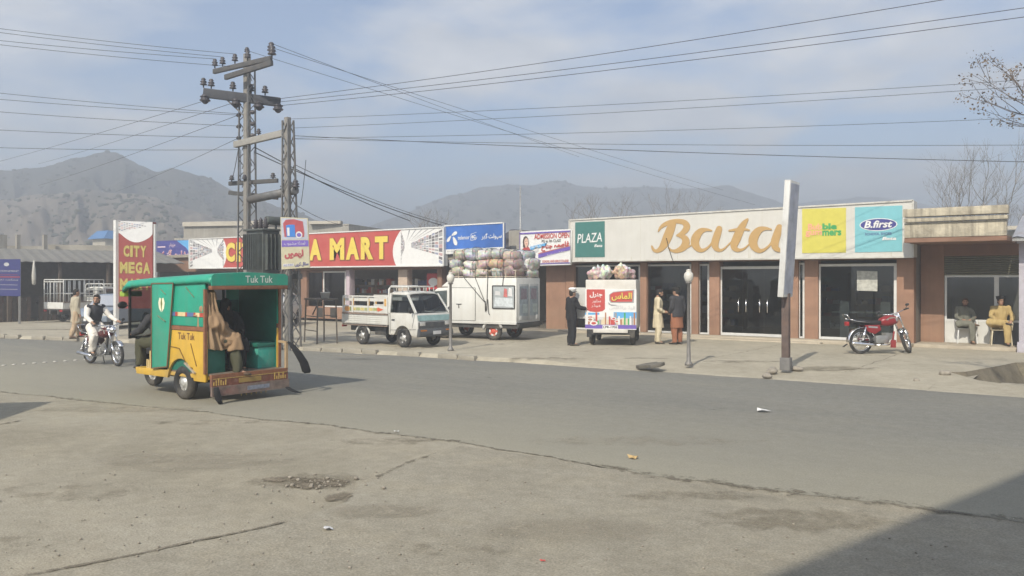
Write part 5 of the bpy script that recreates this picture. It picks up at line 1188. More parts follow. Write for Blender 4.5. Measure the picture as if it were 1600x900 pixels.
    mb.tube([(x1+.02,-w+.08,1.78),(2.05-.12,-w+.1,1.79),(1.97,-w+.14,1.79),(1.97,w-.14,1.79),(1.93,w-.1,1.79),(x1+.02,w-.08,1.78)], .024, 8)
    for xx, yy in ((1.5,-w+.1),(1.75,-w+.1),(1.5,w-.1),(1.75,w-.1),(1.97,-.2),(1.97,.2),(1.97,-w+.14),(1.97,w-.14)): mb.tube([(xx,yy,1.79),(xx,yy,1.64)], .018, 6)
    for zz in (1.2, 1.5): mb.tube([(x1+.02,-w+.03,zz),(x1+.02,w-.03,zz)], .02, 6)
    mb.build('roof_rack', body, root)
    mb = MB(); mb.box(.45, .95, -.5, -.2, .32, .55); mb.tube([(1.3,.2,.35),(-.9,.2,.38)], .03, 6); mb.build('fuel_tank', M_dark, root, bevel=.02)
    if cage:
        zt = 2.0
        mb = MB()
        for s in (1, -1):
            for zz in (1.35, zt): mb.tube([(x0,s*w,zz),(x1,s*w,zz)], .025, 6)
            for k in range(9): xx = x0+(x1-x0)*k/8; mb.tube([(xx,s*w,.9),(xx,s*w,zt if k % 2 == 0 else 1.95)], .02, 6)
        for zz in (1.9, zt): mb.tube([(x0,-w,zz),(x0,w,zz)], .03, 6)
        for k in range(7): yy = -w+2*w*k/6; mb.tube([(x0,yy,.95),(x0,yy,1.9)], .014, 6)
        for k in range(5): xx = x0+(x1-x0)*k/4; mb.tube([(xx,-w,zt),(xx,w,zt)], .02, 6)
        mb.build('cage', M_white, root)
def wheels4(root, wb, tr, r, w, m, steer=0):
    for x, st in ((0, 0), (wb, steer)):
        for s in (1, -1): wheel(root, x, s*tr, r, w, m, steer=st, side=s)
M_rimw = [mat('rim_silver', (.50,.50,.49), .4, .4, dirt=DUST, dirtamt=.5), M_dark]
p_ = G(632, 543, .1); q_ = G(567, 538, .1); hd = math.atan2((p_-q_).y, (p_-q_).x)
fw = V((math.cos(hd), math.sin(hd), 0)); lf = V((-fw.y, fw.x, 0))
pk = thing('pickup_truck', 'small white pickup with painted wooden side boards parked facing right', 'pickup truck', V((q_.x, q_.y, .1)) + lf*.60, hd)
cab(pk, M_pw, tealstrip=mat('bonnet_teal', (.22,.34,.34), .45, var=.2)); bed(pk, M_pw); wheels4(pk, 1.87, .60, .285, .16, M_rimw)
# caged truck at the left, rear towards the road
tl = thing('caged_truck', 'small white truck with a barred cage parked before the dark shed', 'truck', P(112, 39.5, .1), ang(.42, .9) )
cab(tl, M_pw); bed(tl, M_pw, paint=False, cage=True); wheels4(tl, 1.87, .60, .285, .16, M_rimw)
mb = MB(); mb.box(-.955, -.951, -.5, .5, .66, .93); mb.build('tail_panel', M_white, tl)

# ------------------------------------------------ white box van with goods on the roof
bx = W(-.60, 27.55, .1); hd = ang(-.88, .475); fw = V((math.cos(hd), math.sin(hd), 0)); lf = V((-fw.y, fw.x, 0))
bv = thing('box_van', 'white box van with high roof load and red wheel parked facing left', 'van', bx - lf*.72, hd)
BX0, BX1, BW, BZ0, BZ1 = -.92, 1.72, .86, .58, 2.06
M_bv = mat('van_box_white', (.66,.66,.63), .5, var=.04, scale=2, dirt=(.45,.42,.36), dirtamt=.35, streak=.22, scol=(.42,.38,.32), bump=.08, bscale=3)
mb = MB(); mb.box(BX0, BX1, -BW, BW, BZ0, BZ1); bo = mb.build('cargo_box', M_bv, bv, bevel=.03)
mb = MB(); mb.box(BX0-.01, BX1+.02, BW+.001, BW+.012, BZ0+.02, BZ0+.05); mb.box(.64, 1.62, BW+.001, BW+.016, .64, 1.72); mb.build('side_door', M_bv, bv, bevel=.005)
mb = MB(); outline(mb, [(.63,.63),(.63,1.73),(1.63,1.73),(1.63,.63),(.63,.63)], BW+.006, .014); mb.build('door_gap', mat('gap_dark', (.10,.10,.10), .8), bv)
mb = MB(); mb.bar((1.16,BW+.03,1.18),(1.36,BW+.03,1.18),.02); mb.bar((1.26,BW+.03,1.18),(1.26,BW+.03,1.04),.02); mb.build('door_latch', M_dark, bv)
# side window with torn stickers, rear doors with posters
mb = MB(); mb.box(-.84, -.06, BW+.001, BW+.014, 1.08, 1.78); wd_ = mb.build('side_window', mat('window_dull', (.36,.39,.40), .25, var=.2, scale=5), bv)
mb = MB(); yy = BW+.018
for x0_, x1_, z0_, z1_, k in ((-.80,-.10,1.11,1.42,0),(-.34,-.12,1.48,1.64,1),(-.60,-.45,1.42,1.72,2),(-.78,-.62,1.45,1.74,3)): mb.quad((x0_,yy,z0_),(x1_,yy,z0_+.02),(x1_-.03,yy,z1_),(x0_+.02,yy,z1_-.03), k); yy += .002
mb.build('torn_poster', [mat('poster_pale', (.52,.56,.58), .6, var=.2, scale=12), C_lgry, mat('poster_red', (.45,.13,.12), .6, var=.4, scale=14), mat('poster_white', (.66,.66,.66), .6)], wd_)
mb = MB(); outline(mb, [(-.86,1.06),(-.86,1.80),(-.04,1.80),(-.04,1.06),(-.86,1.06)], BW+.014, .03); mb.build('window_rubber', M_black, bv)
for k in (1, -1):
    y0, y1 = sorted((k*.02, k*.70)); mb = MB(); mb.box(BX0-.016, BX0-.001, y0, y1, .66, 1.86); rd_ = mb.build('rear_door', mat('rear_door_grey', (.42,.43,.43), .5, var=.1), bv, bevel=.004)
    mb = MB(); xx = BX0-.02; y0, y1 = sorted((k*.06, k*.66)); mb.quad((xx,y0,.80),(xx,y1,.80),(xx,y1,1.78),(xx,y0,1.78)); mb.quad((xx-.002,y0+.1,1.35),(xx-.002,y1-.05,1.35),(xx-.002,y1-.1,1.72),(xx-.002,y0+.12,1.70), 1); mb.quad((xx-.003,y0+.05,.9),(xx-.003,y1-.2,.9),(xx-.003,y1-.2,1.2),(xx-.003,y0+.05,1.2), 2)
    mb.build('poster', [mat('poster_bluegrey', (.30,.35,.38), .5, var=.35, scale=7), mat('poster_plum', (.26,.22,.25), .5, var=.3, scale=10), mat('poster_mint', (.40,.46,.45), .5, var=.25, scale=9)], rd_)
    mb = MB(); y0, y1 = sorted((k*.52, k*.66)); mb.box(BX0-.03, BX0-.017, y0, y1, .68, .82); mb.build('tail_light', C_wht, rd_)
mb = MB(); mb.box(BX0-.02, BX1, -BW+.05, BW-.05, .40, .577); mb.box(BX0-.1, BX0-.02, -BW, BW, .46, .56); mb.build('chassis', M_dark, bv)
mb = MB(); mb.box(BX0, BX1, BW-.04, BW+.02, .54, .60); mb.tube([(.36*math.cos(R(a)), BW-.06, .30+.37*math.sin(R(a))) for a in range(8, 173, 14)], .05, 6); mb.build('skirt', M_white, bv)
wheels4(bv, 1.95, .72, .30, .17, [mat('rim_red', (.60,.10,.06), .5, var=.15, dirt=DUST, dirtamt=.4), M_bv])
# cab of the van: nose with sloped bonnet
mb = MB(); mb.prism([(BX1,.45),(2.95,.45),(3.02,.62),(3.0,.86),(2.86,1.02),(2.34,1.62),(2.2,1.72),(BX1,1.74)][::1], -.78, .78, 'y'); mb.build('cab', M_bv, bv, bevel=.05)
for s in (1, -1): mb = MB(); pts = [(1.80,1.00),(2.76,1.00),(2.33,1.60),(1.80,1.64)]; mb.poly([(x, s*.784, z) for x, z in pts]); mb.build('side_window', M_vglass, bv)
mb = MB(); mb.quad((2.84,-.7,1.07),(2.84,.7,1.07),(2.37,.68,1.62),(2.37,-.68,1.62)); mb.build('windscreen', M_vglass, bv)
mb = MB(); mb.prism([(2.96,.40),(3.08,.42),(3.08,.56),(3.0,.60)], -.8, .8, 'y'); mb.build('bumper', M_bump, bv, bevel=.02)
for s in (1, -1): mb = MB(); y0, y1 = sorted((s*.45, s*.72)); mb.box(2.98, 3.03, y0, y1, .68, .82); mb.build('headlight', M_lamp, bv, bevel=.015)
mb = MB(); mb.prism([(1.74,1.76),(2.1,1.76),(1.84,1.95),(1.74,1.97)], -.7, .7, 'y'); mb.build('roof_fairing', M_bv, bv, bevel=.03)
mb = MB(); RZ = BZ1+.04
for s in (1, -1):
    for z in (RZ, RZ+.2): mb.bar((BX0+.05,s*BW*.96,z),(BX1-.05,s*BW*.96,z),.03)
    for k in range(8): xx = BX0+.05+(BX1-BX0-.1)*k/7; mb.bar((xx,s*BW*.96,BZ1),(xx,s*BW*.96,RZ+.2),.025)
for xx in (BX0+.05, BX1-.05):
    for z in (RZ, RZ+.2): mb.bar((xx,-BW*.96,z),(xx,BW*.96,z),.03)
mb.build('roof_rack', mat('rack_tan', (.45,.38,.30), .6, var=.2), bv)
# bundles of goods in clear bags
BC = [('tan',(.47,.41,.34)),('grey',(.38,.38,.375)),('rose',(.48,.36,.32)),('orange',(.48,.33,.23)),('pale',(.53,.51,.48)),('maroon',(.34,.24,.23)),('blue',(.38,.40,.42))]
def bmat(k):
    n, c = BC[k]
    if 'bundle_'+n in MATS: return MATS['bundle_'+n]
    m = mat('bundle_'+n, c, .35, var=.1, scale=9, bump=.5, bscale=26, spec=.6); t = m.node_tree; b = t.nodes['Principled BSDF']
    vo = t.nodes.new('ShaderNodeTexVoronoi'); vo.inputs['Scale'].default_value = 13; tcn = [x for x in t.nodes if x.type == 'TEX_COORD'][0]; t.links.new(tcn.outputs['Object'], vo.inputs['Vector'])
    mx = t.nodes.new('ShaderNodeMixRGB'); mx.blend_type = 'OVERLAY'; mx.inputs[0].default_value = .22; src = b.inputs['Base Color'].links[0].from_socket; t.links.new(src, mx.inputs[1]); t.links.new(vo.outputs['Color'], mx.inputs[2]); t.links.new(mx.outputs[0], b.inputs['Base Color']); return m
def bundle(loc_, rz, l, w, h, k, label, group, name='wrapped_bundle', M=None, tie=True):
    mb = MB(); n_, rings = 16, []
    nl = 11
    for i in range(nl):
        t = i/(nl-1); x = (t-.5)*l; e = (1-abs(2*t-1)**5)**.5 if 0 < t < 1 else .12; e = max(e, .15)
        ring = []
        for j in range(n_):
            a = 2*math.pi*j/n_; cx_, cz_ = math.cos(a), math.sin(a); sq = (abs(cx_)**4+abs(cz_)**4)**-.25
            y, z = w/2*cx_*sq*e, h/2*cz_*sq*e
            nn_ = 1 + .26*noise.noise(V((x*5+loc_[0]*3, y*5, z*5+loc_[1]*7)))
            ring.append((x*nn_, y*nn_, z*nn_ + h/2))
        rings.append(ring)
    mb.loft(rings); o = mb.build(name, bmat(k)); o.matrix_world = M @ Matrix.Translation(loc_) @ Matrix.Rotation(rz, 4, 'Z') @ Matrix.Rotation(rr.uniform(-.16,.16), 4, 'Y') @ Matrix.Diagonal((1, 1, rr.uniform(.88,1.12), 1)) if M else Matrix.Translation(loc_)
    if tie:
        tb_ = MB()
        for tx in (-.28*l, .28*l): tb_.tube([(tx, (w/2+.012)*math.cos(a)*(abs(math.cos(a))**4+abs(math.sin(a))**4)**-.25, h/2+(h/2+.012)*math.sin(a)*(abs(math.cos(a))**4+abs(math.sin(a))**4)**-.25) for a in [2*math.pi*q/16 for q in range(17)]], .008, 4, 0, False)
        tb_.build('tie_cord', M_dark, o)
    return tag(o, label, 'bundle', group)
bpy.context.view_layer.update()
Mv = bv.matrix_world.copy(); rr = random.Random(11)
cname = {0: 'tan', 1: 'grey', 2: 'rose', 3: 'orange', 4: 'pale', 5: 'maroon', 6: 'bluish'}
where = ['at the cab end', 'second from the cab', 'in the middle', 'second from the rear', 'at the rear end']
rows = [('bottom', BZ1+.02, [0,4,0,1,5], 5), ('middle', BZ1+.30, [1,4,2,3,5], 5), ('top', BZ1+.56, [0,6,4,1,2], 5)]
for rn, z, ks, n_ in rows:
    for side_, sy in (('near', .42), ('far', -.42)):
        for i in range(n_):
            L_ = (BX1-BX0-(.1 if rn != 'top' else .3))/n_; x = BX1-.05-(.1 if rn == 'top' else 0)-L_*(i+.5); k = ks[i] if side_ == 'near' else ks[(i+2) % 5]
            bundle((x+rr.uniform(-.06,.06), sy+rr.uniform(-.05,.05), z+rr.uniform(-.03,.05)), rr.uniform(-.14,.14), L_*rr.uniform(1.08,1.22), .88, .345+rr.uniform(-.04,.07), k, '%s wrapped bundle %s, %s layer, %s row on van' % (cname[k], where[i], rn, 'road side' if side_ == 'near' else 'shop side'), 'bundles heaped on the box van roof', M=Mv)
rp = MB()
for x, x2, zz in ((1.05, .28, 1.28), (.62, .22, 1.2), (.14, .18, .98), (-.45, -.42, 1.8)): rp.tube([(x, .88, BZ1+.45), (x, BW+.03, BZ1), (x2, BW+.03, zz)], .011, 5)
rp.tube([(.24,BW+.03,1.3),(.22,BW+.03,.95)], .02, 5); rp.tube([(.14,BW+.03,1.35),(.1,BW+.03,.88),(.06,BW+.03,.84)], .012, 5)
o = rp.build('tie_rope', M_dark); o.matrix_world = Mv; tag(o, 'dark tie ropes hanging from the bundles down the white van side', 'rope')

# ------------------------------------------------ small delivery van seen from behind, printed rear panel
dv = thing('delivery_van', 'small white delivery van seen from behind with printed food advertisement', 'van', P(957, 25.7, .1), ang(.21, 1))
M_dv = mat('delivery_white', (.56,.54,.50), .5, var=.06, dirt=(.42,.38,.32), dirtamt=.5)
mb = MB(); mb.box(-.62, 1.55, -.76, .76, .52, 2.0); mb.build('cargo_box', M_dv, dv, bevel=.03)
mb = MB(); mb.hexa([(-.60,.765,.82),(-.56,.765,.82),(-.28,1.22,.82),(-.32,1.24,.82)], [(-.60,.765,1.76),(-.56,.765,1.76),(-.28,1.22,1.76),(-.32,1.24,1.76)]); mb.build('open_door', M_white, dv)
mb = MB(); mb.prism([(1.55,.42),(2.5,.40),(2.55,.8),(2.45,1.0),(2.05,1.62),(1.55,1.68)], -.70, .70, 'y'); mb.build('cab', M_dv, dv, bevel=.04)
mb = MB(); mb.quad((2.44,-.62,1.04),(2.44,.62,1.04),(2.08,.6,1.58),(2.08,-.6,1.58)); mb.build('windscreen', M_vglass, dv)
for s in (1,-1): mb = MB(); mb.poly([(x, s*.704, z) for x, z in ((1.65,1.02),(2.35,1.02),(2.02,1.54),(1.65,1.56))]); mb.build('side_window', M_vglass, dv)
mb = MB(); mb.box(-.62, 2.3, -.6, .6, .34, .515); mb.build('chassis', M_dark, dv); mb = MB(); mb.box(-.72, -.62, -.52, .52, .40, .52); mb.build('bumper', M_dv, dv, bevel=.02)
wheels4(dv, 1.87, .62, .285, .17, M_rimw)
for s in (1, -1): mb = MB(); y0, y1 = sorted((s*.58, s*.72)); mb.box(-.645, -.622, y0, y1, .26, .50); mb.build('mud_flap', M_black, dv)
rx = -.645; dp = Panel((rx,.77,.50),(rx,-.77,.50),(rx,.77,1.72),(rx,-.77,1.72))
mb = MB(); dp.slab(mb, .02); pb = mb.build('rear_panel', C_wht, dv)
mb = MB(); D_ = [C_red, mat('print_gold', (.66,.50,.10), .5), C_wht, C_sky, C_pur, C_grn, C_lgry, mat('print_brown', (.35,.16,.08), .5), mat('print_beige', (.60,.50,.34), .5), C_gry, C_blk]
dp.poly(mb, [(.03,.99),(.39,.99),(.39,.50),(.34,.45),(.22,.425),(.10,.44),(.03,.48)], 0, 1)
dp.text(mb, urdu('جنرل'), .09, .78, .34, .93, 2, 2, bold=.03); dp.text(mb, urdu('سٹور'), .14, .65, .31, .74, 2, 2); dp.text(mb, urdu('فوڈز'), .12, .54, .30, .62, 2, 2)
dp.poly(mb, [(.47,.86),(.55,.93),(.70,.95),(.96,.985),(.95,.66),(.70,.655),(.50,.66),(.47,.72)], 9, 1); dp.poly(mb, [(.49,.86),(.56,.915),(.70,.935),(.93,.955),(.92,.69),(.70,.685),(.52,.68),(.49,.73)], 0, 1.6)
dp.text(mb, urdu('الماس'), .52, .70, .91, .90, 10, 2.3, bold=.07); dp.text(mb, urdu('الماس'), .52, .71, .91, .91, 1, 3.2, bold=.03)
dp.text(mb, urdu('فوڈ پراڈکٹس'), .47, .47, .97, .60, 6, 2, bold=.03); dp.poly(mb, [(.46,.68),(.50,.62),(.66,.60),(.52,.58),(.46,.62)], 9, 1.4)
dp.rect(mb, .0, .02, 1, .115, 4, 1); dp.rect(mb, .0, .115, 1, .31, 6, .8); dp.rect(mb, .56, .28, 1, .43, 3, 1.1); dp.rect(mb, .0, .36, .28, .41, 3, 1.1)
rr = random.Random(5)
for k in range(26):
    u = .02+.037*k; h = rr.uniform(.10,.22) if k % 5 else .30; dp.rect(mb, u, .118, u+rr.uniform(.025,.045), .118+h, rr.choice((7,8,8,0,5,2,9,8)), 1.3+.2*(k % 3))
for cu, cv, r_ in ((.10,.24,.07),(.17,.15,.08),(.56,.27,.05),(.62,.2,.045)): dp.oval(mb, cu, cv, r_, r_*.7, 2, 2.3); dp.oval(mb, cu, cv, r_*.6, r_*.4, rr.choice((0,7)), 2.6)
mb.build('advertisement', D_, pb)
mb = MB(); q = Panel((rx-.012,.24,.515),(rx-.012,-.22,.515),(rx-.012,.24,.625),(rx-.012,-.22,.625)); q.slab(mb, .008, 0); q.text(mb, 'LPR-1705', .05, .18, .95, .82, 1, 1, bold=.03); mb.build('number_plate', [C_wht, C_blk], dv)
bpy.context.view_layer.update(); Md = dv.matrix_world.copy()
for i, (x, y, k, tx) in enumerate(((-.35,.50,2,'leftmost'),(-.35,.16,4,'second from left'),(-.35,-.20,3,'second from right'),(-.35,-.54,5,'rightmost'),(.4,.4,2,'left rear row'),(.4,-.3,3,'right rear row'))):
    mb = MB(); rr = random.Random(i*7+1); hh = .34+.05*(i % 3)
    for q in range(9): mb.ell((rr.uniform(-.14,.14), rr.uniform(-.15,.15), rr.uniform(.09, hh-.10)), rr.uniform(.09,.15), rr.uniform(.09,.15), rr.uniform(.08,.12), 10, 7)
    for q in range(3): ax_, ay = rr.uniform(-.12,.12), rr.uniform(-.1,.1); mb.tube([(ax_*.6,ay*.6,hh-.16),(ax_,ay,hh-.04),(ax_+rr.uniform(-.05,.05),ay,hh+rr.uniform(.03,.10))], [.13,.075,.02], 9)
    o = fuse(mb, 'plastic_bag', [bmat(k), MATS['bundle_pale']], None, .022, 3, .05, (lambda c, hh=hh: 1 if c.z > hh-.02 else 0), 9); o.matrix_world = Md @ Matrix.Translation((x, y, 2.0)); tag(o, 'clear plastic bag of %s goods on delivery van roof, %s' % (cname[k], tx), 'bag', 'bags of goods on the delivery van roof')

# ------------------------------------------------ parked cars half hidden
def car(root, body, lbl=None):
    prof = [(-.55,.32),(-.32,.32)] + arch(0,.33,180,0,8,.28)[1:-1] + [(.34,.26),(2.0,.26)] + arch(2.36,.33,180,0,8,.28)[1:-1] + [(2.70,.30),(3.0,.32),(3.04,.55),(2.92,.74),(2.2,.88),(-.5,.90),(-.6,.7)]
    mb = MB(); mb.prism(prof, -.74, .74, 'y'); mb.build('body', body, root, bevel=.05)
    mb = MB(); rr = []
    for y in (-.60,-.55,0,.55,.60):
        k = 0 if abs(y) < .58 else -.04
        rr.append([(2.05,y*1.12,.9),(1.45,y,1.36+k),(1.2,y,1.40+k),(.1,y,1.41+k),(-.2,y,1.34+k),(-.5,y*1.12,.9)])
    mb.loft(rr); mb.build('roof', body, root)
    mb = MB(); mb.quad((2.0,-.6,.94),(2.0,.6,.94),(1.5,.52,1.34),(1.5,-.52,1.34)); mb.v = [(x+.03,y,z+.01) for x,y,z in mb.v]; mb.build('windscreen', M_vglass, root)
    for s in (1,-1):
        mb = MB(); mb.poly([(1.85,s*.665,.93),(1.40,s*.612,1.30),(.1,s*.612,1.32),(-.3,s*.66,.93)]); mb.build('side_window', M_vglass, root)
        mb = MB(); y0,y1 = sorted((s*.42,s*.70)); mb.box(2.95,3.03,y0,y1,.56,.70); mb.build('headlight', M_lamp, root, bevel=.02)
        mb = MB(); y0,y1 = sorted((s*.5,s*.72)); mb.box(-.62,-.56,y0,y1,.62,.82); mb.build('tail_light', M_redl, root)
    mb = MB(); mb.box(3.0,3.06,-.35,.35,.36,.54); mb.build('grille', M_bump, root); mb = MB(); mb.box(3.06,3.07,-.2,.2,.36,.46); mb.build('number_plate', C_wht, root)
    mb = MB(); mb.box(-.56,3.0,-.6,.6,.2,.3); mb.build('underbody', M_dark, root)
    wheels4(root, 2.36, .66, .28, .17, M_rimw)
c1 = thing('parked_car', 'bluish grey small car facing the road, between the motorcyclist and rickshaw', 'car', P(203, 36, .1), ang(-.08, -1)); car(c1, mat('car_bluegrey', (.20,.24,.30), .35, var=.05, dirt=DUST, dirtamt=.3))
c2 = thing('parked_car', 'white car parked behind the lattice pole, seen past the rickshaw', 'car', P(441, 37.5, .1), ang(-.02, -1)); car(c2, mat('car_white', (.6,.6,.59), .35, var=.04, dirt=DUST, dirtamt=.3))

# ------------------------------------------------ motorcycles
def spoked(root, x, r, name='wheel', steer=None, par=None):
    mb = MB(); mb.torus((0,0,0), r-.035, .036, 'y', 36, 8, 0, 1.1); o = mb.build(name, M_black, par or root); o.location = (x, 0, r)
    mb = MB(); mb.torus((0,0,0), r-.075, .016, 'y', 36, 6, 0, 1.4); mb.build('rim', M_chrome, o)
    mb = MB(); mb.tube([(0,-.05,0),(0,.05,0)], .05, 12)
    for k in range(18):
        a = 2*math.pi*k/18; mb.tube([(.045*math.cos(a+.3),(-1)**k*.04,.045*math.sin(a+.3)),((r-.075)*math.cos(a),0,(r-.075)*math.sin(a))], .004, 4)
    mb.build('hub_and_spokes', M_chrome, o); return o
def bike(root, paint, steer=0.0, lean=0):
    r = .30; wb = 1.24
    spoked(root, 0, r)
    pv = bpy.data.objects.new('steering', None)
    fk = MB(); ax = V((wb,0,r)); hd_ = V((wb-.34,0,.94))
    piv = V((wb-.30, 0, .80)); Ms = Matrix.Translation(piv) @ Matrix.Rotation(steer, 4, V((-.40,0,.92)).normalized()) @ Matrix.Translation(-piv)
    def T(o): o.matrix_local = Ms @ o.matrix_local; return o
    w_ = spoked(root, wb, r); w_.matrix_local = Ms @ Matrix.Translation((wb,0,r))
    for s in (1,-1): fk.tube([(wb,s*.075,r),(wb-.12,s*.075,.55)], .028, 8); fk.tube([(wb-.12,s*.075,.55),(wb-.32,s*.075,.96)], .02, 8)
    fk.bar((wb-.30,-.10,.90),(wb-.30,.10,.90),.05); T(fk.build('fork', M_chrome, root))
    mb = MB(); mb.tube([(wb-.46,.36,.99),(wb-.36,.24,1.0),(wb-.32,.08,.97),(wb-.32,-.08,.97),(wb-.36,-.24,1.0),(wb-.46,-.36,.99)], .013, 8)
    T(mb.build('handlebar', M_chrome, root))
    mb = MB()
    for s in (1,-1): mb.tube([(wb-.47,s*.37,.99),(wb-.38,s*.25,1.0)], .02, 8); 
    T(mb.build('grip', M_black, root))
    for s in (1,-1): mb = MB(); mb.ell((wb-.36,s*.34,1.10), .012,.05,.032, 10, 6); mb.tube([(wb-.38,s*.27,1.0),(wb-.36,s*.34,1.08)], .007, 5); T(mb.build('mirror', M_blk, root))
    mb = MB(); mb.ell((wb-.20,0,.88), .10,.085,.085, 14, 8); T(mb.build('headlight', M_chrome, root))
    mb = MB(); 
    mb.loft([[(wb+(r+.03)*math.cos(R(a)), y, r+(r+.03)*math.sin(R(a))) for y in (-.055,.055)] + [(wb+(r+.015)*math.cos(R(a)), y, r+(r+.015)*math.sin(R(a))) for y in (.055,-.055)] for a in range(35, 150, 12)]); T(mb.build('front_mudguard', M_chrome, root))
    mb = MB(); mb.loft([[((r+.045)*math.cos(R(a)), y, r+(r+.045)*math.sin(R(a))) for y in (-.065,.065)] + [((r+.03)*math.cos(R(a)), y, r+(r+.03)*math.sin(R(a))) for y in (.065,-.065)] for a in range(15, 195, 12)]); mb.build('rear_mudguard', M_chrome, root)
    # tank, seat, side covers
    mb = MB(); rings = []
    for x, hw, z0, z1 in ((.46,.05,.72,.80),(.52,.10,.68,.86),(.66,.13,.66,.92),(.80,.135,.68,.93),(.90,.11,.72,.90),(.95,.05,.76,.85)):
        c_ = (z0+z1)/2; h_ = (z1-z0)/2; rings.append([(x, hw*math.cos(t)*(abs(math.cos(t))**3+abs(math.sin(t))**3)**(-1/3), c_+h_*math.sin(t)*(abs(math.cos(t))**3+abs(math.sin(t))**3)**(-1/3)) for t in [2*math.pi*j/16 for j in range(16)]])
    mb.loft(rings); tk_ = mb.build('fuel_tank', paint, root)
    for s in (1,-1): mb = MB(); mb.add([(.56,s*.124,.82),(.88,s*.124,.78),(.88,s*.128,.87),(.70,s*.137,.90)], [(0,1,2,3)]); mb.build('tank_stripe', M_chrome, tk_)
    mb = MB(); mb.lathe([(.04,0),(.04,.02),(.001,.025)], 12, 0, Matrix.Translation((.72,0,.925))); mb.build('filler_cap', M_chrome, tk_)
    mb = MB(); rings = []
    for x, hw, z in ((-.28,.09,.80),(-.2,.12,.82),(.1,.125,.80),(.3,.12,.77),(.46,.09,.78),(.5,.06,.80)): rings.append([(x,-hw,z-.07),(x,-hw-.01,z-.01),(x,-hw*.6,z+.02),(x,hw*.6,z+.02),(x,hw+.01,z-.01),(x,hw,z-.07)])
    mb.loft(rings); mb.build('seat', M_tas, root)
    for s in (1,-1):
        mb = MB(); y0,y1 = sorted((s*.10,s*.125)); mb.prism([(.02,.70),(.42,.70),(.46,.58),(.30,.48),(.12,.54)], y0, y1, 'y'); sc_ = mb.build('side_cover', paint, root, bevel=.01)
        mb = MB(); yy = s*.1275; mb.add([(.12,yy,.64),(.36,yy,.62),(.36,yy,.66),(.12,yy,.68)], [(0,1,2,3)]); mb.build('cover_stripe', M_chrome, sc_)
        mb = MB(); mb.tube([(-.02,s*.11,.32),(.06,s*.12,.66)], .022, 8); mb.tube([(-.01,s*.11,.36),(.035,s*.115,.56)], .034, 10); mb.build('shock_absorber', M_chrome, root)
    mb = MB()
    for s in (1,-1): mb.tube([(-.34,s*.10,.84),(-.2,s*.12,.80),(.15,s*.125,.76)], .011, 6)
    mb.tube([(-.34,-.10,.84),(-.42,-.10,.95),(-.42,.10,.95),(-.34,.10,.84)], .011, 6); mb.build('grab_rail', M_chrome, root)
    mb = MB(); mb.box(-.40,-.33,-.06,.06,.68,.78); mb.build('tail_light', M_redl, root, bevel=.015)
    # frame, engine, exhaust
    mb = MB(); mb.tube([(.92,0,.90),(.80,0,.60),(.72,0,.30)], .022, 8); mb.tube([(.92,0,.86),(.4,0,.70),(-.2,0,.72)], .02, 8); mb.tube([(.72,0,.26),(.30,0,.28),(.25,0,.68)], .02, 8)
    for s in (1,-1): mb.tube([(.30,s*.06,.30),(0,s*.07,r)], .018, 6)
    mb.build('frame', M_blk, root)
    mb = MB(); mb.box(.32,.66,-.12,.12,.26,.44); mb.lathe([(.11,-.14),(.11,.14)], 16, 0, Matrix.Translation((.42,0,.34)) @ Matrix.Rotation(R(90),4,'X'))
    for k in range(6): mb.box(.60+.03*k,.62+.03*k,-.09,.09,.34,.50)
    mb.build('engine', mat('engine_alloy', (.40,.40,.39), .4, .7, var=.2), root, bevel=.012)
    mb = MB(); mb.tube([(.80,-.05,.42),(.82,-.08,.30),(.66,-.11,.22),(.3,-.13,.22)], .017, 8); mb.tube([(.32,-.13,.22),(.2,-.14,.23),(-.30,-.15,.27),(-.32,-.15,.27)], [.02,.042,.045,.02], 10); mb.build('exhaust', M_chrome, root)
    mb = MB(); mb.box(-.02,.36,.07,.10,.24,.36); mb.build('chain_case', paint, root, bevel=.01)
    mb = MB(); mb.bar((.44,-.24,.26),(.44,.24,.26),.025); mb.tube([(.38,.10,.26),(.30,.20,.02)], .012, 6); mb.tube([(.52,.1,.24),(.60,.22,.23)], .01, 6); mb.build('foot_peg_and_stand', M_blk, root)
    return Ms
m_red = mat('bike_red', (.22,.018,.022), .28, var=.06)
a, b_ = G(1345, 553, .1), G(1413, 552, .1); hd = math.atan2((b_-a).y, (b_-a).x)
mk1 = thing('motorcycle', 'parked red motorcycle with chrome mudguard in front of the glass shop window', 'motorcycle', V((a.x, a.y, .1)), hd)
bike(mk1, m_red, steer=.8); mk1.scale = (1.12,)*3; mk1.rotation_euler = (R(-5), 0, hd) if False else (0, 0, hd)
mb = MB(); mb.tube([(.70,-.20,.30),(.74,-.20,.55)], .02, 6); mb.box(.66,.78,-.22,-.18,.16,.34); mb.build('crash_bar', mat('flap_red', (.25,.03,.03), .6), mk1)
mb = MB(); mb.loft([[(-.36,-.04,.24),(-.36,.04,.24),(-.35,.04,.25),(-.35,-.04,.25)], [(-.46,-.04,.17),(-.46,.04,.17),(-.45,.04,.18),(-.45,-.04,.18)]]); mb.build('mud_flap', M_black, mk1)
a, b_ = G(141, 568), G(188, 573); hd = math.atan2((b_-a).y, (b_-a).x)
mk2 = thing('motorcycle', 'dark motorcycle ridden along the far lane by man in black vest', 'motorcycle', V((a.x, a.y, .004)), hd)
bike(mk2, mat('bike_maroon', (.10,.02,.02), .3, var=.1), steer=-.1)
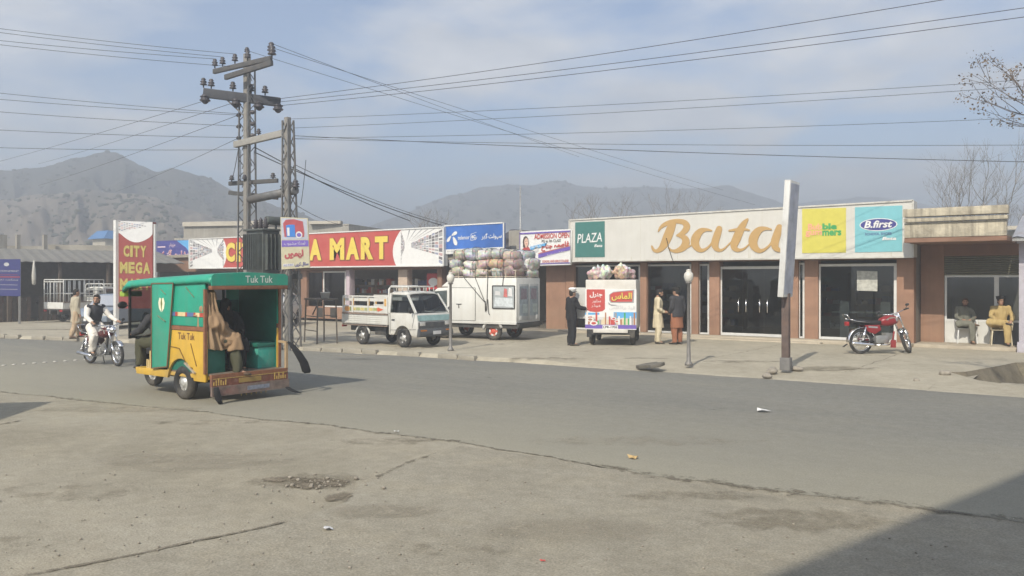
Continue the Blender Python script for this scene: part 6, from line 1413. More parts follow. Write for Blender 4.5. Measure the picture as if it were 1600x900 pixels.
# ================================================================== POLES, WIRES, LAMPS, SIGN POSTS, TREES
M_galv = mat('galvanised_steel', (.15,.15,.15), .6, .3, var=.2, scale=5, dirt=(.20,.15,.11), dirtamt=.5)
M_ins = mat('insulator_brown', (.055,.05,.055), .3, var=.2); M_tr = mat('transformer_grey', (.075,.085,.08), .6, var=.25, dirt=(.05,.04,.03), dirtamt=.6)
M_wire = mat('wire_black', (.03,.03,.035), .6)
D1, D2 = 26.2, 24.9
A1 = P(386, D1, 0); A2_ = P(450, D2, 0); ax = (A2_-A1).normalized(); ay_ = V((-ax.y, ax.x, 0))
def zat(py, D): return 2.1 - (py-HZ)*D/F
def insulator(root, p, h=.22, r=.075, name='insulator', d=V((0,0,1))):
    mb = MB(); M = Matrix.Translation(p) @ d.to_track_quat('Z', 'Y').to_matrix().to_4x4()
    mb.lathe([(.02,0),(.02,h*.25),(r,h*.3),(r*.9,h*.4),(r*.5,h*.45),(r*.95,h*.58),(r*.8,h*.68),(r*.45,h*.74),(r*.7,h*.85),(r*.4,h),(.01,h*1.02)], 12, 0, M); sub(mb, name, M_ins, root)
up = thing('utility_pole', 'tall lattice utility pole with two heavy crossarms behind the rickshaw', 'utility pole', tuple(A1.xy) + (.05,))
inv = Matrix.Translation(-V(up.location))
def usub(mb, name, m, root=up, **k): return sub(mb, name, m, root, **k)
zt1 = zat(84, D1)
mb = MB(); q = [V((A1.x, A1.y, z)) for z in (0, zt1)]; mb.bar(q[0], q[1], .17, .17); usub(mb, 'column', mat('pole_concrete', (.20,.19,.175), .85, var=.15, dirt=(.2,.18,.15), dirtamt=.4), up, bevel=.02)
for s in (-1, 1):
    mb = MB(); zt_ = zat(160, D1) if s < 0 else zat(112, D1)
    for e in (-1, 1):
        a = A1 + ax*s*(.30) + ay_*e*.16; b_ = A1 + ax*s*.24 + ay_*e*.12; mb.bar((a.x, a.y, 0), (b_.x, b_.y, zt_), .04)
    n_ = 26
    for i in range(n_):
        z0, z1 = zt_*i/n_, zt_*(i+1)/n_; a = A1 + ax*s*(.30-.06*i/n_) + ay_*(.15 if i % 2 else -.15); b_ = A1 + ax*s*(.30-.06*(i+1)/n_) - ay_*(.15 if i % 2 else -.15); mb.bar((a.x, a.y, z0), (b_.x, b_.y, z1), .022)
        if i % 2: c_ = A1 + ax*s*.26; mb.bar((c_.x, c_.y, z0), (A1.x+ax.x*s*.08, A1.y+ax.y*s*.08, z1), .02)
    usub(mb, 'lattice_leg', M_galv)
def arm(pxa, pya, Da, pxb, pyb, Db, w, h, m, name='crossarm', root=up):
    a, b_ = PY(pxa, pya, Da), PY(pxb, pyb, Db); mb = MB(); mb.bar(a, b_, w, h, 0); usub(mb, name, m, root, bevel=.015); return a, b_
M_arm = mat('crossarm_grey', (.07,.07,.07), .7, .1, var=.2, dirt=(.15,.12,.1), dirtamt=.5); M_armd = mat('crossarm_dark', (.04,.042,.05), .7, var=.2)
# topmost double arm
a, b_ = arm(334, 112, D1+.35, 424, 91, D1-1.0, .10, .15, M_arm); o_ = ay_*.35
a2, b2 = arm(352, 121, D1-.05, 425, 98, D1-1.35, .10, .16, M_arm)
for t in (.02, .16, .38, .60): insulator(up, a.lerp(b_, t)+V((0,0,.10)), .30, .10)
for t in (.95,): insulator(up, b_+V((0,0,.12)), .36, .13); insulator(up, b2+V((0,0,.14)), .36, .13)
insulator(up, V((A1.x, A1.y, zt1)), .2, .09)
tops = [a.lerp(b_, .02)+V((0,0,.4)), a.lerp(b_, .16)+V((0,0,.4)), a.lerp(b_, .38)+V((0,0,.4)), a2.lerp(b2, .1)+V((0,0,.3))]; topR, topR2 = b_+V((0,0,.45)), b2+V((0,0,.45))
# second dark arm with large strain insulators at both ends
c_, d_ = arm(318, 145, D1-.2, 438, 160, D1+.1, .16, .28, M_armd)
for t in (.0, .10, .38, .62, .80): insulator(up, c_.lerp(d_, t)+V((0,0,.16)), .30, .11)
for t in (.02, .42, .72, .97):
    p = c_.lerp(d_, t)+V((0,0,-.18)); mb = MB(); mb.ell(p, .13, .13, .17, 12, 8); mb.ell(p + V((0,0,-.05)), .17, .17, .05, 12, 6); mb.ell(p + V((0,0,.06)), .16, .16, .04, 12, 6); usub(mb, 'strain_insulator', M_ins)
for t in (.3, .55): p = c_.lerp(d_, t); mb = MB(); mb.bar(p+V((0,0,-.12)), (A1.x, A1.y, p.z-.7), .05); usub(mb, 'brace', M_galv)
# small spool insulators down the pole
for py in (178, 196, 214):
    for s in (-1, 1): p = V((A1.x, A1.y, zat(py, D1))) + ax*s*.28 - ay_*.05; insulator(up, p, .2, .07, 'spool_insulator', ax*s)
# beam to the second pole, and the lower double arms with a switch
e_, f_ = arm(367, 226, D1+.1, 452, 206, D2+.1, .14, .20, mat('beam_pale', (.26,.25,.23), .7, var=.12), 'beam')
insulator(up, e_.lerp(f_, .45)+V((0,0,.1)), .22, .08)
for py, dz in ((283, .0), (297, .0)):
    arm(358, py+4, D1+.2, 434, py-1 if py < 290 else py+12, D1-.3, .10, .13, M_arm)
g0, g1 = PY(390, 312, D1-.2), PY(462, 297, D2-.1); mb = MB(); mb.tube([g0, g1], .13, 12); usub(mb, 'switch_tube', M_galv); 
for p in (g1, g0.lerp(g1, .75)): insulator(up, p, .3, .12)
for t in (0, .3, .95): insulator(up, PY(362, 284, D1).lerp(PY(430, 280, D1-.3), t), .2, .09)
# transformer platform
zp = zat(432, D1); h0 = V((A1.x, A1.y, zp)) - ay_*.32 - ax*.25; h1 = V((A2_.x, A2_.y, zp)) - ay_*.32 + ax*.2
mb = MB(); mb.bar(h0, h1, .12, .16); mb.bar(h0+ay_*.64, h1+ay_*.64, .12, .16)
for t in (.2, .5, .8): mb.bar(h0.lerp(h1, t), h0.lerp(h1, t)+ay_*.64, .08, .05)
usub(mb, 'platform', M_galv)
tc_ = PY(411, 432, D1-.75); tf = thing('transformer', 'dark finned transformer with three bushings on a platform between two poles', 'transformer', (tc_.x, tc_.y, zp+.08), math.atan2(ax.y, ax.x))
mb = MB(); mb.box(-.42, .42, -.30, .30, 0, 1.30); mb.build('tank', M_tr, tf, bevel=.03)
mb = MB(); mb.box(-.50, .50, -.38, .38, 1.30, 1.36); mb.build('lid', M_tr, tf, bevel=.01)
for k in range(9):
    for s in (-1, 1): mb = MB(); y0, y1 = sorted((s*.302, s*.44)); mb.box(-.40+.095*k, -.38+.095*k, y0, y1, .12, 1.2); mb.build('cooling_fin', M_tr, tf)
for s in (-1, 1):
    for k in range(4): mb = MB(); x0, x1 = sorted((s*.422, s*.54)); mb.box(x0, x1, -.22+.14*k, -.20+.14*k, .12, 1.2); mb.build('cooling_fin', M_tr, tf)
for k in range(3): 
    mb = MB(); mb.lathe([(.05,0),(.06,.04),(.10,.06),(.06,.10),(.10,.13),(.055,.17),(.09,.20),(.05,.24),(.07,.27),(.02,.33),(.01,.36)], 12, 0, Matrix.Translation((-.22+.25*k, -.1, 1.36))); mb.build('bushing', M_ins, tf)
mb = MB(); mb.lathe([(.12,-.35),(.13,-.33),(.13,.33),(.12,.35)], 14, 0, Matrix.Translation((.3,.25,1.62)) @ Matrix.Rotation(R(90),4,'X')); mb.bar((.3,.25,1.36),(.3,.25,1.5),.05); mb.build('oil_conservator', M_tr, tf)
# second, shorter lattice pole
p2 = thing('lattice_pole', 'shorter lattice pole with concrete core right of the tall utility pole', 'utility pole', tuple(A2_.xy) + (.05,))
zt2 = zat(183, D2)
mb = MB(); mb.bar((A2_.x, A2_.y, 0), (A2_.x-.02, A2_.y, zt2), .15, .15); usub(mb, 'column', MATS['pole_concrete'], p2, bevel=.02)
mb = MB(); base = {}
for i, (sx, sy) in enumerate(((-1,-1),(1,-1),(1,1),(-1,1))):
    a = A2_ + ax*(sx*.20+.16) + ay_*sy*.2; t = A2_ + ax*sx*.13 + ay_*sy*.10; base[i] = (V((a.x, a.y, 0)), V((t.x, t.y, zt2-.1))); mb.bar(base[i][0], base[i][1], .045)
n_ = 16
for i in range(n_):
    for k in range(4):
        (a, b2_), (c2, d2) = base[k], base[(k+1) % 4]; p, q = (a.lerp(b2_, i/n_), c2.lerp(d2, (i+1)/n_)) if i % 2 else (c2.lerp(d2, i/n_), a.lerp(b2_, (i+1)/n_)); mb.bar(p, q, .024)
usub(mb, 'lattice', M_galv, p2)
# small hanging sign on the second pole
jp = Panel(PY(440, 421, D2-.35), PY(484, 418, D2-.55), PY(438, 339, D2-.35), PY(481, 341, D2-.55))
js = thing('pole_poster', 'tilted drinks poster with red and blue packs hung on lattice pole', 'poster', jp.p(.5, 0, 0))
mb = MB(); jp.slab(mb, .03); sub(mb, 'board', mat('poster_cream', (.42,.39,.27), .6, var=.08), js)
mb = MB(); jp.rect(mb, .03, .57, .97, .98, 6, 1); jp.poly(mb, [(.10,.88),(.2,.95),(.5,.97),(.82,.93),(.86,.70),(.84,.62),(.14,.62),(.12,.75)], 0, 2); jp.poly(mb, [(.22,.62),(.20,.84),(.32,.86),(.52,.86),(.54,.62)], 1, 3); jp.poly(mb, [(.25,.64),(.24,.8),(.33,.8),(.33,.64)], 2, 4); jp.oval(mb, .67, .66, .12, .07, 2, 4); jp.oval(mb, .67, .66, .08, .04, 3, 5)
jp.rect(mb, .03, .43, .99, .555, 3, 2); jp.text(mb, urdu('ٹھنڈا مشروب'), .12, .455, .88, .53, 4, 3); jp.text(mb, urdu('لیموں'), .12, .19, .80, .37, 0, 2, bold=.06); jp.rect(mb, .06, .05, .44, .10, 2, 2); jp.text(mb, urdu('سٹال کریں'), .48, .03, .96, .12, 5, 3, bold=.03); jp.text(mb, 'SALE POINT', .08, .055, .42, .095, 5, 3)
sub(mb, 'lettering', [mat('poster_dull_red', (.33,.06,.07), .6), C_blue, C_lgry, C_pur, C_lgry, C_navy, mat('poster_pale_blue', (.36,.38,.44), .6)], js)
mb = MB(); a = jp.p(.5, .5, -8); mb.bar((a.x, a.y, a.z+.3), (A2_.x, A2_.y, a.z+.3), .04); mb.bar((a.x, a.y, a.z-.3), (A2_.x, A2_.y, a.z-.3), .04); sub(mb, 'bracket', M_galv, js)
# meter boxes on the poles
for k, (px, py, D) in enumerate(((428, 447, D2-.2), (448, 440, D2-.3))):
    p = PY(px, py, D); mb = MB(); mb.box(-.12, .12, -.08, .08, -.18, .18); mb.box(-.09, .09, -.09, -.08, -.02, .12); o = mb.build('meter_box', M_tr, bevel=.015); o.location = p; tag(o, ['grey meter box strapped under the transformer', 'grey meter box on the lattice pole under poster'][k], 'meter box')
# ---- wires
WN = [0]
def wire(a, b_, label, sag=.02, r=.0075, group='overhead wires'):
    mb = MB(); n_ = 24; L_ = (b_-a).length; pts = []
    for i in range(n_+1):
        t = i/n_; p = a.lerp(b_, t); p.z -= sag*L_*4*t*(1-t)*.5; pts.append(p)
    mb.tube(pts, r, 5); return tag(mb.build('overhead_wire', M_wire), label, 'wire', group)
ordn = ['topmost', 'second', 'third', 'fourth', 'fifth', 'sixth', 'seventh', 'eighth', 'ninth', 'tenth']
for i, (py, T_) in enumerate(((40, tops[2]), (46, tops[1]), (60, tops[0]), (66, tops[3]))): wire(PY(-60, py-3, 24.5), T_, '%s of four wires running from top crossarm out at left' % ordn[i], .012)
mids = [c_.lerp(d_, .8), c_.lerp(d_, .97), d_+V((0,0,-.1))]
for i, (px, py, T_) in enumerate(((1520, -8, mids[0]), (1700, -2, mids[1]), (1700, 13, mids[2]))): wire(T_, PY(px, py, 17), '%s of three wires from dark crossarm to the upper right' % ordn[i], .010, .008)
wire(topR, PY(905, 245, 46), 'upper wire from top crossarm end running down towards right hills', .004); wire(topR2, PY(1130, 297, 60), 'middle wire from top crossarm end running down towards right hills', .004); wire(V((A1.x, A1.y, zt1+.1)), PY(1180, 320, 62), 'lower wire from pole top running down towards right hills', .004)
lefts = [(141, 178), (152, 180), (172, 197), (202, 215), (231, 234)]
for i, (py, pe) in enumerate(lefts): wire(PY(-60, py-2, 27), PY(376, pe, D1), '%s of five level wires entering at left below the crossarms' % ordn[i], .010)
for i, (px, py, pe, pxs) in enumerate(((-40, 262, 158, 318), (60, 256, 162, 360), (60, 290, 180, 372), (180, 300, 215, 374))): wire(PY(px, py, 60), PY(pxs, pe, D1-.1), '%s of four slanting wires rising from left hills to pole' % ordn[i], .004, .008)
rights = [(1700, 118, 186), (1700, 128, 200), (1700, 180, 216), (1700, 226, 217), (1700, 255, 212)]
for i, (px, py, pe) in enumerate(rights): wire(PY(458 if i else 452, pe, D2), PY(px, py, 20 if i < 2 else 22), '%s of five level wires leaving lattice pole to the right' % ordn[i], .008, .006 if i < 4 else .009)
drops = [((398, 230), (640, 345), 33), ((398, 238), (690, 352), 34), ((462, 258), (700, 350), 35), ((462, 320), (560, 352), 40)]
for i, ((x0, y0), (x1, y1), D) in enumerate(drops): wire(PY(x0, y0, D1-.1 if x0 < 440 else D2), PY(x1, y1, D), '%s of four black service cables dropping from the poles to mart roof' % ordn[i], .03, .016 if i in (0, 1) else .009)
for i, (x0, y0, x1, y1) in enumerate(((397, 235, 397, 262), (470, 320, 478, 250))): wire(PY(x0, y0, D1-.3), PY(x1, y1, D1-.3), ['loose wire end dangling below the pole beam', 'thin loose wire rising beside lattice pole'][i], .2, .010)
for i in range(3): wire(PY(372+i*4, 235, D1), PY(362+i*14, 284, D1-.1), '%s jumper lead looping from beam to lower arms' % ['left', 'middle', 'right'][i], .10, .012)
# ---- street lamps with frosted globes
M_globe = mat('frosted_globe', (.56,.54,.49), .35, var=.06)
def lamp(px, pyb, pyt, label):
    b0_ = G(px, pyb, .1); D = F*2.0/(pyb-HZ); H = zat(pyt, D)-.1; r = thing('street_lamp', label, 'lamp', b0_, 0, 'globe street lamps on the forecourt')
    mb = MB(); mb.lathe([(.09,0),(.09,.05),(.05,.10),(.042,.5),(.036,H-.30),(.07,H-.28),(.08,H-.26),(.03,H-.25)], 14); mb.build('post', mat('lamp_post_grey', (.20,.19,.18), .6, .3, var=.2), r)
    mb = MB(); mb.lathe([(.045,H-.262),(.085,H-.22),(.112,H-.13),(.10,H-.05),(.06,H-.01),(.05,H+.01),(.065,H+.03),(.02,H+.05),(.005,H+.055)], 18); mb.build('globe', M_globe, r)
lamp(704, 548, 428, 'globe lamp on grey post between the two white vans')
lamp(1076, 571, 424, 'globe lamp on grey post in front of the two talking men')
# ---- narrow pylon sign on a post
Db = 18.4; b0_ = P(1228, Db, .1); py_ = thing('pylon_sign', 'tall white pylon sign on a rusty post, seen nearly edge on', 'sign', b0_)
M_post = mat('rusty_post', (.12,.09,.08), .8, .2, var=.3, scale=6, dirt=(.22,.12,.07), dirtamt=.6)
mb = MB(); mb.bar((0,0,0),(0,0,1.7), .16, .14); mb.build('post', M_post, py_, bevel=.01); mb = MB(); mb.box(-.11,.11,-.10,.10,.0,.28); mb.build('post_base', mat('post_base_grey', (.17,.165,.16), .8, var=.2), py_, bevel=.01)
lean = math.atan2(12, 172)
M_ = Matrix.Translation((-.01,-.06,1.62)) @ Matrix.Rotation(lean*.9, 4, 'Y')
mb = MB(); mb.box(-.065,.065,-.30,.36,0,2.55, 0, M_); pb_ = mb.build('panel', mat('pylon_white', (.60,.60,.585), .5, var=.06, dirt=(.36,.34,.30), dirtamt=.7, scale=3, streak=.35, scol=(.36,.34,.30)), py_, bevel=.012)
mb = MB(); mb.box(.0655,.069,-.26,.32,.06,2.49, 0, M_); mb.box(-.069,-.0655,-.26,.32,.06,2.49, 0, M_); mb.build('face', mat('pylon_face', (.33,.35,.42), .5, var=.25, scale=4, dirt=(.55,.55,.55), dirtamt=.8), py_)
# stones at the foot, slab at the kerb, litter
stone('rock', 'broken stone left of the pylon sign foot', 1206, 583, .14, M_stone, .06, None, .6, 1); stone('rock', 'flat stone right of the pylon sign foot', 1245, 578, .16, M_stone, .08, None, .35, 4); stone('rock', 'small dark stone at the kerb left of pylon sign', 1199, 590, .10, M_stone, .03, None, .6, 9); stone('rock', 'small stone lying on the ramp below red motorcycle', 1432, 596, .07, M_stone, .03, None, .6, 3); stone('rock', 'grey stone beside the drain pit edge', 1476, 586, .13, M_stone, .08, None, .5, 6)
for i, (px, py, col_, lab, r_) in enumerate(((1192, 644, C_wht, 'white paper scrap on the asphalt', .13), (990, 717, mat('wrapper_tan', (.42,.30,.14), .7), 'crumpled tan wrapper on the road edge', .09), (848, 878, C_red, 'small red wrapper on the near tarmac', .025), (513, 829, C_lgry, 'flat pale paper scrap near the pothole', .06), (620, 676, C_lgry, 'pale scrap on the road edge dirt line', .05))):
    mb = MB(); rr = random.Random(i); n_ = 9; pts = [(r_*(.5+.6*rr.random())*math.cos(a), r_*.7*(.5+.6*rr.random())*math.sin(a), rr.random()*r_*.5) for a in [2*math.pi*k/n_ for k in range(n_)]]
    mb.add([(0,0,r_*.3)]+pts, [(0, k+1, (k+1) % n_+1) for k in range(n_)]); o = mb.build('litter', col_); o.location = G(px, py) + V((0,0,.008)); tag(o, lab, 'litter')
# broken concrete slab at the kerb
sl = [(-.38,-.12),(-.2,-.2),(.05,-.15),(.22,-.24),(.36,-.05),(.30,.14),(.08,.12),(-.02,.24),(-.25,.1)]; mb = MB(); mb.prism(sl, 0, .08, 'z'); o = mb.build('concrete_slab', mat('slab_grey', (.13,.12,.10), .9, var=.2, bump=.4), bevel=.015); o.location = G(1018, 576, .06) + V((0,0,.04)); o.rotation_euler = (R(9), R(-7), -.3); tag(o, 'tilted broken concrete slab lying at the forecourt edge', 'slab')
strip([tuple(x) for x in g2((1030, 580), (1100, 587), (1160, 590), (1215, 592))], .03, .075, M_dirt, 'kerb_crack') if False else None
# oil stains
# ---- stand / table beside the lattice pole
tb_ = thing('work_table', 'high dark wooden stand on thin legs right of the lattice pole', 'table', P(505, 26.2, .1), -.35)
M_tbl = mat('table_dark', (.10,.085,.07), .8, var=.3); 
mb = MB(); mb.box(-.75,.35,-.35,.35,1.36,1.41); mb.build('table_top', M_tbl, tb_)
for x, y in ((-.7,-.3),(.3,-.3),(-.7,.3),(.3,.3)): mb = MB(); mb.bar((x*1.1,y*1.1,0),(x,y,1.36),.035); mb.build('leg', M_tbl, tb_)
mb = MB(); mb.bar((-.75,-.31,.85),(.32,-.31,.85),.03); mb.bar((-.75,.31,.85),(.32,.31,.85),.03); mb.bar((-.73,-.32,.4),(.32,-.32,.4),.025); mb.bar((-.2,-.05,1.35),(-.1,-.31,.9),.03); mb.build('stretcher', M_tbl, tb_)
bk = thing('plastic_tub', 'white plastic tub standing on the high dark wooden stand', 'tub', P(508, 26.2, 1.51)); mb = MB(); mb.lathe([(.12,0),(.15,.18),(.16,.18),(.155,.2),(.13,.2),(.11,.02)], 16); mb.build('tub', M_white, bk); mb = MB(); mb.tube([(.15*math.cos(a), 0, .19+.12*math.sin(a)) for a in [math.pi*k/10 for k in range(11)]], .006, 5); mb.build('handle', M_steel, bk)
# ---- trees
M_bark = mat('bare_bark', (.20,.18,.16), .9, var=.25, scale=8); M_barkp = mat('pale_bark', (.20,.17,.14), .9, var=.25, scale=8)
def tree(label, base, H, spread, seed, m, trunk_r=.12, depth=6, leaf=None, up_=.55, first=.3, group=None, ntr=1):
    rr = random.Random(seed); root = thing('bare_tree', label, 'tree', base, 0, group); tr = MB(); cr_ = MB(); tips = []
    def grow(p, d, l, r, lev):
        n_ = 3; pts = [p]; q = p.copy(); dd = d.copy()
        for i in range(n_):
            dd = (dd + V((rr.gauss(0,.12), rr.gauss(0,.12), rr.gauss(.03,.08)))).normalized(); q = q + dd*l/n_; pts.append(q.copy())
        (tr if lev == 0 else cr_).tube(pts, [r, r*.9, r*.8, r*.68], 6 if lev < 2 else 4 if lev < 4 else 3)
        if lev >= depth: tips.append(q); return
        for k in range(rr.choice((2, 2, 3)) if lev else rr.choice((3, 4))):
            az = rr.random()*6.283; sp = rr.uniform(.35, .85)*spread; nd = (dd*1.0 + V((math.cos(az)*sp, math.sin(az)*sp, up_*rr.uniform(-.1,.6)))).normalized(); grow(q, nd, l*rr.uniform(.62,.86), r*rr.uniform(.52,.68), lev+1)
            if lev >= 2 and rr.random() < .5: grow(pts[1+rr.randrange(2)], (dd+V((rr.gauss(0,.7), rr.gauss(0,.7), rr.gauss(.1,.3)))).normalized(), l*.5, r*.4, max(lev+2, depth-1))
    for _ in range(ntr): grow(V((0,0,0)), V((rr.gauss(0,.15 if ntr > 1 else .05), rr.gauss(0,.1), 1)).normalized(), H*first, trunk_r, 0)
    tr.build('trunk', m, root); c = cr_.build('crown', m, root)
    if leaf:
        lf_ = MB()
        for t in tips:
            for k in range(rr.choice((0, 4, 10, 18, 26))):
                o = t + V((rr.gauss(0,.07), rr.gauss(0,.07), rr.gauss(-.05,.06))); s_ = rr.uniform(.012,.032); a = V((rr.gauss(0,1), rr.gauss(0,1), rr.gauss(0,1))).normalized()*s_; b2 = a.cross(V((rr.gauss(0,1), rr.gauss(0,1), 1))).normalized()*s_*.6; lf_.quad(o-a, o-b2, o+a, o+b2)
        tag(lf_.build('leaves', leaf, root), kind='stuff')
    return root
tree('bare winter tree with rising twigs behind the cream parapet', P(1490, 62, 0), 9.7, .75, 4, M_bark, .11, 6, None, .8, .36, ntr=2)
tree('low bare bush of twigs right of the parapet tree', P(1552, 66, 0), 7.8, .9, 8, M_bark, .12, 5, None, .7, .36, ntr=2)
tree('faint bare tree behind the left half of shoe shop sign', P(948, 95, 0), 12.8, 1.0, 14, M_barkp, .18, 6, None, .5, .3)
tree('faint bare tree left of the gold script letter tops', P(1032, 98, 0), 12.6, .8, 22, M_barkp, .17, 6, None, .5, .3)
tree('faint bare tree above the gold script, paler than its neighbour', P(1076, 100, 0), 12.2, .9, 31, M_barkp, .16, 5, None, .5, .3)
tree('faint wide bare tree over the aisle end of supermarket sign', P(655, 90, 0), 9.6, 1.1, 40, M_barkp, .2, 6, None, .4, .3)
tree('near bare tree with dry seed clusters reaching in from the right', P(1955, 11.0, 0), 5.6, .9, 6, mat('near_bark', (.13,.11,.10), .9, var=.2), .09, 6, mat('dry_seed', (.17,.13,.09), .9, var=.3), .35, .38)
# thin mast behind the gap
mb = MB(); a = P(813, 60, 0); mb.tube([a, V((a.x, a.y, zat(291, 60)))], .05, 6); tag(mb.build('mast', M_steel), 'thin grey mast far behind the school banner', 'mast')
mb = MB(); mb.box(-.04,.04,-.04,.04,0,1.6); o = mb.build('bollard', M_steel, bevel=.01)
o.location = P(1586, 23.2, .1) if False else P(1650, 24, .1); tag(o, 'short grey steel bollard beyond right pillar', 'bollard')

# row of reflective studs across the far lane
st = MB(); st.lathe([(.055,0),(.05,.012),(.03,.02),(.001,.022)], 10); st_o = None
for i in range(9):
    px = 6+16*i; py = 571.5-1.15*i; o = st.build('road_stud', MATS['stud_pale'] if 'stud_pale' in MATS else mat('stud_pale', (.42,.40,.36), .5)) if i == 0 else st_o.copy()
    if i: COL.objects.link(o)
    else: st_o = o
    o.location = G(px, py) + V((0, 0, .006)); tag(o, 'small pale road stud in the row crossing the far lane at left', 'road stud', 'road studs in a row at the left')
# ================================================================== PEOPLE (x forward, y left, z up; one continuous body each, clothes and hair as parts)
STAND = dict(pel=(0,0,.90), wai=(.0,0,1.05), che=(.01,0,1.26), nek=(.0,0,1.43), hed=(.03,0,1.585),
             shL=(0,.185,1.38), elL=(-.01,.235,1.10), wrL=(.06,.24,.86), haL=(.08,.235,.79),
             shR=(0,-.185,1.38), elR=(-.01,-.235,1.10), wrR=(.06,-.24,.86), haR=(.08,-.235,.79),
             hiL=(0,.095,.88), knL=(.02,.11,.48), anL=(-.01,.115,.08), toL=(.15,.14,.03),
             hiR=(0,-.095,.88), knR=(.02,-.11,.48), anR=(-.01,-.115,.08), toR=(.15,-.14,.03))
def figure(label, loc, rz, pose=None, look=0, nod=0, top=None, legs=None, hem=.55, vest=None, vestsleeve=False, shoes=None, hair=True, beard=False, cap=None, shawl=None, grip=None, group=None, skirt=True, scale=1.0, legw=1.0, hairm=None, collar=None):
    J = {k: V(v) for k, v in dict(STAND, **(pose or {})).items()}
    root = thing('person', label, 'person', loc, rz, group); root.scale = (scale,)*3
    side = (J['shL']-J['shR']).normalized(); upv = (J['nek']-J['pel']).normalized(); fwd = side.cross(upv).normalized()
    def ring(c, w, d, n=16, sd=None, fd=None):
        sd = sd or side; fd = fd or fwd; return [c + sd*(w*math.cos(t)) + fd*(d*math.sin(t)) for t in [2*math.pi*j/n for j in range(n)]]
    hs = (J['hiL']-J['hiR']).normalized()
    def torso(mb, e, k=1.0):
        up = J['nek']-J['pel']
        mb.loft([ring(J['pel']-V((0,0,.06)), .13+e, .09+e, sd=hs), ring(J['pel']+up*.03, .155+e, .105+e, sd=hs), ring(J['wai'], .14+e, .10+e), ring(J['che'], .165+e, .115+e), ring(J['che'].lerp(J['nek'], .6), .175+e, .10+e), ring(J['nek']-upv*.015, .10+e, .075+e), ring(J['nek']+upv*.02, .055+e*.6, .055+e*.6)])
        for s in 'LR': mb.ell(J['sh'+s]-upv*.0, .062*k+e*k, .062*k+e*k, .06*k+e, 10, 8)
        mb.tube([J['shL'], J['shR']], (.062+e*.8)*k, 10)
    # ---- body
    mb = MB(); torso(mb, 0)
    Rh = Matrix.Rotation(look, 3, 'Z') @ Matrix.Rotation(nod, 3, 'Y'); H = J['hed']; Rb = Matrix((tuple(fwd.cross(V((0,0,1))).cross(V((0,0,1)))*-1), tuple(side), (0,0,1))).transposed() if False else Matrix.Rotation(math.atan2(fwd.y, fwd.x), 3, 'Z')
    Rh = Rb @ Rh; M4 = Rh.to_4x4()
    def hp(x, y, z): return H + Rh @ V((x, y, z))
    mb.tube([J['nek']-upv*.03, J['nek']+upv*.04, hp(-.01,0,-.06)], [.065,.056,.055], 12)
    mb.ell(hp(-.01,0,.025), .095,.075,.098, 16, 10, 0, Rh); mb.ell(hp(.025,0,-.045), .066,.056,.072, 14, 9, 0, Rh); mb.ell(hp(.055,0,-.09), .026,.030,.024, 10, 6, 0, Rh)
    mb.tube([hp(.082,0,.025), hp(.100,0,-.018), hp(.108,0,-.030)], [.010,.014,.016], 8); mb.ell(hp(.088,0,-.064), .014,.026,.010, 8, 6, 0, Rh); mb.ell(hp(.078,0,.045), .02,.05,.012, 8, 6, 0, Rh)
    for s in (1,-1): mb.ell(hp(-.005, s*.078, .0), .022,.010,.032, 8, 6, 0, Rh)
    for s in 'LR':
        mb.tube([J['sh'+s], J['sh'+s].lerp(J['el'+s], .5), J['el'+s], J['el'+s].lerp(J['wr'+s], .35), J['wr'+s]], [.056,.050,.042,.042,.028], 12)
        mb.tube([J['hi'+s], J['hi'+s].lerp(J['kn'+s], .45), J['kn'+s], J['kn'+s].lerp(J['an'+s], .35), J['an'+s]], [.088,.078,.055,.055,.036], 12)
        mb.ell(J['an'+s]-V((0,0,.03)), .042,.036,.045, 10, 7); mb.tube([J['an'+s]-V((0,0,.03)), J['an'+s].lerp(J['to'+s], .6), J['to'+s]], [.038,.036,.026], 10)
        # hand: palm and five fingers
        w, h = J['wr'+s], J['ha'+s]; d = (h-w).normalized(); sd = side*(1 if s == 'L' else -1); n_ = d.cross(sd).normalized() if d.cross(sd).length > .1 else V((0,0,1)); ac = n_.cross(d).normalized()
        g = grip if grip is not None else .35
        mb.tube([w, w+d*.035, w+d*.085], [.026,.033,.032], 10)
        for k, (o_, l_) in enumerate(((-.027,.062),(-.009,.072),(.009,.068),(.026,.054))):
            p0 = w+d*.08+ac*o_; curl = n_*(-1 if s == 'L' else 1)
            p1 = p0+(d*(1-g*.3)+curl*g*.5).normalized()*l_*.5; p2 = p1+(d*(1-g)+curl*g*1.4).normalized()*l_*.5; mb.tube([p0, p1, p2], [.011,.0105,.008], 7)
        p0 = w+d*.03+ac*.028*(-1); mb.tube([p0, p0-ac*.025+d*.025, p0-ac*.030+d*.06], [.013,.012,.009], 7)
    eyes = [hp(.083, s*.03, .02) for s in (1,-1)]; mouth = hp(.098,0,-.064)
    def pick(c):
        if min((c-e).length for e in eyes) < .015: return 1
        if abs((c-mouth).length) < .017: return 2
        return 0
    fuse(mb, 'body', [M_skin, M_eye, M_lip], root, .0095, 2, 0, pick)
    # ---- trousers
    if legs:
        mb = MB()
        for s in 'LR': 
            hi, kn, an = J['hi'+s], J['kn'+s], J['an'+s]; mb.tube([hi+V((0,0,.06)), hi.lerp(kn,.45), kn, kn.lerp(an,.5), an+V((0,0,.02)), an-V((0,0,.015))], [.115,.115*legw,.098*legw,.092*legw,.078*legw,.070*legw], 12)
        mb.loft([ring(J['pel']-V((0,0,.10)), .15, .11, sd=hs), ring(J['pel']+V((0,0,.02)), .175, .125, sd=hs), ring(J['wai']-V((0,0,.03)), .155, .115)])
        fuse(mb, 'trousers', legs, root, .014, 2, .028, None, 13)
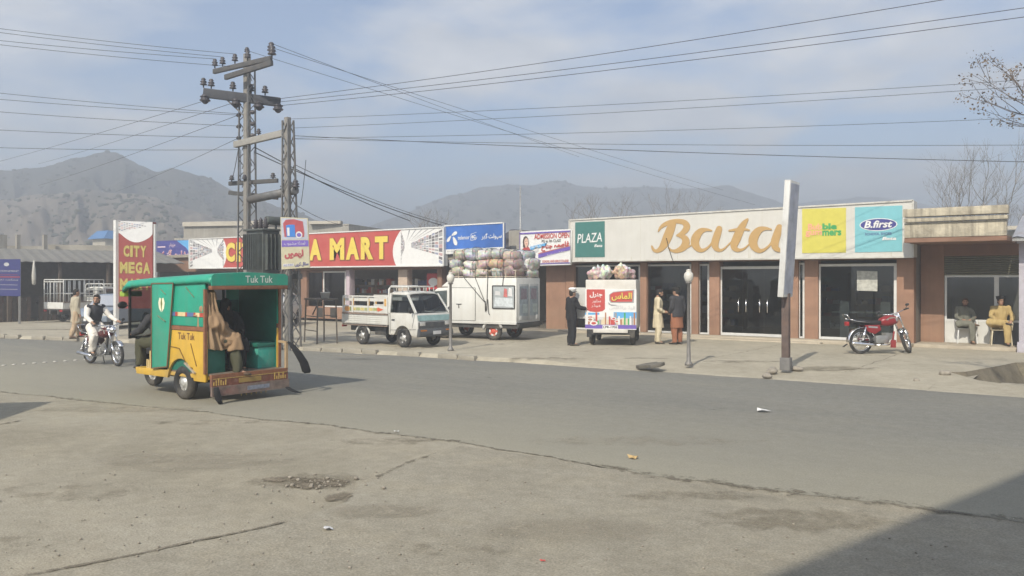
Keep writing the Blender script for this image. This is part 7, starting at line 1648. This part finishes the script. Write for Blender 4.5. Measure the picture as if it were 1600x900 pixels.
    # ---- long shirt
    if top:
        mb = MB(); torso(mb, .022)
        for s in 'LR': mb.tube([J['sh'+s], J['sh'+s].lerp(J['el'+s], .5), J['el'+s], J['el'+s].lerp(J['wr'+s], .5), J['wr'+s]], [.078,.070,.062,.056,.047], 12)
        if skirt:
            c = (J['knL']+J['knR'])*.5; p = J['pel']; hm = V((p.x*.5+c.x*.5, p.y, hem))
            mb.loft([ring(p+V((0,0,.12)), .165,.125, sd=hs), ring(p-V((0,0,.02)), .190,.140, sd=hs), ring(p.lerp(hm,.5), .205,.155, sd=hs), ring(hm, .225,.175, sd=hs)])
        else:
            for s in 'LR': hi, kn = J['hi'+s], J['kn'+s]; mb.tube([hi+V((0,0,.03)), hi.lerp(kn,.5), hi.lerp(kn,.92)], [.125,.118,.105], 12)
            mb.loft([ring(J['pel']-V((0,0,.08)), .16,.12, sd=hs), ring(J['pel']+V((0,0,.1)), .17,.125, sd=hs)])
            mb.tube([J['hiL'].lerp(J['knL'],.35), J['hiR'].lerp(J['knR'],.35)], .10, 10)
        fuse(mb, 'long_shirt', top, root, .014, 3, .006 if vest else .026, None, 13)
    if collar:
        mb = MB(); mb.torus((0,0,0), .062, .014, 'z', 18, 6); mb.v = [tuple(J['nek']+upv*.018+V(p)) for p in mb.v]; mb.build('collar', collar, root)
    if vest:
        mb = MB(); torso(mb, .046 if vestsleeve else .034, 1 if vestsleeve else .86); mb.loft([ring(J['pel']-V((0,0,.07)), .218,.170, sd=hs), ring(J['pel']+V((0,0,.06)), .208,.162, sd=hs), ring(J['wai'], .195,.152)])
        if vestsleeve:
            for s in 'LR': mb.tube([J['sh'+s], J['sh'+s].lerp(J['el'+s], .5), J['el'+s], J['el'+s].lerp(J['wr'+s], .5), J['wr'+s].lerp(J['el'+s], .05)], [.092,.084,.076,.070,.062], 12)
        fuse(mb, 'coat' if vestsleeve else 'waistcoat', vest, root, .014, 3, .014, None, 9)
    if shawl:
        mb = MB(); torso(mb, .06)
        for s in 'LR': mb.tube([J['sh'+s], J['sh'+s].lerp(J['el'+s], .5), J['el'+s], J['el'+s].lerp(J['wr'+s], .55)], [.12,.125,.12,.09], 12)
        mb.loft([ring(J['pel']-V((0,0,.10)), .25,.20), ring(J['pel']+V((0,0,.15)), .24,.19), ring(J['che'], .22,.17)])
        for s in 'LR': hi, kn = J['hi'+s], J['kn'+s]; mb.tube([hi+V((0,0,.05)), hi.lerp(kn,.5)+V((0,0,.03)), kn+V((0,0,.0)), kn.lerp(J['an'+s],.35)], [.15,.15,.135,.12], 12)
        fuse(mb, 'shawl', shawl, root, .016, 2, .055, None, 11)
    if shoes:
        for s in 'LR':
            mb = MB(); a, t = J['an'+s], J['to'+s]; dr_ = (t-a); dr_.z = 0; dr_ = dr_.normalized(); sd = V((-dr_.y, dr_.x, 0)); b0 = V((a.x, a.y, min(t.z, a.z)-.03)) if abs(t.z-a.z) < .12 else None
            if b0 is None: mb.tube([a-V((0,0,.02)), a.lerp(t,.55), t+(t-a)*.15], [.050,.046,.034], 10)
            else: mb.loft([[b0+dr_*x+sd*w*math.cos(q)+V((0,0,z*.5+z*.5*math.sin(q))) for q in [2*math.pi*j/12 for j in range(12)]] for x, w, z in ((-.075,.02,.05),(-.055,.040,.085),(.0,.042,.095),(.06,.046,.075),(.13,.048,.06),(.19,.036,.05),(.215,.012,.035))])
            mb.build('shoe', shoes, root)
    if hair:
        mb = MB(); mb.ell(hp(-.022,0,.040), .098,.083,.098, 18, 10, 0, Rh); mb.ell(hp(-.055,0,-.01), .058,.072,.085, 14, 8, 0, Rh); mb.ell(hp(.02,0,.098), .07,.062,.035, 12, 8, 0, Rh); fuse(mb, 'hair', hairm or M_hair, root, .0095, 2, .006, None, 40)
    if beard:
        mb = MB(); mb.ell(hp(.045,0,-.088), .048,.052,.040, 14, 8, 0, Rh); mb.ell(hp(.0,.058,-.055), .040,.020,.05, 10, 6, 0, Rh); mb.ell(hp(.0,-.058,-.055), .040,.020,.05, 10, 6, 0, Rh); mb.ell(hp(.092,0,-.048), .012,.034,.007, 10, 6, 0, Rh); fuse(mb, 'beard', hairm or M_hair, root, .0085, 1, .005, None, 40)
    if cap == 'peaked':
        Mh = Matrix.Translation(hp(-.005,0,.075)) @ M4; mb = MB(); mb.lathe([(.092,-.02),(.095,.03),(.125,.055),(.128,.075),(.10,.10),(.04,.11),(.001,.112)], 20, 0, Mh); mb.build('cap', mat('cap_white', (.74,.74,.73), .6), root)
        mb = MB(); mb.loft([[Mh @ V((.07+.075*q[0], q[1]*.075, -.005-.03*q[0]+dz)) for q in ((0,-1),(.6,-.85),(1,-.4),(1,.4),(.6,.85),(0,1))] for dz in (0, .008)]); mb.build('cap_peak', M_blk, root)
    if cap == 'pakol':
        Mh = Matrix.Translation(hp(-.01,0,.085)) @ M4; mb = MB(); mb.lathe([(.100,-.025),(.115,.0),(.108,.03),(.125,.04),(.118,.055),(.04,.065),(.001,.066)], 20, 0, Mh); mb.build('cap', mat('cap_dark', (.03,.028,.026), .9), root)
    if cap == 'hood':
        mb = MB(); mb.ell(hp(-.02,0,.02), .125,.11,.135, 18, 10, 0, Rh); mb.tube([hp(-.02,0,-.02), J['nek']-upv*.05, J['che']], [.11,.15,.24], 16); fuse(mb, 'head_veil', shawl or top, root, .014, 3, .015, None, 9)
    return root
def cl(n, c, **k): return mat('cloth_'+n, c, k.pop('rough', .9), var=k.pop('var', .10), scale=5, bump=.15, spec=.2, **k)
K_cream = cl('cream', (.60,.53,.38)); K_white = cl('white', (.66,.62,.56)); K_black = cl('black', (.022,.022,.024)); K_dk = cl('charcoal', (.045,.045,.05)); K_rust = cl('rust', (.27,.115,.065)); K_tan = cl('tan', (.40,.30,.20)); K_grey = cl('grey_green', (.17,.17,.14)); K_must = cl('mustard', (.44,.33,.15)); K_khaki = cl('khaki', (.38,.34,.26)); K_olive = cl('olive', (.07,.07,.045)); K_camel = cl('camel', (.30,.20,.12)); K_shoe = mat('shoe_black', (.025,.022,.02), .5, dirt=DUST, dirtamt=.3); K_sand = mat('sandal_brown', (.10,.065,.04), .7)
def face_to(dX, dD): return ang(dX, dD)
def at_(px, py, z=.1): g = G(px, py, z); return (g.x, g.y, z)
# traffic policeman reaching towards the printed van
figure('policeman in black uniform and white cap reaching his hand towards the advertisement van', at_(893, 540), face_to(.95, .3), dict(shR=(.02,-.185,1.38), elR=(.16,-.22,1.16), wrR=(.40,-.16,1.12), haR=(.48,-.15,1.13), elL=(-.04,.23,1.11), wrL=(.06,.20,.90), haL=(.09,.19,.83), hed=(.04,0,1.58)), look=.1, top=K_black, legs=K_black, hem=.78, shoes=K_shoe, hair=True, cap='peaked', vest=K_black, vestsleeve=True, legw=.92, scale=1.0)
# the two men talking
figure('man in long cream shalwar kameez talking to another man before shoe shop', at_(1028, 537), face_to(.85, -.1), dict(elL=(.02,.23,1.12), wrL=(.20,.12,1.0), haL=(.27,.08,1.0), elR=(.0,-.24,1.12), wrR=(.18,-.16,.98), haR=(.25,-.12,.98), hed=(.06,0,1.575)), look=0, nod=.25, top=K_cream, legs=K_cream, hem=.50, shoes=K_shoe, legw=1.05, scale=1.0, beard=True, collar=K_cream)
figure('man in black waistcoat over rust brown shalwar kameez talking beside lamp post', at_(1058, 538), face_to(-.55, .75), dict(elL=(.0,.24,1.12), wrL=(.12,.18,.95), haL=(.18,.14,.93), elR=(-.03,-.25,1.12), wrR=(.02,-.25,.90), haR=(.05,-.24,.83), hed=(.05,.0,1.585)), look=.2, nod=.15, top=K_rust, legs=K_rust, hem=.50, vest=K_dk, vestsleeve=True, shoes=K_shoe, legw=1.0, scale=1.02, cap='pakol')
# pedestrian on the left kerb
figure('man in sand coloured shalwar kameez walking along the left kerb', at_(118, 529), face_to(.7, .7), dict(knL=(.10,.10,.48), anL=(.14,.11,.09), toL=(.30,.13,.04), knR=(-.04,-.1,.48), anR=(-.16,-.11,.12), toR=(-.02,-.13,.03), elL=(-.06,.23,1.12), wrL=(-.02,.24,.88), haL=(0,.24,.81)), top=K_khaki, legs=K_tan, hem=.55, shoes=K_sand, scale=.98)
# seated men and their chairs
def chair(label, px, py, rz, m):
    g = G(px, py, PLZ); r = thing('plastic_chair', label, 'chair', (g.x, g.y, PLZ), rz, 'plastic chairs outside the corner shop')
    mb = MB(); mb.loft([[(x, y, z) for x, y, z in ((-.22,-.22,.40),(.24,-.25,.43),(.24,.25,.43),(-.22,.22,.40))], [(x, y, z) for x, y, z in ((-.22,-.22,.425),(.25,-.25,.455),(.25,.25,.455),(-.22,.22,.425))]], smooth=False); mb.build('seat', m, r, bevel=.008)
    mb = MB(); n_ = 7
    for i in range(n_): y = -.21+.42*i/(n_-1); mb.bar((-.22-.02*math.cos(y*6), y, .43), (-.34, y*1.05, .86), .042, .014)
    mb.tube([(-.24,-.235,.43),(-.35,-.245,.84),(-.37,-.15,.89),(-.37,.15,.89),(-.35,.245,.84),(-.24,.235,.43)], .022, 8); mb.build('backrest', m, r)
    for s in (1,-1):
        mb = MB(); mb.tube([(-.30,s*.25,.66),(.05,s*.275,.66),(.22,s*.265,.64),(.24,s*.26,.44)], [.022,.026,.026,.02], 8); mb.build('armrest', m, r)
        for x in (-.22,.23): mb = MB(); mb.bar((x, s*.225, .42), (x+(.05 if x > 0 else -.07), s*.26, 0), .05, .035); mb.build('leg', m, r, bevel=.006)
    return r
SIT = dict(pel=(-.10,0,.53), wai=(-.13,0,.68), che=(-.13,0,.90), nek=(-.12,0,1.07), hed=(-.08,0,1.22), shL=(-.12,.185,1.02), shR=(-.12,-.185,1.02), hiL=(-.06,.095,.53), hiR=(-.06,-.095,.53),
           knL=(.36,.13,.54), anL=(.32,.13,.09), toL=(.48,.16,.03), knR=(.36,-.13,.54), anR=(.32,-.13,.09), toR=(.48,-.16,.03),
           elL=(-.02,.25,.77), wrL=(.20,.10,.70), haL=(.27,.05,.69), elR=(-.02,-.25,.77), wrR=(.20,-.10,.70), haR=(.27,-.05,.69))
rz1 = face_to(-.35, -.94); rz2 = face_to(-.45, -.9)
M_ch1 = mat('chair_white', (.60,.61,.60), .5, dirt=(.4,.38,.33), dirtamt=.4); M_ch2 = mat('chair_cream', (.52,.46,.33), .5, dirt=(.35,.30,.22), dirtamt=.4)
chair('white plastic chair under the man in grey green clothes', 1509, 536, rz1, M_ch1); chair('cream plastic chair under the man in mustard clothes', 1564, 539, rz2, M_ch2)
g = G(1509, 536, PLZ); figure('older man in grey green shalwar kameez sitting on white chair, one ankle on knee', (g.x, g.y, PLZ), rz1, dict(SIT, knR=(.34,-.24,.60), anR=(.32,.10,.60), toR=(.38,.24,.56)), top=K_grey, legs=K_grey, skirt=False, shoes=K_sand, look=-.1, beard=True, hairm=mat('brown_red_hair', (.06,.025,.018), .7), scale=1.0, cap=None)
g = G(1564, 539, PLZ); figure('man in mustard shalwar kameez and dark cap sitting with crossed leg', (g.x, g.y, PLZ), rz2, dict(SIT, knR=(.32,-.30,.66), anR=(.34,.06,.62), toR=(.42,.20,.60), elL=(-.06,.28,.80), wrL=(.16,.24,.68), haL=(.23,.22,.66), elR=(.0,-.25,.80), wrR=(.22,-.14,.72), haR=(.29,-.10,.71)), top=K_must, legs=K_must, skirt=False, shoes=K_shoe, look=.35, scale=1.04, cap='pakol')
# rider on the far motorcycle
bpy.context.view_layer.update()
RID = dict(pel=(.16,0,.92), wai=(.17,0,1.07), che=(.21,0,1.28), nek=(.24,0,1.45), hed=(.30,0,1.60), shL=(.23,.185,1.40), shR=(.23,-.185,1.40), hiL=(.20,.10,.90), hiR=(.20,-.10,.90),
           knL=(.56,.20,.70), anL=(.42,.19,.33), toL=(.56,.21,.27), knR=(.56,-.20,.70), anR=(.42,-.19,.33), toR=(.56,-.21,.27), elL=(.38,.30,1.18), wrL=(.68,.32,1.06), haL=(.76,.33,1.055), elR=(.38,-.30,1.18), wrR=(.68,-.32,1.06), haR=(.76,-.33,1.055))
figure('bearded rider in white shalwar kameez and black waistcoat on dark motorcycle', mk2.location, mk2.rotation_euler.z, RID, look=-.75, top=K_white, legs=K_white, skirt=False, vest=K_dk, shoes=K_shoe, beard=True, grip=.8, scale=1.0)
# driver and passengers of the rickshaw
def on_rk(x, y, z, a): p = rk.matrix_world @ V((x, y, z)); return p, HD + a
DRV = dict(SIT, pel=(.0,0,.53), wai=(.0,0,.68), che=(.05,0,.90), nek=(.08,0,1.07), hed=(.13,0,1.22), shL=(.07,.185,1.02), shR=(.07,-.185,1.02), hiL=(.03,.1,.53), hiR=(.03,-.1,.53), knL=(.32,.26,.56), knR=(.32,-.2,.56), anL=(.26,.27,.14), anR=(.26,-.2,.14), toL=(.38,.28,.08), toR=(.38,-.2,.08), elL=(.22,.30,.80), wrL=(.44,.34,.72), haL=(.52,.34,.72), elR=(.22,-.28,.80), wrR=(.44,-.34,.72), haR=(.52,-.34,.72))
p, a = on_rk(1.50, .26, .36, 0); figure('rickshaw driver in dark olive clothes sitting behind the narrow windscreen', p, a, DRV, top=K_olive, legs=K_olive, skirt=False, vest=K_dk, vestsleeve=True, shoes=K_shoe, look=.2, grip=.8, cap='pakol', scale=.98)
PSG = dict(SIT, knL=(.30,.12,.52), knR=(.30,-.10,.52), anL=(.28,.12,.05), anR=(.28,-.1,.05), toL=(.42,.13,.0), toR=(.42,-.1,.0), elL=(-.0,.24,.78), elR=(-.0,-.24,.78), wrL=(.22,.12,.62), haL=(.30,.1,.58), wrR=(.22,-.12,.62), haR=(.30,-.1,.58))
PSGT = dict(PSG, knR=(.10,.34,.50), anR=(.06,.36,.0), toR=(.12,.48,-.06)) 
p, a = on_rk(-.56, .42, .50, R(-122)); figure('rickshaw passenger wrapped in a camel brown shawl at the open rear left corner', p, a, dict(PSG, wrL=(.30,.06,.60), haL=(.38,.04,.55), anR=(.34,-.16,.02), toR=(.48,-.18,-.03)), top=K_camel, legs=K_olive, skirt=False, shawl=K_camel, cap='hood', hair=False, shoes=K_sand, look=.2, scale=1.06)
p, a = on_rk(-.28, -.02, .50, R(178)); figure('rickshaw passenger in black veil sitting in the middle of the open rear', p, a, dict(PSG), top=K_black, legs=K_black, skirt=False, shawl=K_black, cap='hood', shoes=K_shoe, hair=False, scale=.92)

grow_skins()
